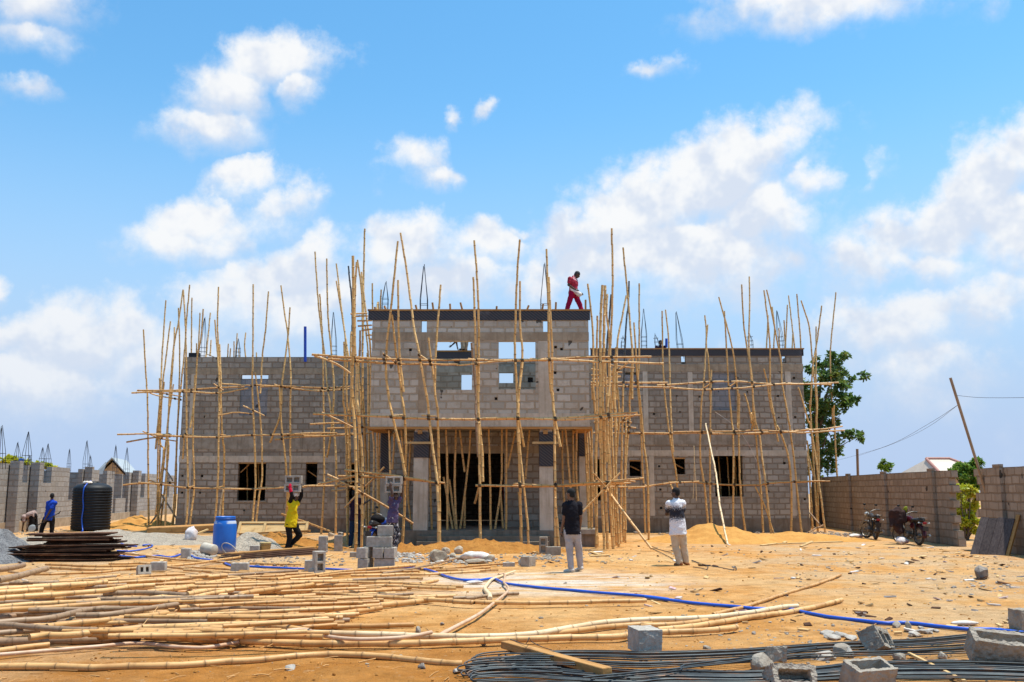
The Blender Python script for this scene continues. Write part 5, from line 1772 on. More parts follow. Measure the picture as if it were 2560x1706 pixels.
# ---------------------------------------------------------------- bamboo lying on the ground: height of the axis above ground | radius | options | tracing
GP = '''.03|.034||K-30,1130 K250,1125 K560,1128 K860,1140 K1180,1125 K1480,1120 K1780,1110 K2070,1080 L140,1070 L410,1040 L680,1020 L940,1018 L1210,1030 L1460,1050 L1700,1080 L1950,1100 L2040,1100
.05|.044|w|K-30,905 K80,900 K420,890 K740,890 K1020,880 K1290,857
.06|.038||K1340,853 K1550,863 K1900,880 K2260,895 L400,910 L740,920 L1080,915 L1420,915 L1760,910 L2100,890 M0,965 M270,955 M630,940 M1000,930 M1350,915 M1730,912 N0,1010 N230,1000 N590,990 N1000,960 N1095,942
.07|.036|f|L80,810 L330,815 L700,820 L1080,830 L1440,840 L1780,850 L2110,855 M300,912 M620,905 M920,885 M1190,840 M1470,790 M1730,760 M1980,745 M2220,738 N300,855 N570,845 N830,830 N1080,800 N1290,775 N1500,735 N1700,705 N1790,705
.04|.033||M950,895 M1130,875 M1310,855 M1500,830 M1690,810 M1890,795 M2100,785 N0,925 N350,915 N600,890 N760,865
.04|.036||N200,975 N530,945 N760,910 N990,875 N1220,835 N1440,805 N1650,780 N1850,740 N2050,700 N2230,650 O100,665 O200,635
.03|.026|f|N830,800 N920,780 N1050,745 N1200,710 N1380,650 N1580,585 N1790,520 N1990,460 N2200,385 O0,425 O190,350
.07|.046||K2100,1115 K2101,1115
.06|.044||K2050,575 K2353,600 L0,645 L240,635 L470,620 L690,610 L920,600 L1130,580 L1340,560 L1530,540 L1780,510
.05|.036||L110,700 L370,685 L600,675 L820,655 L1000,630 L1300,590
.06|.037||K1640,700 K2000,710 K2353,735 L190,745 L420,770 L640,800
.04|.033||L500,750 L640,762 L870,760 L1055,755 L1230,755 L1400,750 L1600,745
.06|.032||K1750,545 K2050,555 L20,558 L310,560 L560,555 L850,560
.08|.032|f|K1800,500 K2250,505 L150,515 L380,520 L610,530 L850,540 L1130,550
.09|.034||K1400,495 K1900,500 L0,490 L170,480
.08|.033|f|L340,445 L630,450 L800,455 L975,470 L1150,480 L1350,490 L1600,505 L1790,515 L1950,525 L2170,540 M120,565 M345,572 M580,575 M830,580 M1090,578 M1370,572 M1620,565 M1890,560 M2020,555
.04|.027||L1560,490 L1980,480
.04|.030|w|L1960,500 L2200,490 M210,540 M380,520 M600,495 M770,485
.06|.030||L400,490 L600,475 L690,470
.12|.036||K2250,480 L0,460 L200,430 L360,410 L560,390 L680,370
.08|.032||K1900,395 K2200,385 L0,375 L290,355 L450,355 L610,350 L760,345 L1030,335
.08|.028|f|L1030,340 L1270,345 L1420,355 L1620,375 L1830,385 L2050,395
.06|.030||L640,410 L830,385 L1000,375 L1180,370 L1370,385 L1600,395 L1830,405 L1985,410
.05|.026||L700,425 L860,415 L1000,410 L1300,405
.05|.027|f|L820,450 L1050,440 L1280,430 L1420,418
.05|.026|w|L940,485 L1170,475 L1440,470 L1590,460
.04|.028||L990,505 L1130,515 L1320,515
.06|.027||K2050,300 L0,310 L180,320 L330,325
.08|.030|f|L340,325 L480,305 L690,285 L870,260 L1020,245 L1200,230 L1400,215 L1610,198
.05|.025||L0,285 L150,285 L430,280 L680,270
.05|.026||L720,300 L910,275 L1160,262 L1400,255 L1650,250
.05|.027||L1020,290 L1220,290 L1480,280 L1720,280 L1980,265 L2200,255
.04|.025||L1400,320 L1600,315 L1675,320
.04|.025|f|L460,330 L700,320 L850,315
.07|.024|k|L1310,272 L1490,245 L1650,215 L1830,175 L2000,130
.04|.026||L1660,230 L1830,215 L2080,210 M0,243 M340,215 M600,195 M760,180
.03|.023|f|L1800,240 L2050,235 L2300,215
.03|.022||L2000,247 L2290,240 M200,275 M470,255 M570,255
.03|.028||L1660,365 L1820,335
.05|.028||K1090,85 K1230,95 K1500,130 K1700,150 K2050,168 L0,180 L140,180 L340,185 L560,188
.30|.050|w|K-20,240 K120,220 K220,195
.30|.055|w|K-20,335 K150,300 K300,260 K430,228
.08|.028||K420,190 K600,195 K800,205 K1060,205 K1280,205
.10|.036|f|K400,215 K600,225 K820,235 K1060,235 K1300,225
.06|.026||K80,255 K300,280 K620,270 K930,260 K1200,225 K1370,210
.08|.027|f|K1000,182 K1150,180 K1260,175 K1420,190 K1580,215 K1800,240 K1950,265 K2130,290 K2353,330 L80,345
.08|.028||K1520,205 K1800,180 K1960,155 K2190,125 L0,118
.06|.026||K300,360 K500,345 K800,315 K1100,285
.07|.026||K600,350 K900,335 K1200,305 K1430,290 K1630,285
.08|.027|w|K90,360 K320,360 K620,355
.20|.040|f|K-20,420 K180,405 K370,395 K580,385 K780,370 K980,350
.16|.038||K-20,447 K90,440 K300,425 K400,420
.10|.030|w|K980,370 K1200,355 K1400,345
.08|.026||K1050,330 K1240,310 K1430,290 K1700,280
.06|.026||K1210,340 K1540,345 K1740,360
.22|.036||K-20,502 K110,490 K400,475 K700,450 K950,430 K1200,395 K1420,380
.14|.030|w|K780,400 K930,395 K1160,375
.16|.040|w|K950,455 K1260,450 K1440,455 K1720,475
.14|.036||K1350,445 K1460,430 K1700,405 K1780,390
.16|.036|f|K1720,462 K1880,435 K1940,428
.16|.034||K-20,582 K210,560 K460,545 K710,535 K900,520 K1100,500 K1270,495 K1370,500
.16|.036|f|K-20,612 K160,600 K420,590 K720,565 K950,550 K1210,545 K1450,535 K1720,515
.14|.034||K1380,503 K1500,490 K1720,500 K1950,455 K2140,425
.06|.038|w|K-20,684 K370,640 K500,625 K700,605 K800,600
.14|.040|w|K-20,727 K270,700 K430,690 K640,645 K790,610 K960,595 K1100,595
.14|.036|w|K700,660 K900,655 K1070,640 K1290,605 K1500,575 K1700,545 K1920,520 K2110,495 K2330,485
.10|.034||K1640,590 K1800,575 K1980,570 K2240,580
.14|.038|f|K430,765 K660,735 K930,710 K1180,680 K1430,655 K1540,638
.08|.036||K960,730 K1250,725 K1450,735 K1730,745
.10|.034|f|K1100,682 K1420,690 K1720,690 K1950,705 K2200,720 L0,738
.10|.034||K1520,650 K1700,655 K2000,650 K2200,645 K2353,640
.14|.034|w|K-20,743 K70,745 K360,770 K620,790 K900,795
.08|.032|w|K-20,822 K220,800 K370,790
.12|.036||K270,860 K430,840 K630,840 K970,805 K1300,770 K1600,765 K1900,770 K2190,780 L0,780 L120,800
.07|.032||K900,850 K1230,810 K1520,795
.05|.030|f|K900,862 K1100,845 K1380,830
.05|.034||K-20,987 K260,950 K450,930
.05|.035||K1640,845 K1750,840 K2020,830 K2230,825 L20,832 L150,845
.07|.026||K1750,300 K2000,285 K2353,280
.08|.027|f|K1500,365 K1740,350 K1820,335 K2100,310 L0,312
.10|.030||K1560,420 K1780,380 K2040,340 L0,322
.09|.028|f|K1930,400 K2060,375 K2300,335
.08|.028||K1780,412 K1960,405 K2180,385 L0,362
.08|.028||K2150,482 K2353,450 L120,440
.05|.024||K1700,215 K1880,220 K2110,235 L0,250 L400,255
.05|.024|f|K1690,240 K2050,260 L0,265 L300,268
.10|.034|f|K500,500 K900,480 K1300,470 K1500,478
.06|.034|w|K-20,540 K200,530 K500,520 K760,505
.06|.034|w|K-20,770 K200,765 K480,740
.05|.033||K1000,620 K1300,635 K1640,620
.06|.034|w|K1040,765 K1300,745 K1640,775
.05|.030|w|K520,690 K800,690 K1000,690
.03|.020|w|L500,735 L700,712 L1050,668
.03|.020|w|L0,605 L300,585 L650,575'''
rows = []
for l in GP.split('\n'):
    h, r, fl, pt = l.split('|')
    P2 = [px(q) for q in pt.split()]
    if abs(P2[0][0] - P2[-1][0]) + abs(P2[0][1] - P2[-1][1]) < 8: continue
    rows.append((float(h), float(r), fl, P2))


# fill between the traced poles: the lower layers of the pile, nearly parallel to those above
fr = random.Random(77)
for q in range(112):
    y = 1418 + 175 * (q / 112.0) ** 0.9 + fr.uniform(-3, 3)
    near = (y - 1418) / 175.0
    x0 = fr.uniform(-60, 420) if q % 2 else fr.uniform(250, 760)
    L = fr.uniform(260, 560)
    x1 = min(x0 + L, 1130 - near * 330)
    if x1 - x0 < 120 or (x1 > 300 and y < 1452): continue
    s0 = fr.uniform(-0.055, 0.012) - 0.02 * (1 - near)
    bow = fr.uniform(-4, 4)
    P2 = [(x0, y), ((x0 + x1) / 2, y + s0 * (x1 - x0) * .5 + bow), (x1, y + s0 * (x1 - x0))]
    rows.append((0.03 + 0.15 * fr.random() * (x0 < 560), fr.uniform(.020, .031) + .004 * near, ('w' if x0 < 300 and 1490 < y < 1560 and fr.random() < .75 else fr.choice(['', 'f', '', 'w', 'f', ''])), P2))  # more brown poles at left: their colour stands in for shaded gaps


def gsec(P2):
    x = (max(P2[0][0], 0) + P2[-1][0]) / 2
    return 'left' if x < 270 else 'centre-left' if x < 480 else 'middle' if x < 760 else 'right'


byS = {}
for i, rw in enumerate(rows): byS.setdefault(gsec(rw[3]), []).append(i)
rankg = {}
for s, ids in byS.items():
    for k, i in enumerate(sorted(ids, key=lambda i: -sum(p[1] for p in rows[i][3]) / len(rows[i][3]))): rankg[i] = k + 1
for i, (h, r, fl, P2) in enumerate(rows):
    s = gsec(P2)
    if s != 'right' and 1425 < P2[0][1] < 1600 and h < .25: h += .05
    pts = [gnd(x, y, h) for x, y in P2]
    L = (pts[-1] - pts[0]).length
    s = gsec(P2)
    mat = M_BAMW if ('w' in fl or 'k' in fl) else M_BAMP if i == 3 else M_BAMG
    look = ('brown ' if 'w' in fl else 'grey brown ' if 'k' in fl else 'bright ' if 'f' in fl else 'straw ') + ('thick ' if r > .037 else 'thin ' if r < .027 else '') + ('short ' if L < 1.5 else '')
    lab = '%sbamboo pole in the %s part of the ground pile, %s from front' % (look, s, ordinal(rankg[i]))
    near = sum(p.y for p in pts) / len(pts) < 14
    bamboo('lying_bamboo_pole', pts, r * 1.02, r * 0.95, mat, lab, group='bamboo poles lying on the ground', n=12 if near else 8, internode=0.33 if near else 0.30, knot=1.09, seed=900 + i, bend=0.004)

# pale peeled lengths that snake over the poles
def snake(name, txt, h, r, mat, lab, cat, zs=None, grp=None):
    P2 = [px(q) for q in txt.split()]
    pts = [gnd(x, y, (zs[i] if zs else h)) for i, (x, y) in enumerate(P2)]
    path = catmull(pts, 0.06)
    n = len(path)
    rad = r if not isinstance(r, tuple) else [r[0] + (r[1] - r[0]) * k / (n - 1) for k in range(n)]
    mb = MB(); mb.tube(path, rad, 8)
    return tag(mb.build(name, mat, loc=pts[0]), lab, cat, grp)


snake('peeled_stick', 'K-20,1020 K400,985 K880,945 K1250,915 K1600,945 K1850,955 K2050,930 L180,870 L300,850', .05, .020, M_PINK, 'long pink peeled stick lying just behind the frontmost bamboo pole', 'stick')
snake('peeled_stick', 'L430,800 L600,790 L800,850 L1060,876 L1400,868 L1600,845 L1760,813', .12, .022, M_PINK, 'pink peeled stick curving over two thick poles in the pile', 'stick')
snake('peeled_stick', 'L1840,840 L1900,800 M0,900 M100,840 M380,690 M540,570 M650,480 M668,430 M640,395 M625,370 M637,310 M625,292 M575,298', .07, (.026, .018), M_PINK, 'long pink peeled stick with a hooked end crossing the sand', 'stick')
snake('root', 'M490,540 M485,500 M450,460 M440,430 M470,390 M505,352 M560,330 M640,300 M735,268', .04, (.040, .020), M_BAMP, 'crooked pale root on the sand by the blue hose', 'root')
snake('straw', 'K1310,750 K1400,640 K1460,560 K1500,440 K1530,300', .2, .004, M_BAMG, 'thin upright straw poking across the bamboo pile', 'straw')
snake('straw', 'L180,960 L300,920 L360,850 L380,800 L340,765', .05, .004, M_BAMG, 'thin straw arching over the near bamboo poles', 'straw')
# ---------------------------------------------------------------- blue hose
HOSE = ['L60,205 L240,215 L400,222 L610,230 L780,230 L900,235 L1020,240 L1200,236 L1400,222 L1520,218 L1680,230 L1800,262 L1900,300 L2040,330 L2200,330 M230,357 M380,357 M515,340 M590,368 M650,390 M900,420 M1080,437 M1300,455 M1480,472 M1640,485 M1850,500 M2060,520 M2240,545 N60,600 N370,640 N600,670 N880,695 N1100,712 N1280,732 N1450,735 N1620,738 N1760,750 N1880,780 N2100,820 O0,820 O200,845 O430,870 O700,900 O900,893 O1050,905 O1300,935 O1600,965 O1900,970 O2266,1010',
        'Q900,1150 Q880,1080 Q1000,1200 Q1050,1215', '']
snake('garden_hose', 'Q1160,1370 Q1250,1380 Q1330,1388 Q1440,1378 Q1560,1372 Q1680,1385 K1700,85 K1740,100 K1800,130 K1900,145 K2040,160 K2080,185 K2150,205 K2260,205 ' + HOSE[0], .03, .024, M_BLUEH, 'bright blue hose running across the whole yard to the right edge', 'hose')
snake('garden_hose', 'Q1400,1268 Q1465,1262 Q1495,1275 Q1440,1300 Q1350,1318 Q1250,1328 Q1150,1322', .03, .022, M_BLUEH, 'loop of blue hose on the gravel behind the bamboo pile', 'hose')
snake('garden_hose', 'Q1340,1280 Q1260,1275 Q1195,1255 Q1080,1240 Q1000,1205', .06, .022, M_BLUEH, 'short blue hose coming out behind the dark plank stack', 'hose')
# ---------------------------------------------------------------- blocks
def block_mesh(L=0.45, W=0.225, H=0.225, cav=2, broken=None, rough=0.004, web=0.052):
    """hollow sandcrete block, cavities through local z; broken(x, z01) -> keep cell"""
    mb = MB()
    cw = (L - web * (cav + 1)) / max(cav, 1)
    us = [-L / 2]
    for k in range(cav):
        us += [us[-1] + web, us[-1] + web + cw]
    us.append(L / 2)
    vs = [-W / 2, -W / 2 + web, W / 2 - web, W / 2]
    fine_u = sorted(set(us + [us[i] + (us[i + 1] - us[i]) * t for i in range(len(us) - 1) for t in (0.5,)]))
    fine_v = sorted(set(vs + [0.0]))

    def solid(i, j):
        cx, cy = (fine_u[i] + fine_u[i + 1]) / 2, (fine_v[j] + fine_v[j + 1]) / 2
        if abs(cy) > W / 2 - web: inside = False
        else: inside = any(us[1 + 2 * k] < cx < us[2 + 2 * k] for k in range(cav))
        if inside: return False
        return broken is None or broken(cx, cy)
    gridslab(mb, fine_u, fine_v, solid, (0.0, H), None)
    for q in range(cav):
        x0, x1 = us[1 + 2 * q] - .012, us[2 + 2 * q] + .012
        if broken is None: mb.box((x0, -W / 2 + web - .012, H * .30), (x1, W / 2 - web + .012, H * .42))
    for k, v in enumerate(mb.v):
        mb.v[k] = v + noise.noise_vector(v * 23 + Vector((L * 91, H * 7, cav))) * rough
    return mb


ERO = bpy.data.textures.new('erosion', 'CLOUDS')
ERO.noise_scale = 0.045
ERO.noise_depth = 4


def put_block(base, rot, mat, label, group=None, name='concrete_block', **kw):
    ero = kw.pop('erode', 0.0)
    mb = block_mesh(**kw)
    o = mb.build(name, mat)
    if ero:
        sd = o.modifiers.new('fine', 'SUBSURF'); sd.subdivision_type = 'SIMPLE'; sd.levels = sd.render_levels = 4
        dm = o.modifiers.new('erosion', 'DISPLACE'); dm.texture = ERO; dm.strength = ero; dm.mid_level = 0.55
    o.location = base
    o.rotation_euler = rot
    # weathered, slightly rounded arrises
    if not ero:
        bv = o.modifiers.new('edge', 'BEVEL'); bv.width = 0.008; bv.segments = 2; bv.limit_method = 'ANGLE'
    return tag(o, label, 'block', group)


D = math.radians
GB = 'loose concrete blocks in the yard'


def onend(p2, rz, label, mat=None, lean=0, **kw):
    """block standing on its end (cavities horizontal)"""
    p = gnd(*p2)
    put_block(p + Vector((0, 0, 0.225)), (D(90), D(90 + lean), D(rz)), mat or M_BLOCK, label, GB, **kw)


# a block lying on its bed, cavity vertical
def onbed(p2, rz, label, mat=None, dz=0.0, tilt=(0, 0), **kw):
    p = gnd(*p2)
    put_block(p + Vector((0, 0, dz)), (D(tilt[0]), D(tilt[1]), D(rz)), mat or M_BLOCK, label, GB, **kw)


def standing(p2, rz, label, mat=None, W=0.225, **kw):
    """block stood upright on its short end, cavities facing along local y after the turn"""
    p = gnd(*p2)
    mb = block_mesh(W=W, **kw)
    Rm = Matrix.Rotation(D(90), 4, 'Y')          # long axis up
    Rx = Matrix.Rotation(D(90), 4, 'Z')          # cavities turned about the vertical
    Mx = Matrix.Translation((0, 0, 0.225)) @ Matrix.Rotation(D(rz), 4, 'Z') @ Matrix.Translation((-0.1125, 0, 0)) @ Rm.inverted()
    M2 = Matrix.Rotation(D(rz), 4, 'Z') @ Matrix(((0, 0, 1, -0.1125), (0, 1, 0, 0), (1, 0, 0, 0.225), (0, 0, 0, 1)))
    mb.v = [M2 @ v for v in mb.v]
    for k in range(len(mb.f)): mb.f[k] = mb.f[k][::-1]
    o = mb.build('concrete_block', mat or M_BLOCK)
    o.location = p
    bv = o.modifiers.new('edge', 'BEVEL'); bv.width = 0.008; bv.segments = 2; bv.limit_method = 'ANGLE'
    return tag(o, label, 'block', GB)


standing(px('D155,1378'), 0, 'grey block standing on end beside its twin, the one nearer the man in yellow')
standing(px('D280,1366'), 4, 'grey block standing on end beside its twin, the one nearer the man in jeans')
standing(px('L722,268'), -62, 'block standing on end with its two dark cavities turned towards the camera, by the hose')
onbed(px('L648,248'), 12, 'small block piece lying against the upright block with dark cavities', L=0.26, cav=1)
onbed(px('L680,268'), -10, 'flat block fragment at the foot of the upright block by the hose', L=0.2, W=0.15, H=0.09, cav=1)
standing(px('F845,1386'), 85, 'block stood on end with cavities showing before the entrance steps', M_BLOCKD)
onbed(px('F925,1400'), 8, 'solid looking block lying beside the upright block before the entrance steps', M_BLOCKD, L=0.38)
# the pile of blocks beside the motorcycle
pb = gnd(*px('D570,1512'))
bx, by = pb.x, pb.y + 0.12
ST = 'stacked blocks beside the parked blue motorcycle'


def stack_block(x, y, z, rz, lab, side=True, mat=None, L=0.45):
    mb = block_mesh(L=L)
    o = mb.build('concrete_block', mat or M_BLOCK)
    o.location = (bx + x, by + y, z)
    o.rotation_euler = (D(90), 0, D(rz)) if side else (0, 0, D(rz))
    bv = o.modifiers.new('edge', 'BEVEL'); bv.width = 0.008; bv.segments = 2; bv.limit_method = 'ANGLE'
    tag(o, lab, 'block', ST)


stack_block(-0.20, 0.0, 0.0, 80, 'lowest block of the stack by the motorcycle, its end towards the bamboo pile', False)
stack_block(0.22, -0.02, 0.0, 3, 'lowest block of the stack by the motorcycle, lying lengthwise', False)
stack_block(-0.22, 0.02, 0.236, 74, 'second layer block of the stack by the motorcycle at its left corner', False)
stack_block(0.10, 0.05, 0.236, 86, 'second layer block in the middle of the stack by the motorcycle, end on', False)
stack_block(0.345, 0.05, 0.236, 88, 'second layer block at the right corner of the stack by the motorcycle, end on', False)
stack_block(0.09, 0.05, 0.472, 3, 'long chipped block in the third layer of the stack by the motorcycle', False, L=0.56)
stack_block(0.20, 0.18, 0.71, 12, 'topmost block of the stack by the motorcycle', False, L=0.34)
onbed((1018, 1345), 35, 'hollow block lying on the clay heap, the tilted one', M_BLOCKD, 0.30, (35, 10)) if False else None
onbed(px('F385,1292'), 40, 'broken hollow block on the clay heap before the steps', M_BLOCKD, 0.10, (62, 15), broken=lambda x, y: x < 0.12 or y < 0)
onbed(px('F470,1298'), 15, 'hollow block on the clay heap showing its open cavity', M_BLOCKD, 0.16, (50, -8))
onbed(px('F720,1492'), 60, 'dark broken block on the sand before the rubble', M_BLOCKD, 0, L=0.30, cav=1)
onbed(px('F670,1485'), 20, 'crumbled block end leaning on the dark broken block', M_BLOCKD, 0, (25, 20), L=0.18, W=0.15, cav=1)
onbed(px('F562,1492'), 5, 'pale flat slab piece on the sand beside the broken blocks', M_BLOCK, 0, L=0.26, W=0.22, H=0.09, cav=1)
onbed(px('P1160,1092'), 4, 'small grey block beside the dirty yellow bucket', M_BLOCK, L=0.24, cav=1)
onbed(px('P145,1145'), 8, 'block under the blue hose beside the fallen white container', M_BLOCK, L=0.22, cav=1)
onbed(px('D410,1412'), 5, 'low block piece on the ground behind the stack by the motorcycle', M_BLOCKD, L=0.22, H=0.12, cav=1)
standing(px('D515,1330'), 10, 'block standing on end behind the stack by the motorcycle', M_BLOCKD)
onbed(px('K1310,287'), 30, 'broken block with a dark hole lying in the bamboo pile', M_BLOCKD, 0.05, (70, 0), L=0.26, W=0.2)
onbed(px('K1455,258'), 6, 'small grey block lying in the bamboo pile beside the broken one', M_BLOCK, 0.03, L=0.30, H=0.18)
onbed(px('K2205,268'), 4, 'grey block in the bamboo pile just in front of the blue hose', M_BLOCK, 0.02, L=0.35, H=0.19)
# blocks and lumps around the steel in front
onbed(px('M2010,1068'), -79, 'clean block standing on the reinforcing bars behind the timber plank', M_BLOCK, 0.02, L=0.38, W=0.26, H=0.24, rough=0.006, cav=0, erode=.018)
onbed((1960, 1712), 8, 'broken hollow block with an upright shard standing among the bars', M_BLOCKD, 0.0, (62, 4), L=0.40, W=0.20, H=0.26, cav=1, rough=0.014, web=0.05, erode=.035)
onbed((1942, 1668), 8, 'thin upright shard of block on top of the broken hollow block', M_BLOCKD, 0.05, (0, 0), L=0.20, W=0.05, H=0.14, cav=0, rough=0.012, web=0.02, erode=.03)
onbed((2165, 1722), 22, 'open hollow block at the bottom edge with its cavity upward', M_BLOCKD, 0.0, (18, 0), L=0.42, W=0.22, H=0.225, cav=1, rough=0.010, web=0.04, erode=.028)
onbed((2500, 1662), -9, 'big broken hollow block resting on the bars near the right edge', M_BLOCKD, 0.04, (26, 5), L=0.60, W=0.24, H=0.27, cav=1, rough=0.016, web=0.055, erode=.04)
onbed((2172, 1628), 52, 'tilted hollow block leaning on the bars with a dark cavity in its side', M_BLOCKD, 0.05, (60, 14), L=0.44, W=0.24, H=0.21, cav=2, rough=0.010, web=0.05, erode=.03)
onbed((2556, 1572), 20, 'block standing at the very right edge above the bars', M_BLOCKD, 0.0, (0, 0), L=0.22, W=0.2, H=0.24, cav=0, rough=0.01, erode=.03)


# ---------------------------------------------------------------- stones
def lump(p, s, mat, label, seed, cat='stone', group=None, name='stone', sub=2):
    rr = random.Random(seed)
    bm = bmesh.new()
    bmesh.ops.create_icosphere(bm, subdivisions=sub, radius=1.0)
    cuts = [Vector((rr.gauss(0, 1), rr.gauss(0, 1), rr.gauss(0, 1))).normalized() for _ in range(9)]
    lim = [rr.uniform(0.55, 0.85) for _ in cuts]
    for v in bm.verts:
        for c, l in zip(cuts, lim):
            d = v.co.dot(c)
            if d > l: v.co -= c * (d - l)
        v.co += noise.noise_vector(v.co * 2.3 + Vector((seed, 0, 0))) * 0.08
    mb = MB()
    bm.verts.index_update()
    mb.add([Vector((v.co.x * s[0], v.co.y * s[1], v.co.z * s[2])) for v in bm.verts], [[v.index for v in f.verts] for f in bm.faces])
    bm.free()
    o = mb.build(name, mat)
    o.location = Vector(p) + Vector((0, 0, s[2] * 0.55))
    o.rotation_euler = (rr.uniform(-.2, .2), rr.uniform(-.2, .2), rr.uniform(0, 6))
    return tag(o, label, cat, group)


SG = 'stones in the rubble before the entrance'
lump(gnd(*px('D1095,1452')), (.27, .22, .23), M_STONE, 'biggest tan stone of the rubble before the entrance', 1, group=SG)
lump(gnd(*px('D1155,1390')), (.16, .13, .12), M_STONE, 'flat pale stone behind the biggest tan stone', 2, group=SG)
lump(gnd(*px('D1265,1390')), (.17, .14, .15), M_STONE, 'upright tan stone leaning beside the white sack', 3, group=SG)
lump(gnd(*px('D1220,1425')), (.16, .12, .09), M_STONE, 'flat tan slab stone under the leaning stick', 4, group=SG)
lump(gnd(*px('D1265,1440')), (.15, .10, .09), M_STONE, 'long flat tan stone in front of the upright stone', 5, group=SG)
lump(gnd(*px('F405,1450')), (.15, .12, .12), M_STONE, 'tan stone at the end of the white sack', 6, group=SG)
lump(gnd(*px('F310,1470')), (.34, .12, .08), M_STONE, 'long low stone in front of the white sack', 7, group=SG)
lump(gnd(*px('P1245,850')), (.17, .13, .12), M_STONE, 'squared tan stone under the formwork panel by the left wing', 8)
lump(gnd(*px('B1660,1378')), (.16, .13, .11), M_STONE, 'tan stone behind the standing blocks near the man in jeans', 9, group=SG)
lump(gnd(*px('B1735,1378')), (.18, .13, .14), M_STONEG, 'grey rubble lump near the legs of the man in jeans', 10, group=SG)
lump(gnd(*px('O1790,392')), (.22, .16, .17), M_STONEG, 'single large dark grey rock on the open sand', 11)
lump(gnd(*px('O960,985')), (.055, .05, .085), M_BLOCKD, 'upright knob of broken block beside the blue hose', 12, 'rubble piece')
lump(gnd(*px('O830,945')), (.11, .06, .05), M_BLOCKD, 'flat rough block piece just in front of the blue hose', 13, 'rubble piece')
lump(gnd(*px('N2080,1310')), (.15, .12, .06), M_BLOCK, 'pale flat chunk of block lying on the bars', 14, 'rubble piece', sub=3)
lump(gnd(*px('O200,1280')), (.11, .08, .10), M_BLOCKD, 'squarish chunk of block leaning on the bars', 15, 'rubble piece')
lump(gnd(*px('O280,1290')), (.08, .07, .07), M_BLOCK, 'small pale chunk beside the squarish chunk on the bars', 16, 'rubble piece')
lump(gnd(*px('O1340,1300')), (.06, .05, .05), M_BLOCKD, 'round small chunk on the sand between the two bar bundles', 17, 'rubble piece')
lump(gnd(*px('O860,1310')), (.12, .07, .05), M_BLOCKD, 'flat crumbly chunk on the sand between the two bar bundles', 18, 'rubble piece')
lump(gnd(*px('N1380,1420')), (.14, .10, .10), M_BLOCKD, 'crumbly chunk behind the broken hollow block among the bars', 19, 'rubble piece', sub=3)
lump(gnd(*px('N1320,1300')), (.10, .06, .03), M_BLOCK, 'pale flat flake of mortar behind the crumbly chunk', 20, 'rubble piece')
lump(gnd(*px('N1290,1030')), (.04, .03, .03), M_STONEG, 'small dark pebble pair end beside the bamboo ends', 21, 'rubble piece')
lump(gnd(*px('N760,1195')), (.06, .05, .03), M_BLOCKD, 'flat grey chip on the sand behind the bars', 22, 'rubble piece')
lump(gnd(*px('L465,1150')), (.12, .05, .025), M_BLOCK, 'flat pale chip lying beside the frontmost bamboo pole', 23, 'rubble piece')
lump(gnd(*px('L1675,1155')), (.05, .04, .04), M_STONEG, 'dark pebble below the frontmost bamboo pole', 24, 'rubble piece')
lump(gnd(*px('L1995,1190')), (.09, .05, .03), M_BLOCK, 'flat pale chip at the bend of the bars', 25, 'rubble piece')
lump(gnd(*px('L1860,745')), (.04, .03, .025), M_STONEG, 'small red brown pebble on the bare sand', 26, 'rubble piece')
lump(gnd(*px('L1635,815')), (.05, .04, .05), M_BLOCKD, 'small grey pebble touching the thick pole', 27, 'rubble piece')
lump(gnd(*px('L2240,935')), (.04, .035, .03), M_STONEG, 'dark pebble on the sand in front of the thick poles', 28, 'rubble piece')
for k, (t, s) in enumerate((('O1160,1010', .09), ('O1080,1000', .08), ('O1200,990', .07), ('O1030,1040', .10), ('O1280,995', .06), ('O1200,940', .09), ('O1100,960', .07), ('O60,1070', .10), ('O180,1050', .12), ('O300,1080', .11), ('N2120,1030', .11), ('N2200,1080', .12))):
    lump(gnd(*px(t)), (s, s * .7, s * .35), M_BLOCK, 'pale flake of broken block in the litter in front of the blue hose', 40 + k, 'rubble piece', 'pale block flakes before the blue hose')


# loose small rubble that nobody could count
def scatter(name, n, region, smin, smax, mat, seed, flat=0.6):
    rr = random.Random(seed)
    mb = MB()
    ico = bmesh.new(); bmesh.ops.create_icosphere(ico, subdivisions=1, radius=1.0)
    V = [v.co.copy() for v in ico.verts]; Fc = [[v.index for v in f.verts] for f in ico.faces]
    ico.free()
    for _ in range(n):
        q = region(rr)
        if q is None: continue
        x, y = q
        s = smin + (smax - smin) * rr.random() ** 3
        Rm = Euler((rr.uniform(0, 6), rr.uniform(0, 6), rr.uniform(0, 6))).to_matrix()
        sc = Vector((s * rr.uniform(.7, 1.3), s * rr.uniform(.6, 1.1), s * flat * rr.uniform(.6, 1.2)))
        vs = []
        for v in V:
            w = Rm @ v * rr.uniform(0.8, 1.15)
            vs.append(Vector((x + w.x * sc.x, y + w.y * sc.y, gz(x, y) + sc.z * 0.35 + w.z * sc.z)))
        mb.add(vs, Fc)
    return tag(mb.build(name, mat), kind='stuff')


def reg_rect(x0, x1, y0, y1):
    return lambda rr: (rr.uniform(x0, x1), rr.uniform(y0, y1))


def reg_px(cx, cy, rx, ry):
    def f(rr):
        a, r = rr.uniform(0, 2 * PI), rr.random() ** 0.6
        p = gnd(cx + rx * r * math.cos(a), cy + ry * r * math.sin(a))
        return p.x, p.y
    return f


def reg_right(rr):
    y = 9 + 22 * rr.random() ** 1.3
    x = rr.uniform(0.05, 0.62) * y
    if x < 3 and rr.random() < 0.55: return None
    return x, y


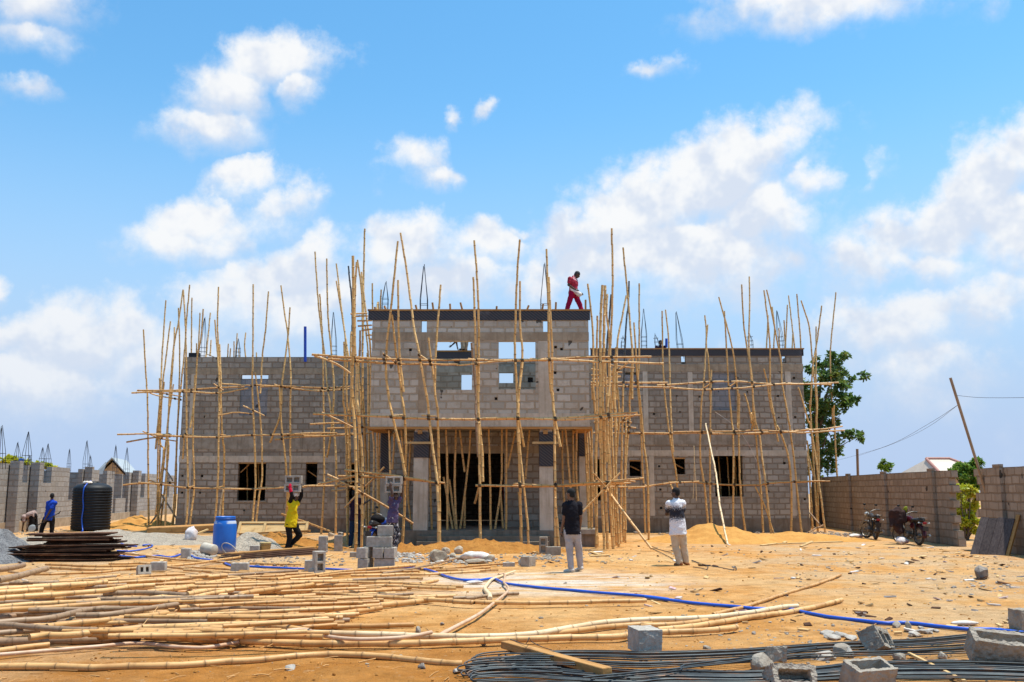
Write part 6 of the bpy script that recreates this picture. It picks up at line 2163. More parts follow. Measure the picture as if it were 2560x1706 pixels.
scatter('rubble', 330, reg_right, .008, .042, M_BLOCKD, 1)
scatter('rubble', 420, reg_right, .006, .032, M_STONE, 2, 0.45)
scatter('rubble', 500, reg_rect(-8, 8, 9.3, 30), .008, .035, M_STONE, 3)
scatter('rubble', 360, reg_px(900 + 70, 1386, 85, 10), .02, .09, M_BLOCK, 4)
scatter('rubble', 260, reg_px(1110, 1400, 130, 12), .02, .10, M_BLOCK, 5)
scatter('rubble', 120, reg_px(1345, 1396, 60, 9), .02, .075, M_BLOCKD, 6)
scatter('rubble', 420, reg_px(1760, 1328, 260, 8), .02, .10, M_STONEG, 7)
scatter('rubble', 300, reg_px(2060, 1338, 80, 8), .02, .09, M_STONEG, 8)
scatter('rubble', 220, reg_px(500, 1390, 40, 14), .02, .09, M_BLOCK, 9)
scatter('rubble', 260, reg_px(60, 1330, 120, 12), .02, .09, M_STONE, 10)
scatter('rubble', 90, reg_px(2470, 1465, 130, 28), .010, .055, M_BLOCK, 11)
scatter('rubble', 500, reg_px(2000, 1600, 480, 70), .006, .030, M_BLOCKD, 12)
scatter('chippings', 1600, lambda rr: (lambda a, r: (-12.9 + 2.4 * r * math.cos(a), 24.6 + 2.6 * r * math.sin(a)))(rr.uniform(0, 6.28), rr.random() ** .5), .01, .03, M_GRAVB, 13) if False else None

scatter('soil_clods', 1500, reg_rect(-7, 7, 8.8, 15), .004, .022, M_CLAY, 14, 0.7)
scatter('soil_clods', 900, reg_rect(-12, 13, 14, 30), .008, .035, M_SAND, 15, 0.6)
scatter('rubble', 420, reg_px(1250, 1395, 330, 26), .012, .06, M_STONE, 16)
scatter('rubble', 300, reg_px(720, 1400, 190, 22), .012, .06, M_STONEG, 17)
scatter('rubble', 230, reg_px(2250, 1420, 300, 40), .012, .05, M_BLOCKD, 18, .45)


def litter(n, seed):
    rr = random.Random(seed)
    mb = MB()
    for _ in range(n):
        y = 8.9 + 20 * rr.random() ** 1.6
        x = rr.uniform(-.52, .52) * y
        a = rr.uniform(0, PI); L = rr.uniform(.03, .16)
        d = Vector((math.cos(a), math.sin(a), 0)) * L
        p = Vector((x, y, gz(x, y) + .008))
        mb.tube([p - d, p + Vector((0, 0, rr.uniform(0, .012))), p + d], rr.uniform(.002, .006), 4)
    tag(mb.build('straw_litter', M_BAMG, ringattr=True), kind='stuff')


litter(420, 3)


def debris(n, seed, mat, name):
    rr = random.Random(seed)
    mb = MB()
    for _ in range(n):
        y = 12 + 19 * rr.random()
        x = rr.uniform(-.5, .52) * y
        if -8 < x < 2 and y < 22: continue
        s = (rr.uniform(.02, .14), rr.uniform(.012, .045), rr.uniform(.004, .014))
        M4 = Matrix.Translation((x, y, gz(x, y) + .015)) @ Euler((rr.uniform(-.3, .3), rr.uniform(-.3, .3), rr.uniform(0, 6))).to_matrix().to_4x4()
        mb.box((-s[0], -s[1], -s[2]), s, M4)
    tag(mb.build(name, mat), kind='stuff')


debris(190, 5, M_TIMBP, 'wood_litter')
debris(130, 6, M_SACKW, 'scrap_litter')
debris(150, 7, M_TIMBD, 'wood_litter')

# ---------------------------------------------------------------- reinforcing steel in front
def rebar(pts, label, r=0.0075, grp='reinforcing bars in the front bundles', step=0.12):
    mb = MB(); mb.tube(catmull(pts, step), r, 6)
    return tag(mb.build('rebar', M_STEEL, loc=pts[0]), label, 'rebar', grp)


rr = random.Random(21)


def wpx(tok, h):
    x, y = px(tok)
    return gnd(x, y, h)


# upper bundle: from the hooked ends on the left to the right edge
UB = [((600, 1105), (1100, 1047), (2353, 1042), 1605, 980), ((570, 1120), (1100, 1062), (2353, 1060), 1608, 1000)]
nU = 20
for i in range(nU):
    t = i / (nU - 1)
    h = 0.02 + 0.06 * rr.random()
    jt = rr.uniform(-9, 9)
    yl = 1100 + 150 * t + jt
    xl = 590 + 260 * abs(t - 0.35) + rr.uniform(-30, 60)
    pts = [wpx('M%f,%f' % (xl, yl), h), wpx('M%f,%f' % (1150, 1048 + 130 * t + jt), h), wpx('M%f,%f' % (1750, 1046 + 150 * t + jt), h),
           wpx('N%f,%f' % (100, 1220 + 165 * t + jt), h), wpx('N%f,%f' % (1100, 1190 + 150 * t + jt), h), wpx('O%f,%f' % (60, 1120 + 150 * t + jt), h),
           wpx('O%f,%f' % (1100, 1070 + 175 * t + jt), h), wpx('O%f,%f' % (1700, 1015 + 210 * t + jt), h), wpx('O%f,%f' % (2400, 965 + 250 * t + jt), h)]
    if i % 3 == 0:
        # hooked end: the bar turns back on itself
        q = pts[0]
        back = [q + Vector((0.55, 0.10, 0.03)), q + Vector((0.2, 0.13, 0.03)), q + Vector((-0.04, 0.09, 0.02)), q + Vector((-0.07, 0.04, 0.0)), q + Vector((-0.02, 0.005, 0))]
        pts = back + pts
        step = 0.05
    lab = '%sreinforcing bar of the rear steel bundle, %s from the back' % ('hooked ' if i % 3 == 0 else '', ordinal(i + 1))
    rebar(pts, lab, step=0.06)
nL = 26
for i in range(nL):
    t = i / (nL - 1)
    h = 0.015 + 0.06 * rr.random()
    jt = rr.uniform(-9, 9)
    xl = 215 + 330 * abs(t - 0.45) + rr.uniform(-20, 45)
    yl = 1140 + 225 * t + jt
    pts = [wpx('M%f,%f' % (xl, yl), h), wpx('M%f,%f' % (700 + 40 * t, 1120 + 235 * t + jt), h), wpx('M%f,%f' % (1250, 1180 + 200 * t + jt), h),
           wpx('M%f,%f' % (1900, 1245 + 150 * t + jt), h), wpx('N%f,%f' % (300, 1425 + 150 * t + jt), h), wpx('N%f,%f' % (1200, 1450 + 120 * t + jt), h),
           wpx('N%f,%f' % (2000, 1400 + 145 * t + jt), h), wpx('O%f,%f' % (300, 1360 + 170 * t + jt), h), wpx('O%f,%f' % (1100, 1325 + 200 * t + jt), h),
           wpx('O%f,%f' % (1800, 1330 + 200 * t + jt), h), wpx('O%f,%f' % (2400, 1350 + 200 * t + jt), h)]
    if i % 2 == 0:
        q = pts[0]
        w = 0.05 + 0.09 * rr.random()
        back = [q + Vector((0.75, w * 1.3, 0.05)), q + Vector((0.3, w * 1.35, 0.05)), q + Vector((0.02, w, 0.035)), q + Vector((-0.05, w * .5, 0.015)), q + Vector((-0.03, 0.01, 0))]
        pts = back + pts
    lab = '%sreinforcing bar of the front steel bundle, %s from the back' % ('hooked ' if i % 2 == 0 else '', ordinal(i + 1))
    rebar(pts, lab, step=0.06)
for i, (txt, lab) in enumerate((('M1400,1308 M1900,1262 M2353,1215 N500,1370 N1000,1310 N1500,1245 N2000,1170', 'single bar crossing from the front bundle over to the rear bundle, upper one'),
                                ('M1480,1325 M1950,1280 M2353,1240 N500,1395 N1000,1335 N1500,1268 N1990,1185', 'single bar crossing from the front bundle over to the rear bundle, lower one'),
                                ('N0,1450 N500,1405 N1000,1350 N1420,1285', 'short bar crossing to the rear bundle beside the broken hollow block'))):
    rebar([wpx(q, 0.10) for q in txt.split()], lab, 0.008)
# loose bent bars by the man in the patterned shirt
for txt, lab in (('H555,1345 H620,1375 H700,1415 H780,1465', 'thin loose bar reaching the feet of the man in the patterned shirt'),
                 ('H565,1340 H660,1365 H760,1395', 'thin loose bar running behind the man in the patterned shirt'),
                 ('H880,1440 H960,1470 H1010,1490 H1000,1515 H960,1505 H890,1495', 'thin bent bar hooked back on itself by the brown shoes'),
                 ('H880,1445 H1000,1480 H1120,1500 H1220,1520 H1245,1515 H1232,1488 H1222,1518', 'long thin bar ending in a small triangle loop on the sand')):
    rebar([wpx(q, 0.02) for q in txt.split()], lab, 0.009, 'loose bent bars on the sand')
# bits of wire on the plank
rebar([wpx('M690,935', .16), wpx('M840,985', .17), wpx('M870,920', .24), wpx('M900,960', .17), wpx('M1000,1010', .14), wpx('M1095,1040', .10)], 'twisted binding wire curling over the orange timber plank', 0.004, 'bits of wire', 0.03)
# timber plank over the bars, and a thin batten
def plank(a, b, w, t, mat, label, name='plank', roll=0.0, cat='plank', grp=None):
    a, b = Vector(a), Vector(b)
    d = (b - a)
    L = d.length
    d.normalize()
    s = Vector((0, 0, 1)).cross(d).normalized()
    u = d.cross(s)
    if roll:
        Rr = Matrix.Rotation(roll, 3, d)
        s, u = Rr @ s, Rr @ u
    mb = MB()
    M4 = Matrix(((d.x, s.x, u.x, 0), (d.y, s.y, u.y, 0), (d.z, s.z, u.z, 0), (0, 0, 0, 1)))
    mb.rbox((0, -w / 2, -t / 2), (L, w / 2, t / 2), min(t, w) * 0.12)
    o = mb.build(name, mat)
    o.matrix_world = Matrix.Translation(a) @ M4
    return tag(o, label, cat, grp)


plank(wpx('M640,985', .12), wpx('M1640,1255', .10), 0.115, 0.075, M_TIMB, 'orange timber plank lying across the bent ends of the steel bars', cat='plank')
plank(wpx('O965,1245', .04), wpx('O1590,1560', .05), 0.035, 0.03, M_TIMBP, 'thin pale batten under the front steel bundle near the right')

# ---------------------------------------------------------------- vessels
def tank():
    p = gnd(226, 1318); p = at(226, 1318, 42.0)
    p.z = 0.05
    e = empty('water_tank', p, 'big black ribbed plastic water tank with a blue hose hanging down it', 'water tank')
    prof = [(0.001, 0), (0.78, 0), (0.80, 0.05)]
    z = 0.08
    while z < 1.66:
        prof += [(0.775, z), (0.80, z + 0.02), (0.80, z + 0.075), (0.775, z + 0.095)]
        z += 0.115
    prof += [(0.79, 1.72), (0.76, 1.80), (0.62, 1.90), (0.40, 1.96), (0.22, 1.985), (0.22, 2.04), (0.20, 2.05), (0.001, 2.05)]
    mb = MB(); mb.lathe(prof, 40); mb.build('body', M_BLACKP, e)
    mb = MB()
    pts = [(-0.02, -0.2, 2.06), (0.0, -0.5, 1.99), (-0.02, -0.83, 1.75), (-0.03, -0.84, 1.3), (0.01, -0.84, 0.95), (-0.02, -0.85, 0.5), (0.03, -0.86, 0.15), (0.12, -1.0, -0.03), (0.2, -1.3, -0.02)]
    mb.tube(catmull([Vector(q) for q in pts], 0.1), 0.028, 8)
    h = mb.build('garden_hose', M_BLUEH, None); h.location = p; tag(h, 'blue hose hanging straight down the front of the black water tank', 'hose')
    mb = MB(); mb.ell((-0.05, -0.45, 1.99), (0.2, 0.16, 0.07)); c = mb.build('cloth', M_SACKW); c.location = p
    for k, v in enumerate(c.data.vertices): v.co += noise.noise_vector(v.co * 9) * 0.05
    tag(c, 'white cloth on top of the black water tank', 'cloth')


tank()


def drum():
    p = gnd(*px('P705,1085'))
    e = empty('drum', p, 'tall blue plastic drum with a dusty foot, without its lid', 'drum')
    prof = [(0.001, 0.004), (0.26, 0), (0.285, 0.03), (0.30, 0.12), (0.305, 0.45), (0.30, 0.72), (0.285, 0.83), (0.255, 0.885), (0.245, 0.90), (0.245, 0.925), (0.262, 0.93), (0.262, 0.975), (0.24, 0.98), (0.235, 0.90), (0.27, 0.80), (0.28, 0.1), (0.001, 0.06)]
    mb = MB(); mb.lathe(prof, 36)
    m, t, b = new_mat('dusty_blue_plastic')
    co = obj_coord(t); sp = t.node('ShaderNodeSeparateXYZ'); t.l.new(co, sp.inputs[0])
    z = t.math('ADD', sp.outputs[2], t.math('MULTIPLY', t.noise(co, 4, 5, 0.6), 0.35))
    col = t.mix(t.ramp(t.noise(co, 3, 5, 0.6), .4, .7), (0.010, 0.135, 0.52), (0.014, 0.105, 0.42))
    col = t.mix(t.math('MULTIPLY', t.ramp(z, 0.22, 0.44, 1, 0), 0.8), col, (0.36, 0.33, 0.31))
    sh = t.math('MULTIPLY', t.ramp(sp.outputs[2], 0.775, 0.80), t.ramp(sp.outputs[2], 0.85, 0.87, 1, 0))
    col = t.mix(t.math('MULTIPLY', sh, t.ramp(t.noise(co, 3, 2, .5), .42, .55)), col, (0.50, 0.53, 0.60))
    t.l.new(col, b.inputs['Base Color']); b.inputs['Roughness'].default_value = 0.4
    mb.build('body', m, e)
    mb = MB(); mb.lathe([(0.248, 0.893), (0.268, 0.90), (0.268, 0.925), (0.248, 0.93)], 36, cap=False); mb.build('rim', M_BLUEP, e)


drum()


def bucket():
    p = gnd(*px('P1312,1088'))
    e = empty('bucket', p, 'dirty yellow bucket standing between a block and the man in yellow', 'bucket')
    mb = MB(); mb.lathe([(0.001, 0.0), (0.115, 0), (0.122, 0.01), (0.145, 0.27), (0.155, 0.275), (0.155, 0.30), (0.145, 0.305), (0.138, 0.29), (0.115, 0.03), (0.001, 0.02)], 28); mb.build('body', M_YELLP, e)
    mb = MB(); mb.tube([(0.155 * math.cos(a), 0.155 * math.sin(a) - 0.01, 0.28 - 0.12 * math.sin(-a) if False else 0.28 - 0.05 * abs(math.sin(a))) for a in [PI + PI * k / 12 for k in range(13)]], 0.004, 6); mb.build('handle', M_STEELB, e)
    p = gnd(*px('P520,1118'))
    e = empty('container', p + Vector((0, 0, 0.155)), 'white round plastic container fallen on its side beside the drum', 'container', None, (D(-84), 0, D(62)))
    mb = MB(); mb.lathe([(0.001, 0), (0.13, 0), (0.14, 0.01), (0.15, 0.33), (0.16, 0.335), (0.16, 0.36), (0.14, 0.36), (0.13, 0.02), (0.001, 0.015)], 28, Matrix.Translation((0, 0, -0.1))); mb.build('body', M_WHITEP, e)
    mb = MB()
    P2 = [(602, 1045), (640, 1090), (655, 1105), (760, 1100), (700, 1040), (672, 980), (690, 940), (740, 928), (800, 950), (860, 1000), (905, 1045), (925, 1085)]
    hs = [.05, .02, .02, .03, .12, .24, .30, .31, .25, .16, .08, .02]
    base = gnd(*px('P760,1100'))
    pts = []
    for (x, y), h in zip(P2[3:], hs[3:]):
        X, Y_ = px('P%f,%f' % (x, y)); pts.append(at(X, Y_, base.y - 0.02))
    for q in pts: q.z = max(q.z, 0.02)
    mb.tube(catmull(pts, 0.04), 0.011, 7)
    tag(mb.build('hose_loop', M_WHITEP, loc=pts[0]), 'stiff white hose arching up in front of the blue drum', 'hose')


bucket()


def sack(p, s, mat, label, rot=0, tie=False, seed=0):
    mb = MB(); mb.ell((0, 0, s[2]), s, None, 26, 18)
    for k, v in enumerate(mb.v):
        # square the bag up and crumple it
        v.x = math.copysign(abs(v.x / s[0]) ** 0.75, v.x) * s[0]
        v.y = math.copysign(abs(v.y / s[1]) ** 0.8, v.y) * s[1]
        mb.v[k] = v + noise.noise_vector(v * 7 + Vector((seed, 0, 0))) * min(s) * 0.32 + noise.noise_vector(v * 19) * min(s) * 0.12
        if tie and v.z > s[2] * 1.45:
            f = 1 - (v.z / s[2] - 1.45) * 1.1
            mb.v[k].x *= max(f, .3); mb.v[k].y *= max(f, .3)
            mb.v[k].x += 0.10 * (v.z / s[2] - 1.45)
        if mb.v[k].z < 0.0: mb.v[k].z = 0.0
    o = mb.build('sack', mat); o.location = p; o.rotation_euler = (0, 0, rot)
    return tag(o, label, 'sack')


sack(gnd(477, 1358), (.20, .15, .27), M_SACK, 'upright half full sack with red print beside the blue drum', 0.2, True, 1)
sack(gnd(405, 1353), (.40, .22, .06), M_SACK, 'flat empty sack with red print on the grey gravel', 0.1, False, 2)
sack(gnd(*px('F285,1446')), (.36, .16, .11), M_SACKW, 'white woven sack lying on the stones before the entrance', -0.15, False, 3)
sack(gnd(*px('F130,1360')), (.14, .10, .10), M_SACKW, 'small crumpled white bag between the stones and the clay heap', 0.5, False, 4)
sack(gnd(*px('V1065,1112')), (.20, .14, .12), M_SACK, 'crumpled plastic bag under the motorcycle with the draped jacket', 0.4, False, 5)
sack(gnd(*px('V170,980')), (.28, .16, .07), M_SACKW, 'crumpled litter bag at the front wheel of the far motorcycle', 0.2, False, 6)
sack(gnd(*px('M340,392')), (.16, .07, .03), M_SACKW, 'crumpled white rag under the blue hose by the root', 0.2, False, 7)
sack(gnd(*px('O1600,925')), (.17, .06, .03), M_SACKW, 'white plastic sheet scrap just behind the blue hose', 0.0, False, 8)

# ---------------------------------------------------------------- planks and boards
rr = random.Random(5)
c0 = gnd(165, 1404)
z = 0.02
for i in range(26):
    L = rr.uniform(2.1, 2.75)
    w = rr.uniform(0.24, 0.34)
    t = rr.uniform(0.024, 0.036)
    row = i % 2
    y = c0.y + 0.10 + (0.36 if row else 0.0) + rr.uniform(-.08, .08)
    if i >= 18: y = c0.y + 0.3 + rr.uniform(-.15, .15); L *= 0.8
    x = c0.x + rr.uniform(-0.18, 0.18) + (0.12 if i >= 16 else -0.06)
    ang = rr.uniform(-0.09, 0.09)
    a = Vector((x - L / 2 * math.cos(ang), y - L / 2 * math.sin(ang), z + rr.uniform(-.004, .004)))
    b = Vector((x + L / 2 * math.cos(ang), y + L / 2 * math.sin(ang), z + rr.uniform(0.0, .03)))
    plank(a, b, w, t, M_TIMBD, 'dark old plank, %s board up in the stack by the chippings, %s' % (ordinal(i // 2 + 1), 'rear side' if row else 'front side'), 'dark_plank', rr.uniform(-.05, .05), 'plank', 'stack of dark planks')
    if row or i >= 18: z += 0.046 if i < 18 else 0.032
# long timbers and shuttering lying along the foot of the left wing
plank(at(372, 1326, 36.5), at(548, 1318, 36.5), 0.45, 0.22, M_TIMB, 'long orange timber lying along the foot of the left wing behind the sack', roll=0.1)
plank(at(494, 1334, 35.5), at(520, 1324, 35.8), 0.12, 0.05, M_TIMBP, 'short pale batten leaning on the long orange timber')


def shutter_panel():
    a, b = at(593, 1326, 35.0), at(768, 1318, 35.0)
    e = empty('formwork_panel', (a.x, 35.0, a.z - 0.1), 'pale battened formwork panel leaning low against the left wing', 'formwork panel', None, (D(-38), 0, 0))
    L = b.x - a.x
    mb = MB(); mb.box((0, 0, 0), (L, 0.03, 0.42)); mb.build('board', M_TIMBP, e)
    for x in (0.0, 0.9, L - 0.09):
        mb = MB(); mb.box((x, -0.05, -0.02), (x + 0.09, -0.002, 0.47)); mb.build('batten', M_TIMBP, e)
    mb = MB(); mb.box((0.1, -0.045, 0.40), (L - 0.1, -0.002, 0.47)); mb.build('batten', M_TIMBP, e)


shutter_panel()
plank(at(600, 1336, 34.5), at(775, 1328, 34.5), 0.25, 0.08, M_TIMB, 'flat orange plank under the pale formwork panel')
plank(at(612, 1340, 34.0), at(720, 1333, 34.0), 0.18, 0.05, M_TIMBP, 'second flat plank under the pale formwork panel')
# flat stack of thin boards between the bucket and the upright block
for k in range(5):
    a, b = gnd(*px('P%f,%f' % (640 + 25 * k, 1190 - 6 * k))), gnd(*px('P%f,%f' % (2090 - 18 * k, 1095 - 7 * k)))
    a.z = b.z = 0.02 + 0.035 * k
    plank(a, b, 0.28, 0.026, M_TIMBD if k < 4 else M_TIMB, ('topmost orange board' if k == 4 else 'dark board, %s up,' % ordinal(k + 1)) + ' of the thin board stack in front of the bucket', 'board', 0, 'board', 'stack of thin boards')
plank(gnd(*px('P610,1130'), .03), gnd(*px('P1250,1105'), .03), 0.16, 0.03, M_TIMBP, 'pale board lying just in front of the bucket')
for txt, lab in (('J640,1410 J1275,1388', 'long thin pale lath on the sand right of the heap'), ('J480,1425 J640,1405', 'short lath end at the left of the long lath'), ('J870,1435 J1075,1345', 'lath slanting across the long lath on the sand'), ('J700,1400 J860,1330', 'lath propped against the low sand ridge'),
                 ('J970,1350 J1040,1322', 'short board on the rubble behind the long lath'), ('F710,1360 F800,1380', 'small brown board in front of the clay heap'), ('F1225,1405 F1380,1400', 'split pale bamboo shell on the sand right of the man in black'), ('H50,1370 H130,1395', 'curved pale bark piece beside the split shell')):
    a, b = [gnd(*px(q), .03) for q in txt.split()]
    plank(a, b, 0.09, 0.025, M_TIMBP, lab, 'lath', 0.1, 'lath')


def board_panel():
    bl, br = at(2424, 1382, 26.2), at(2511, 1385, 25.5)
    bl.z = br.z = 0.0
    tl, tr = at(2452, 1294, 26.5), at(2530, 1291, 25.8)
    e = empty('leaning_boards', bl, 'grey black wooden board panel leaning on the boundary wall', 'board panel')
    ux = (br - bl); W = ux.length; ux.normalize()
    uy = (tl - bl); H = uy.length; uy.normalize()
    uz = ux.cross(uy).normalized()
    uy = uz.cross(ux)
    M4 = Matrix(((ux.x, uz.x, uy.x, 0), (ux.y, uz.y, uy.y, 0), (ux.z, uz.z, uy.z, 0), (0, 0, 0, 1)))
    sh = (tl - bl).dot(ux)
    n = 4
    for k in range(n):
        mb = MB()
        mb.box((W * k / n + 0.004, -0.015, 0), (W * (k + 1) / n - 0.004, 0.015, H * (1 - 0.02 * (k % 2))), M4 @ Matrix(((1, 0, sh / H, 0), (0, 1, 0, 0), (0, 0, 1, 0), (0, 0, 0, 1))))
        mb.build('board', M_TIMBG, e)
    mb = MB(); mb.box((W - 0.02, -0.09, -0.02), (W + 0.08, -0.018, H + 0.12), M4 @ Matrix(((1, 0, sh / H, 0), (0, 1, 0, 0), (0, 0, 1, 0), (0, 0, 0, 1)))); mb.build('batten', M_TIMB, e)
    mb = MB(); mb.box((0.02, -0.06, H * .2), (W - .03, -0.018, H * .2 + 0.08), M4 @ Matrix(((1, 0, sh / H, 0), (0, 1, 0, 0), (0, 0, 1, 0), (0, 0, 0, 1)))); mb.build('batten', M_TIMB, e)


board_panel()
# ---------------------------------------------------------------- people
M_SKIN = surf('dark_brown_skin', (0.085, 0.042, 0.026), (0.065, 0.031, 0.019), 9, 0.5, None, spec=0.4)
M_SKINW = surf('brown_skin', (0.17, 0.075, 0.038), (0.13, 0.056, 0.028), 9, 0.5, None, spec=0.4)
M_HAIR = surf('black_hair', (0.010, 0.009, 0.009), (0.016, 0.014, 0.013), 60, 0.9, 80, 0.5, 0.004)
M_EYE = surf('eye_white', (0.6, 0.56, 0.5), (0.5, 0.46, 0.42), 3, 0.3)


def cloth(name, c, c2=None, c3=None, **kw):
    return surf(name, c, c2 or tuple(q * 0.72 for q in c), 5, 0.9, 9, 0.35, 0.02, spec=0.1, c3=c3, **kw)


M_POLO = cloth('black_polo_cotton', (0.016, 0.014, 0.018), (0.010, 0.009, 0.012))
M_JEANG = cloth('light_grey_denim', (0.40, 0.35, 0.345), (0.33, 0.285, 0.28))
M_CREAM = cloth('cream_trouser_cotton', (0.58, 0.46, 0.33), (0.50, 0.39, 0.27))
M_CRIM = cloth('crimson_trouser_cotton', (0.34, 0.008, 0.045), (0.27, 0.006, 0.035))
M_BLACKC = cloth('black_cotton', (0.016, 0.013, 0.013), (0.010, 0.008, 0.008))
M_NAVY = cloth('navy_denim', (0.018, 0.035, 0.075), (0.012, 0.025, 0.055))
M_DARKP = cloth('dark_purple_cotton', (0.035, 0.018, 0.040), (0.022, 0.012, 0.026))
M_BLUES = cloth('bright_blue_cotton', (0.016, 0.060, 0.40), (0.012, 0.045, 0.32))
M_PINKS = cloth('dusty_pink_cotton', (0.42, 0.30, 0.27), (0.34, 0.24, 0.21))
M_KHAKI = cloth('khaki_cotton', (0.34, 0.26, 0.18), (0.28, 0.21, 0.14))
M_MAROON = cloth('maroon_cotton', (0.20, 0.02, 0.02), (0.14, 0.014, 0.014))
M_YELS = cloth('yellow_vest_cotton', (0.72, 0.50, 0.012), (0.62, 0.42, 0.010))
M_GLOVE = cloth('red_rubber_glove', (0.55, 0.012, 0.04), (0.45, 0.01, 0.03))
M_SHOEW = surf('pale_trainer', (0.62, 0.55, 0.48), (0.50, 0.44, 0.38), 18, 0.7)
M_SHOEB = surf('brown_leather_shoe', (0.30, 0.10, 0.03), (0.24, 0.075, 0.022), 8, 0.5)
M_SHOEK = surf('dark_shoe', (0.02, 0.017, 0.015), (0.03, 0.024, 0.02), 8, 0.6)


def pattern_shirt():
    m, t, b = new_mat('white_shirt_with_dark_speckled_band')
    co = obj_coord(t)
    sp = t.node('ShaderNodeSeparateXYZ'); t.l.new(co, sp.inputs[0])
    d = t.math('ABSOLUTE', t.math('SUBTRACT', sp.outputs[2], 1.165))
    vo = t.node('ShaderNodeTexVoronoi'); t.l.new(co, vo.inputs['Vector']); vo.inputs['Scale'].default_value = 52.0
    lv = t.math('MULTIPLY_ADD', t.noise(co, 60, 2, 0.5), 0.35, -0.175)
    k = t.math('ADD', d, lv)
    col = t.mix(t.ramp(k, 0.08, 0.19), (0.014, 0.013, 0.022), t.mix(t.ramp(vo.outputs['Distance'], .1, .5), (0.50, 0.47, 0.52), (0.76, 0.72, 0.72)))
    t.l.new(col, b.inputs['Base Color']); b.inputs['Roughness'].default_value = 0.9
    return m


def striped_shirt():
    m, t, b = new_mat('crimson_shirt_with_white_stripes')
    co = obj_coord(t)
    sp = t.node('ShaderNodeSeparateXYZ'); t.l.new(co, sp.inputs[0])
    u = t.math('ADD', sp.outputs[0], t.math('MULTIPLY', sp.outputs[1], 0.8))
    s = t.math('SINE', t.math('MULTIPLY', u, 2 * PI / 0.052))
    band = t.math('MULTIPLY', t.ramp(sp.outputs[2], 1.26, 1.275), t.ramp(s, 0.55, 0.75))
    xb = t.ramp(sp.outputs[0], -0.03, 0.0)
    band = t.math('MULTIPLY', band, xb)
    yoke = t.math('MULTIPLY', t.ramp(t.math('ABSOLUTE', t.math('SUBTRACT', t.math('MULTIPLY_ADD', sp.outputs[0], 0.3, sp.outputs[2]), 1.265)), 0.008, 0.015, 1, 0), xb)
    col = t.mix(t.ramp(t.noise(co, 4, 4, .5), .4, .6), (0.40, 0.012, 0.035), (0.32, 0.010, 0.030))
    col = t.mix(t.math('MAXIMUM', band, yoke), col, (0.70, 0.52, 0.50))
    t.l.new(col, b.inputs['Base Color']); b.inputs['Roughness'].default_value = 0.9
    return m


def spatter(name, c, amount=0.6):
    m, t, b = new_mat(name)
    co = obj_coord(t)
    col = t.mix(t.ramp(t.noise(co, 4, 4, .5), .4, .6), c, tuple(q * .7 for q in c))
    sp1 = t.ramp(t.noise(co, 16, 5, 0.75), amount, amount + 0.06)
    col = t.mix(t.math('MULTIPLY', sp1, 0.85), col, (0.62, 0.58, 0.58))
    t.l.new(col, b.inputs['Base Color']); b.inputs['Roughness'].default_value = 0.95
    return m


M_PATT, M_STRP = pattern_shirt(), striped_shirt()
M_PURP, M_SPAT = spatter('purple_shirt_with_paint_spatters', (0.085, 0.055, 0.13), 0.60), spatter('dark_trousers_with_paint_spatters', (0.022, 0.018, 0.026), 0.53)


def remesh(o, vox, smooth=4):
    r = o.modifiers.new('skin', 'REMESH'); r.mode = 'VOXEL'; r.voxel_size = vox; r.use_smooth_shade = True
    s = o.modifiers.new('soft', 'SMOOTH'); s.iterations = smooth; s.factor = 0.5
    return o


FOLD = bpy.data.textures.new('folds', 'CLOUDS')
FOLD.noise_scale = 0.09
FOLD.noise_depth = 2


def crease(o, k):
    d = o.modifiers.new('creases', 'DISPLACE'); d.texture = FOLD; d.strength = k; d.mid_level = 0.5
    return o


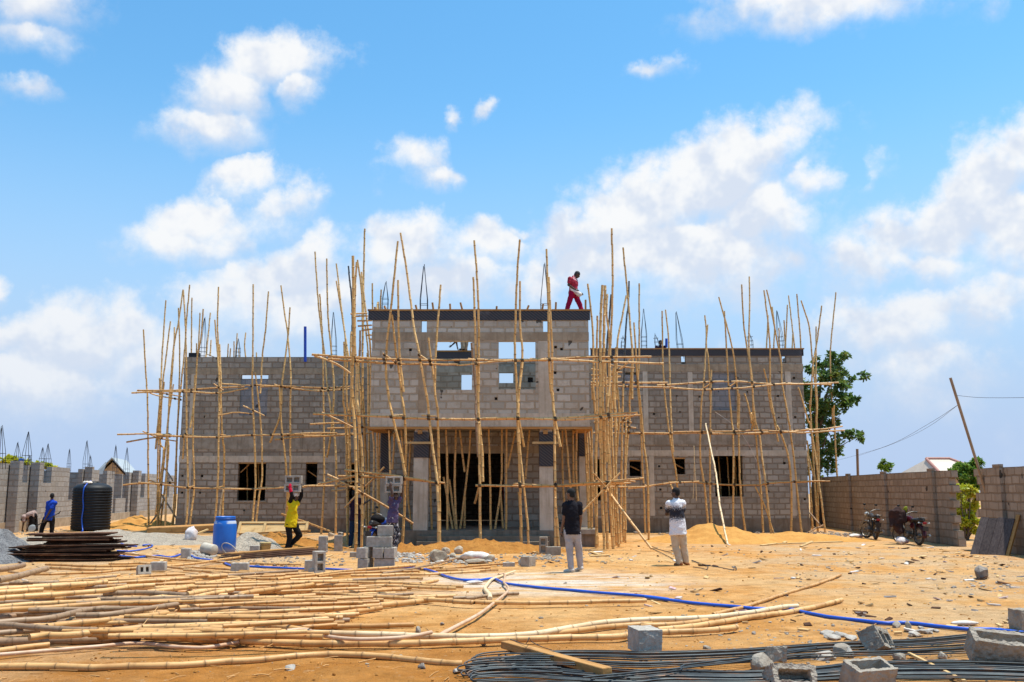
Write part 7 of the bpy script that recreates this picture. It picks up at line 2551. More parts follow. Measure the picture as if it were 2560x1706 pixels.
def person(base, J, face, label, skin=None, shirt=None, trousers=None, shoes=None, sleeve='short', sleeve_mat=None, hair=M_HAIR, glove=(), hands={}, vox=0.010, bulk=1.0, hem=0.0, loose=0.0, cap=None, girth=1.0):
    skin = skin or M_SKIN
    J = {k: Vector(v) for k, v in J.items()}
    face = Vector(face).normalized()
    e = empty('person', base, label, 'person')
    pel = J.get('pel', (J['hipL'] + J['hipR']) / 2 + Vector((0, 0, 0.06)))
    neck = J['neck']
    up = (neck - pel).normalized()
    side = J['shR'] - J['shL']
    sw = side.length
    side = (side - up * side.dot(up)).normalized()
    fw = up.cross(side)
    T = Matrix((side, fw, up)).transposed()
    chest = neck - up * 0.20
    belly = pel.lerp(neck, 0.40)

    def torso(mb, g, low=0.0):
        ln = (neck - pel).length
        rings = [(neck + up * .005, .050, .052), (neck - up * .035, sw * .30, .066), (neck - up * .075, sw * .44, .088), (neck - up * .15, sw / 2 - .005, .108), (neck - up * .23, sw / 2 - .02, .116),
                 (pel.lerp(neck, .36), .140 * girth, .104 * girth), (pel.lerp(neck, .10), .148 * girth, .112 * girth), (pel - up * (0.03 + low), (.156 + low * .1) * girth, .118 * girth)]
        n = 20
        vs, fs = [], []
        for c, rx, ry in rings:
            for kq in range(n):
                t = 2 * PI * kq / n
                vs.append(c + side * (rx + g) * math.cos(t) + fw * (ry + g) * math.sin(t))
        for i in range(len(rings) - 1):
            for kq in range(n):
                k2 = (kq + 1) % n
                fs.append((i * n + k2, i * n + kq, (i + 1) * n + kq, (i + 1) * n + k2))
        fs.append(tuple(range(n)))
        fs.append(tuple((len(rings) - 1) * n + kq for kq in range(n))[::-1])
        mb.add(vs, fs, None, True)
        for s in 'LR':
            mb.ell(J['sh' + s], (0.062 + g, 0.062 + g, 0.062 + g))

    def arm(mb, s, g, t0=0.0, t1=2.0, r0=.050, r1=.041, r2=.027):
        a, b, c = J['sh' + s], J['el' + s], J['wr' + s]
        if t1 <= 1: mb.cone(a, r0 + g, a.lerp(b, t1), r0 + (r1 - r0) * t1 + g)
        else:
            mb.cone(a, r0 + g, b, r1 + g)
            mb.cone(b, r1 * 0.97 + g, b.lerp(c, t1 - 1), r1 + (r2 - r1) * (t1 - 1) + g)

    def leg(mb, s, g, r=(.080, .058, .037), end=1.0):
        a, b, c = J['hip' + s], J['kn' + s], J['an' + s]
        mb.cone(a, r[0] + g, b, r[1] + g)
        mb.cone(b, r[1] * .97 + g, b.lerp(c, end), r[2] + g)

    def hand(mb, s):
        w, el = J['wr' + s], J['el' + s]
        hd = hands.get(s)
        hd = Vector(hd).normalized() if hd else (w - el).normalized()
        nrm = Vector(hands.get('n' + s, (0, 0, 0)))
        if nrm.length < 0.1: nrm = (pel - w)
        nrm = (nrm - hd * nrm.dot(hd))
        if nrm.length < 1e-3: nrm = frame_z(hd)[0]
        nrm.normalize()
        sd = nrm.cross(hd)
        curl = hands.get('c' + s, 0.5)
        P = Matrix((sd, nrm, hd)).transposed()
        mb.ell(w + hd * 0.048, (0.040, 0.017, 0.052), P)
        for k, (off, L) in enumerate(((-.030, .066), (-.010, .078), (.010, .074), (.029, .058))):
            b0 = w + hd * 0.085 + sd * off
            d1 = (hd + nrm * curl * 0.8).normalized()
            b1 = b0 + d1 * L * 0.52
            d2 = (hd + nrm * curl * 2.2).normalized()
            mb.cone(b0, 0.0095, b1, 0.0088)
            mb.cone(b1, 0.0088, b1 + d2 * L * 0.5, 0.0075)
        t0 = w + hd * 0.030 - sd * 0.036
        t1 = t0 + (hd * 0.7 - sd * 0.6 + nrm * 0.35).normalized() * 0.040
        mb.cone(t0, 0.012, t1, 0.010); mb.cone(t1, 0.010, t1 + (hd + nrm * 0.5).normalized() * 0.030, 0.008)

    h = J['head']
    hu = Vector((0, 0, 1)) if abs(face.z) < 0.8 else up
    hu = (hu - face * hu.dot(face)).normalized()
    hs = face.cross(hu)
    Hm = Matrix((hs, face, hu)).transposed()
    mb = MB()
    torso(mb, 0.0)
    mb.cone(neck - up * 0.05, 0.062, h - hu * 0.05 - face * 0.015, 0.052)
    mb.ell(h + hu * 0.02, (0.074, 0.094, 0.096), Hm)
    mb.ell(h + face * 0.030 - hu * 0.055, (0.054, 0.062, 0.066), Hm)
    mb.ell(h + face * 0.070 + hu * 0.018, (0.040, 0.022, 0.018), Hm)           # brow
    mb.cone(h + face * 0.088 + hu * 0.004, 0.010, h + face * 0.104 - hu * 0.026, 0.014)   # nose
    mb.ell(h + face * 0.086 - hu * 0.056, (0.024, 0.011, 0.011), Hm)           # lips
    for sg in (-1, 1):
        mb.ell(h + hs * 0.076 * sg - face * 0.008 - hu * 0.008, (0.010, 0.020, 0.032), Hm)
    for s in 'LR':
        arm(mb, s, 0.0)
        if s not in glove: hand(mb, s)
        leg(mb, s, -0.004)
        d = (J['to' + s] - J['an' + s])
        mb.cone(J['an' + s] - Vector((0, 0, .035)), 0.036, J['to' + s] + Vector((0, 0, 0.005)), 0.026)
    remesh(mb.build('body', skin, e), vox)
    for sg in (-1, 1):
        mb = MB(); mb.ell(h + face * 0.083 + hs * 0.030 * sg + hu * 0.004, (0.013, 0.008, 0.008), Hm, 10, 8)
        mb.build('eye', M_EYE, e)
    if hair:
        mb = MB()
        mb.ell(h + hu * 0.034 - face * 0.010, (0.080, 0.096, 0.090), Hm)
        mb.ell(h - face * 0.040 - hu * 0.010, (0.070, 0.062, 0.075), Hm)
        remesh(mb.build('hair', hair, e), 0.012, 2)
    if cap:
        mb = MB(); mb.ell(h + hu * 0.036 - face * 0.006, (0.086, 0.104, 0.092), Hm); remesh(mb.build('cap', cap, e), 0.012, 3)
    if shirt:
        mb = MB()
        torso(mb, 0.018 + loose, 0.06 + hem)
        mb.cone(neck - up * 0.06, 0.078, neck + up * 0.012, 0.064)
        for s in 'LR':
            if sleeve == 'short': arm(mb, s, 0.020 + loose * .5, t1=0.58)
            elif sleeve == 'long': arm(mb, s, 0.016 + loose * .5, t1=1.93)
            elif sleeve == 'none': pass
        crease(remesh(mb.build('shirt', shirt, e), vox * 1.1, 5), .035)
        if sleeve == 'none' and sleeve_mat:
            for s in 'LR':
                mb = MB(); arm(mb, s, 0.014, t1=1.93); remesh(mb.build('sleeve', sleeve_mat, e), vox, 4)
    if trousers:
        mb = MB()
        hipc = (J['hipL'] + J['hipR']) / 2
        mb.ell(pel.lerp(hipc, .6), (0.148 * girth + .006, 0.112 * girth + .004, 0.15), T)
        for s in 'LR': mb.cone(J['hip' + s] + up * .05, .092, J['hip' + s].lerp(J['kn' + s], .35), .090 + loose * .3)
        for s in 'LR': leg(mb, s, 0.010 + loose * .6, (.088, .066 + loose * .3, .052 + loose * .6), 0.97)
        crease(remesh(mb.build('trousers', trousers, e), vox * 1.1, 10), .030)
    for s in glove:
        mb = MB(); hand(mb, s)
        w, el = J['wr' + s], J['el' + s]
        mb.cone(w, 0.040, w.lerp(el, 0.35), 0.050)
        remesh(mb.build('glove', M_GLOVE, e), vox, 2)
    if shoes:
        for s in 'LR':
            a, t_ = J['an' + s], J['to' + s]
            d = (t_ - a); d.z = 0
            d = d.normalized() if d.length > .01 else Vector((0, 1, 0))
            mb = MB()
            mb.cone(Vector((a.x, a.y, a.z - 0.035)) - d * 0.035, 0.046, t_, 0.036)
            mb.cone(a - Vector((0, 0, .03)), 0.050, a + (J['kn' + s] - a).normalized() * .01, 0.046)
            o = mb.build('shoe', shoes, e)
            remesh(o, 0.010, 3)
    return e


def pj(k, ox, oy):
    return lambda x, y, d=0.0: Vector(((x - ox) * k, d, (oy - y) * k))


# 1. man in a black polo shirt, his back to us
p = gnd(1430, 1432); k = p.y / F / 6.536; q = pj(k, 457, 1450)
person(p, dict(head=q(448, 212, 0), neck=q(460, 330, 0), shL=q(368, 392, 0), shR=q(580, 388, 0.03), elL=q(338, 610, .02), elR=q(606, 600, .05), wrL=q(298, 800, .06), wrR=q(598, 770, .20),
               hipL=q(405, 830, 0), hipR=q(530, 830, .02), knL=q(424, 1090, .03), knR=q(575, 1070, .10), anL=q(442, 1385, 0.0), anR=q(600, 1362, .18), toL=q(350, 1435, .12), toR=q(535, 1425, .28)),
       (-0.72, 0.68, 0.02), 'man in a black polo shirt and light grey jeans standing with his back turned', M_SKINW, M_POLO, M_JEANG, M_SHOEW, hands={'nL': (1, 0.2, 0), 'nR': (-1, .2, 0), 'cL': .9, 'cR': .6}, loose=0.002, girth=.98)
mb = MB(); mb.rbox((-.035, -.006, -.07), (.035, .006, .07), .005)
o = mb.build('phone', M_BLACKP); o.location = p + q(312, 850, .07); o.rotation_euler = (0.1, .2, 1.2); tag(o, 'dark phone held by the man in the black polo shirt', 'phone')

# 2. man in a patterned shirt, arms folded
p = gnd(1705, 1415); k = p.y / F / 6.817; q = pj(k, 620, 1402)
person(p, dict(head=q(545, 200, 0), neck=q(552, 305, 0), shL=q(440, 388, .02), shR=q(650, 380, 0), elL=q(398, 560, .12), elR=q(668, 570, .12), wrL=q(500, 545, .27), wrR=q(560, 520, .27),
               hipL=q(505, 800, 0), hipR=q(625, 800, 0), knL=q(522, 1080, .02), knR=q(660, 1070, .05), anL=q(585, 1345, .0), anR=q(700, 1330, .1), toL=q(520, 1385, .10), toR=q(748, 1388, .16)),
       (-0.80, 0.58, 0.0), 'man in a white shirt with a speckled dark band and cream trousers, arms folded', M_SKIN, M_PATT, M_CREAM, M_SHOEB, sleeve='short', hem=0.10, loose=0.012, hands={'L': (1, .1, 0), 'R': (-1, .1, 0.05)})

# 3. man in red on the entrance block roof
Yr = YC + 0.7
p = at(1380 + 650 / 12.06, 660 + 1360 / 12.06, Yr); k = Yr / F / 12.06; q = pj(k, 650, 1360)
drop = 0.30
p = p - Vector((0, 0, drop)); q0 = q; q = lambda x, y, d=0.0: q0(x, y, d) + Vector((0, 0, drop))
person(p, dict(head=q(770, 285, 0), neck=q(668, 375, 0), shL=q(545, 455, -.15), shR=q(720, 470, .17), elL=q(490, 650, -.20), elR=q(700, 680, .22), wrL=q(700, 790, -.17), wrR=q(835, 850, .05),
               hipL=q(600, 900, -.08), hipR=q(720, 915, .08), knL=q(490, 1240, -.10), knR=q(858, 1240, .08), anL=Vector((q(385, 1500).x, -.10, .08)), anR=Vector((q(965, 1500).x, .08, .08)), toL=Vector((q(500, 1500).x, -.10, .03)), toR=Vector((q(1090, 1500).x, .08, .03)), pel=q(640, 845, 0)),
       (0.86, 0.0, -0.50), 'man in crimson shirt and trousers striding along the entrance block roof', M_SKIN, M_STRP, M_CRIM, M_SHOEK, hands={'L': (1, .2, -.3), 'R': (.9, -.1, -.3)}, hair=surf('shaved_hair', (0.02, 0.018, 0.018), (0.03, 0.025, 0.025), 40, 0.7), loose=.004)
mb = MB(); mb.cone((-.13, 0, .09), .05, (.12, 0, -.06), .085); mb.cone((-.16, 0, .14), .03, (-.12, 0, .08), .05)
for kk, v in enumerate(mb.v): mb.v[kk] = v + noise.noise_vector(v * 12) * .018
o = mb.build('bag', M_SACKW); o.location = p + q(715, 870, -.13); tag(o, 'white cloth bag held at the waist of the man in crimson', 'bag')

# 4. man in a yellow vest carrying two blocks overhead
p = gnd(440 + 1660 / 5.8825, 1382); k = p.y / F / 5.8825; q = pj(k, 1660, 1068)
person(p, dict(head=q(1722, 268, .02), neck=q(1700, 345, 0), shL=q(1652, 372, -.04), shR=q(1745, 368, .10), elL=q(1694, 262, -.15), elR=q(1800, 262, .12), wrL=q(1668, 165, -.16), wrR=q(1806, 172, .06),
               hipL=q(1648, 672, -.06), hipR=q(1716, 672, .06), knL=q(1672, 860, -.06), knR=q(1795, 830, .10), anL=q(1634, 1035, -.06), anR=q(1668, 955, .10), toL=q(1700, 1052, -.04), toR=q(1655, 1005, .12), pel=q(1680, 630, 0)),
       (0.80, 0.55, 0.12), 'man in a yellow vest with black sleeves carrying two blocks above his head', M_SKIN, M_YELS, M_BLACKC, M_SHOEK, sleeve='none', sleeve_mat=M_BLACKC, glove=('L',), hands={'L': (-.1, 0, 1), 'R': (.1, 0, 1), 'nL': (0, 1, 0)}, cap=M_SACKW, hem=.06, loose=.004)
carry = [(p, q(1690, 208, 0.0), 'yellow vest')]
st_e = bpy.data.objects[-1] if False else None

# 5. man in a purple shirt carrying two blocks
p5 = gnd(840 + 875 / 6.03, 1384); k5 = p5.y / F / 6.03; q5 = pj(k5, 875, 1228)
person(p5, dict(head=q5(878, 398, .02), neck=q5(868, 455, 0), shL=q5(808, 485, -.05), shR=q5(905, 478, .10), elL=q5(846, 372, -.19), elR=q5(965, 385, .12), wrL=q5(822, 262, -.20), wrR=q5(972, 310, .06),
                hipL=q5(820, 775, -.04), hipR=q5(872, 775, .06), knL=q5(865, 960, -.03), knR=q5(915, 950, .08), anL=q5(842, 1180, .05), anR=q5(888, 1165, .02), toL=q5(850, 1215, -.12), toR=q5(910, 1205, -.12), pel=q5(842, 735, 0)),
       (0.35, -0.9, 0.05), 'man in a purple paint-spattered shirt carrying two blocks above his head', M_SKIN, M_PURP, M_SPAT, M_SHOEW, hands={'L': (-.1, 0, 1), 'R': (-.1, 0, 1), 'nL': (0, 1, 0)}, loose=.004, cap=None)
carry.append((p5, q5(850, 345, 0.0), 'purple shirt'))
for pb_, off, who in carry:
    for lv in (0, 1):
        mb = block_mesh()
        Rr = Matrix.Rotation(D(90), 4, 'X')
        mb.v = [Rr @ v for v in mb.v]
        o = mb.build('concrete_block', M_BLOCK)
        o.location = pb_ + off + Vector((0.008 * lv, 0.12, 0.1125 + 0.228 * lv))
        o.rotation_euler = (0, 0, D(3 * lv - 2))
        bv = o.modifiers.new('edge', 'BEVEL'); bv.width = 0.008; bv.segments = 2; bv.limit_method = 'ANGLE'
        tag(o, '%s hollow block held overhead by the man in the %s' % ('upper' if lv else 'lower', who), 'block', 'blocks carried overhead')

# 6. man in dark shirt and jeans behind the poles
p = gnd(840 + 280 / 6.03, 1369); k = p.y / F / 6.03; q = pj(k, 280, 1145)
person(p, dict(head=q(268, 362, 0), neck=q(275, 430, 0), shL=q(222, 465, 0), shR=q(330, 460, .02), elL=q(212, 600, .05), elR=q(372, 520, .10), wrL=q(250, 690, .20), wrR=q(450, 470, .22),
               hipL=q(248, 735, 0), hipR=q(315, 735, 0), knL=q(230, 925, .02), knR=q(352, 925, .03), anL=q(217, 1110, 0), anR=q(362, 1108, .03), toL=q(235, 1138, -.08), toR=q(365, 1138, .16)),
       (0.75, 0.65, 0.0), 'man in a dark shirt and blue jeans standing among the poles left of the entrance', M_SKIN, M_DARKP, M_NAVY, M_SHOEK, loose=.003)

# 7. man in a blue shirt with a shovel
p = gnd(118, 1340); k = p.y / F / 3.9208; q = pj(k, 462, 1176)
person(p, dict(head=q(482, 800, 0), neck=q(484, 840, 0), shL=q(446, 868, .05), shR=q(522, 866, -.08), elL=q(418, 940, .15), elR=q(492, 945, -.20), wrL=q(430, 1000, .12), wrR=q(458, 1020, -.24),
               hipL=q(432, 1018, .03), hipR=q(500, 1018, 0), knL=q(410, 1090, 0), knR=q(502, 1090, 0), anL=q(400, 1155, 0), anR=q(505, 1155, 0), toL=q(380, 1170, -.02), toR=q(535, 1168, -.06)),
       (-0.35, 0.9, 0.0), 'man in a bright blue shirt holding a shovel by the gravel', M_SKIN, M_BLUES, M_BLACKC, M_SHOEK, loose=.014, girth=1.15, hands={'nR': (0, 1, 0), 'cR': 1.2}, vox=.011)
e = empty('shovel', p, 'long shovel held slanting by the man in the blue shirt', 'shovel')
a, b = q(375, 1086, -.26), q(592, 955, -.24)
mb = MB(); mb.tube([a, b], .017, 8); mb.build('shaft', M_STEELB, e)
mb = MB(); mb.tube([b + Vector((-.02, 0, -.05)), b + Vector((.03, 0, .06))], .016, 8); mb.build('grip', M_BLACKP, e)
mb = MB(); c = q(312, 1118, -.27); d = (a - c).normalized()
mb.ell((a + c) / 2, (.13, .02, .15), Matrix((d.cross(Vector((0, 1, 0))).normalized(), Vector((0, 1, 0)), d)).transposed(), 14, 8); mb.build('blade', M_ROOFW, e)

# 8. man bending over
p = gnd(72, 1330); k = p.y / F / 3.9208; q = pj(k, 285, 1128)
person(p, dict(head=q(232, 1015, -.05), neck=q(250, 975, -.02), shL=q(248, 985, -.18), shR=q(262, 975, .16), elL=q(250, 1050, -.20), elR=q(268, 1050, .15), wrL=q(232, 1102, -.10), wrR=q(258, 1105, .12),
               hipL=q(318, 985, -.10), hipR=q(318, 985, .10), knL=q(322, 1055, -.12), knR=q(330, 1050, .12), anL=q(328, 1112, -.10), anR=q(340, 1110, .12), toL=q(290, 1124, -.10), toR=q(300, 1122, .12), pel=q(315, 965, 0)),
       (-0.55, 0.0, -0.83), 'man in a dusty pink shirt bent double over the ground by the left wall', M_SKIN, M_PINKS, M_BLACKC, M_SHOEK, loose=.02, girth=1.1, vox=.011)

# 9. man crouching on the right wing roof
Yq = 44.0
p = at(1651, 849, Yq); p.z = zr + 0.18
hz = at(1651, 857, Yq).z - p.z
person(p, dict(head=(0, 0, hz), neck=(0, .02, hz - .16), shL=(-.19, .02, hz - .21), shR=(.19, .02, hz - .21), elL=(-.24, -.08, hz - .46), elR=(.25, -.10, hz - .44), wrL=(-.15, -.30, hz - .55), wrR=(.15, -.3, hz - .52),
               hipL=(-.10, .10, .36), hipR=(.10, .10, .36), knL=(-.16, -.28, .45), knR=(.16, -.28, .45), anL=(-.13, -.05, .08), anR=(.13, -.05, .08), toL=(-.14, -.22, .03), toR=(.14, -.22, .03), pel=(0, .10, .42)),
       (0.3, -0.9, -0.2), 'man on the right wing roof showing only head and shoulders', M_SKIN, M_DARKP, M_BLACKC, M_SHOEK, vox=.013)

# 10. man bending on the rear formwork, seen through the left window of the entrance block
Yw = YI - 0.02
p = at(1160, 877, Yw); k = Yw / F / 3.5636; q = pj(k, 1412, 1130)
p.z = f0[3] + 0.05
person(p, dict(head=q(1288, 1030, -.04), neck=q(1312, 1005, 0), shL=q(1318, 1005, -.18), shR=q(1325, 1000, .18), elL=q(1345, 1060, -.12), elR=q(1330, 1050, .15), wrL=q(1352, 1100, -.08), wrR=q(1300, 1080, .10),
               hipL=q(1405, 960, -.10), hipR=q(1415, 960, .10), knL=q(1400, 1040, -.11), knR=q(1432, 1045, .10), anL=q(1402, 1112, -.10), anR=q(1424, 1112, .12), toL=q(1375, 1124, -.10), toR=q(1400, 1124, .12), pel=q(1400, 945, 0)),
       (-0.8, -0.1, -0.6), 'bending man in khaki trousers seen through the upper left window of the entrance block', M_SKIN, M_BLACKC, M_KHAKI, M_SHOEK, loose=.012, vox=.012)

# 11. figure in the dark of the doorway
p = at(1268, 1305, 34.2); p.z = ZP
person(p, dict(head=(0, 0, 1.58), neck=(0, 0, 1.43), shL=(-.17, 0, 1.39), shR=(.17, 0, 1.39), elL=(-.22, .02, 1.12), elR=(.22, -.05, 1.12), wrL=(-.22, -.06, .88), wrR=(.18, -.22, 1.0), hipL=(-.09, 0, .9), hipR=(.09, 0, .9), knL=(-.10, 0, .48), knR=(.10, 0, .48), anL=(-.11, 0, .08), anR=(.11, 0, .08), toL=(-.12, -.16, .03), toR=(.13, -.16, .03)),
       (0, -1, 0), 'person in a maroon shirt standing in the dark doorway behind the props', M_SKIN, M_MAROON, M_BLACKC, M_SHOEK, vox=.014)
# ---------------------------------------------------------------- motorcycles
M_TYRE = surf('dusty_tyre', (0.075, 0.055, 0.040), (0.030, 0.024, 0.020), 12, 0.95, 60, 0.4, 0.004)
M_CHROME = surf('dull_chrome', (0.30, 0.28, 0.26), (0.20, 0.18, 0.16), 9, 0.45, metal=0.8)
M_ENG = surf('engine_alloy', (0.16, 0.14, 0.12), (0.10, 0.085, 0.07), 9, 0.5, metal=0.5)
M_FRAME = surf('black_frame_paint', (0.012, 0.011, 0.011), (0.02, 0.018, 0.017), 9, 0.4)
M_SEAT = surf('black_seat_vinyl', (0.018, 0.015, 0.015), (0.026, 0.022, 0.02), 9, 0.45, 20, 0.1, .004)
M_TAIL = surf('red_tail_lens', (0.32, 0.010, 0.012), (0.24, 0.008, 0.01), 5, 0.25)
M_LENS = surf('headlamp_glass', (0.55, 0.55, 0.52), (0.45, 0.45, 0.43), 5, 0.15, metal=0.3)
M_RED = surf('dark_red_paint', (0.055, 0.006, 0.010), (0.035, 0.005, 0.008), 4, 0.25)
M_BLU = surf('blue_paint', (0.012, 0.05, 0.30), (0.010, 0.035, 0.22), 4, 0.25)
M_BRN = surf('dusty_black_paint', (0.05, 0.038, 0.032), (0.03, 0.024, 0.02), 4, 0.35)
M_JACK = surf('brown_jacket_cloth', (0.045, 0.018, 0.014), (0.03, 0.012, 0.010), 6, 0.9, 14, 0.5, 0.02)


def motorcycle(loc, heading, steer, paint, label, rack=True, lean=5):
    e = empty('motorcycle', loc, label, 'motorcycle', None, (D(lean), 0, heading))
    R_, WB_ = 0.295, 1.24

    def wheel(cx, ang, w, rear):
        we = empty('wheel', (0, 0, 0), None, None); we.parent = e
        we.location = (cx, 0, R_)
        we.rotation_euler = (0, 0, ang)
        Mx = Matrix.Rotation(D(90), 4, 'X')
        mb = MB()
        prof = []
        for k in range(11):
            a = -0.15 * PI + 1.3 * PI * k / 10
            prof.append((R_ - w * .52 + w * 0.52 * math.sin(a), -w * 0.5 * math.cos(a)))
        prof.append(prof[0])
        mb.lathe(prof, 40, Mx, cap=False); mb.build('tyre', M_TYRE, we)
        mb = MB()
        r = R_ - w * .95
        mb.lathe([(r, -w * .33), (r + .018, -w * .38), (r + .018, w * .38), (r, w * .33), (r - .012, 0), (r, -w * .33)], 36, Mx, cap=False)
        for k in range(18):
            a = 2 * PI * k / 18
            s = 1 if k % 2 else -1
            mb.tube([(0.035 * math.cos(a + .5), s * .03, 0.035 * math.sin(a + .5)), (r * math.cos(a), 0, r * math.sin(a))], 0.0028, 4)
        mb.build('rim', M_CHROME, we)
        mb = MB(); mb.lathe([(.02, -.065), (.075 if rear else .06, -.05), (.075 if rear else .06, .05), (.02, .065)], 18, Mx); mb.build('hub', M_ENG, we)
        return we
    wheel(0.0, 0, 0.085, True)
    wheel(WB_, steer, 0.075, False)
    hp = Vector((WB_ - 0.36, 0, 0.86))                   # steering head
    T = lambda v: hp + Matrix.Rotation(steer, 3, 'Z') @ Vector(v)
    # frame, swing arm, fork
    mb = MB()
    mb.tube(catmull([hp, (0.62, 0, 0.72), (0.10, 0, 0.70), (-0.22, 0, 0.72)], .06), 0.022, 8)
    mb.tube(catmull([hp + Vector((0, 0, -.08)), (0.86, 0, 0.42), (0.72, 0, 0.24), (0.40, 0, 0.22), (0.34, 0, 0.45), (0.20, 0, 0.70)], .06), 0.020, 8)
    for s in (-1, 1):
        mb.tube([(0.42, s * .07, 0.34), (0.0, s * .085, R_)], 0.017, 7)
        mb.tube([(0.0, s * .10, R_ + .02), (0.06, s * .11, 0.68)], 0.026, 8)
    mb.build('frame', M_FRAME, e)
    for s in (-1, 1):
        mb = MB()
        mb.tube([T((0.36, s * .085, R_ - hp.z)), T((0.16, s * .085, -.18)), T((0.0, s * .085, 0.06))], 0.020, 8); mb.build('fork', M_CHROME, e)
    mb = MB(); mb.rbox((.46, -.11, .24), (.74, .11, .44), .03)
    for k in range(6): mb.box((.56, -.10, .45 + k * .028), (.72, .10, .463 + k * .028))
    mb.lathe([(.08, -.15), (.085, -.13), (.085, .13), (.08, .15)], 16, Matrix.Translation((.52, 0, .33)) @ Matrix.Rotation(D(90), 4, 'X')); mb.build('engine', M_ENG, e)
    mb = MB(); mb.ell((.62, 0, .80), (.26, .125, .11)); mb.ell((.50, 0, .78), (.2, .11, .09)); remesh(mb.build('fuel_tank', paint, e), .015, 3)
    mb = MB(); mb.cone((.36, 0, .76), .075, (-.18, 0, .81), .085); mb.ell((0.08, 0, .78), (.38, .13, .065)); remesh(mb.build('seat', M_SEAT, e), .015, 4)
    for s in (-1, 1):
        mb = MB(); mb.ell((.22, s * .10, .60), (.17, .03, .10)); mb.build('side_panel', paint, e)
    mb = MB()
    for s in (-1, 1):
        mb.tube(catmull([T((0, s * .03, .08)), T((-.02, s * .14, .15)), T((-.05, s * .30, .19)), T((-.12, s * .37, .18))], .04), .012, 8)
    mb.build('handlebar', M_CHROME, e)
    for s in (-1, 1):
        mb = MB(); mb.tube([T((-.05, s * .29, .19)), T((-.13, s * .385, .18))], .019, 8); mb.build('grip', M_FRAME, e)
        mb = MB(); mb.tube([T((-.02, s * .2, .17)), T((-.02, s * .27, .33))], .005, 6)
        mb.ell(T((-.03, s * .28, .35)), (.012, .055, .035)); mb.build('mirror', M_FRAME, e)
    mb = MB(); mb.ell(T((.12, 0, .0)), (.085, .09, .085)); mb.build('headlight', M_LENS, e)
    # mudguards
    def guard(cx, cz, r, a0, a1, w, mat, steer_=0.0):
        mb = MB(); n = 12
        vs, fs = [], []
        for k in range(n + 1):
            a = a0 + (a1 - a0) * k / n
            for (ww, dr) in ((-w, -.02), (-w * .7, .012), (0, .022), (w * .7, .012), (w, -.02)):
                v = Vector(((r + dr) * math.cos(a), ww, (r + dr) * math.sin(a)))
                vs.append(Vector((cx, 0, cz)) + Matrix.Rotation(steer_, 3, 'Z') @ v)
        for k in range(n):
            for j in range(4): fs.append((k * 5 + j, k * 5 + j + 1, k * 5 + j + 6, k * 5 + j + 5))
        mb.add(vs, fs, None, True)
        o = mb.build('mudguard', mat, e)
        so = o.modifiers.new('thick', 'SOLIDIFY'); so.thickness = .006
    guard(0, R_, R_ + .045, D(30), D(190), .07, paint)
    guard(WB_, R_, R_ + .04, D(10), D(165), .06, M_CHROME, steer)
    mb = MB(); mb.rbox((-.36, -.06, .665), (-.30, .06, .735), .02); mb.build('tail_light', M_TAIL, e)
    mb = MB(); mb.rbox((-.385, -.09, .46), (-.375, .09, .60), .004); mb.build('number_plate', M_BRN, e)
    for s in (-1, 1):
        mb = MB(); mb.ell((-.27, s * .17, .70), (.035, .03, .025)); mb.tube([(-.26, 0, .70), (-.27, s * .16, .70)], .006, 5); mb.build('indicator', M_LENS, e)
    mb = MB(); mb.tube(catmull([(.70, -.10, .42), (.80, -.11, .26), (.6, -.13, .18), (.3, -.14, .22)], .05), .018, 8); mb.tube(catmull([(.3, -.14, .22), (0.0, -.15, .28), (-.35, -.16, .34)], .06), [.03] * 4 + [.045] * 60 if False else .040, 10); mb.build('exhaust', M_CHROME, e)
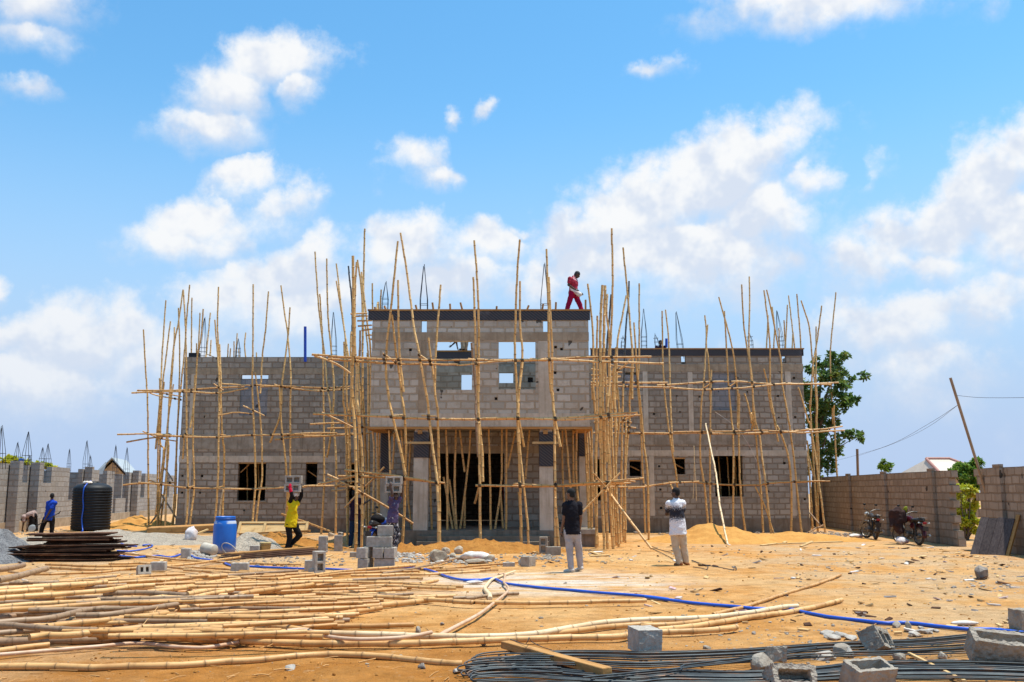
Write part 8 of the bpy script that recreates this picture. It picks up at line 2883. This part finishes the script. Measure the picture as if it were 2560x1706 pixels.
    if rack:
        mb = MB()
        for s in (-1, 1): mb.tube(catmull([(.0, s * .12, .84), (-.25, s * .12, .87), (-.36, s * .06, .87)], .05), .009, 6)
        for x in (-.08, -.17, -.26): mb.tube([(x, -.12, .86), (x, .12, .86)], .007, 6)
        mb.build('rack', M_CHROME, e)
    mb = MB(); mb.tube([(.45, .13, .25), (.47, .24, .02)], .010, 6); mb.build('side_stand', M_FRAME, e)
    return e


p1 = gnd(2189, 1350)
motorcycle(p1, math.atan2(0.99, 0.10), 0.55, M_BRN, 'dusty black motorcycle parked by the boundary wall, the one nearer the building', True, 4)
p2 = gnd(2298, 1364)
motorcycle(p2, math.atan2(0.99, -0.12), 0.2, M_RED, 'dark red motorcycle with a jacket draped on it by the boundary wall', True, 4)
c = p2 + Vector((-0.26, 0.72, 0.80))
mb = MB(); mb.ell((0, 0, .02), (.17, .11, .27), None, 22, 16); mb.cone((-.12, 0, .16), .07, (-.20, -.05, -.18), .055); mb.cone((.12, 0, .16), .07, (.19, -.04, -.08), .055); mb.ell((0, -.02, -.24), (.15, .09, .14), None, 20, 12)
for kk, v in enumerate(mb.v): mb.v[kk] = v + noise.noise_vector(v * 6) * .05 + noise.noise_vector(v * 15) * .02
mb.v = [v * 1.25 for v in mb.v]
o = remesh(mb.build('jacket', M_JACK), .015, 2); o.location = c + Vector((-.12, -.1, .02)); tag(o, 'brown jacket draped over the handlebar of the dark red motorcycle', 'jacket')
mb = MB()
mb.ell((0, 0, 0), (.06, .24, .10), Matrix.Rotation(D(-35), 3, 'X'), 16, 10)
o = mb.build('cloth', cloth('green_yellow_cloth', (0.35, 0.36, 0.03), (0.12, 0.16, 0.03))); o.location = c + Vector((.16, 0, .25)); tag(o, 'green and yellow cloth lying on the tank of the dark red motorcycle', 'cloth')
p3 = gnd(930, 1381)
motorcycle(p3, math.atan2(0.97, 0.22), -0.1, M_BLU, 'blue motorcycle with a red tail light parked behind the block stack', False, 3)
mb = MB(); mb.ell((0, 0, 0), (.2, .16, .11), None, 20, 14)
for kk, v in enumerate(mb.v): mb.v[kk] = v + noise.noise_vector(v * 7) * .06
o = mb.build('bag', M_BLACKC); o.location = p3 + Vector((.12, .22, .90)); tag(o, 'black bag lying on the seat of the blue motorcycle', 'bag')
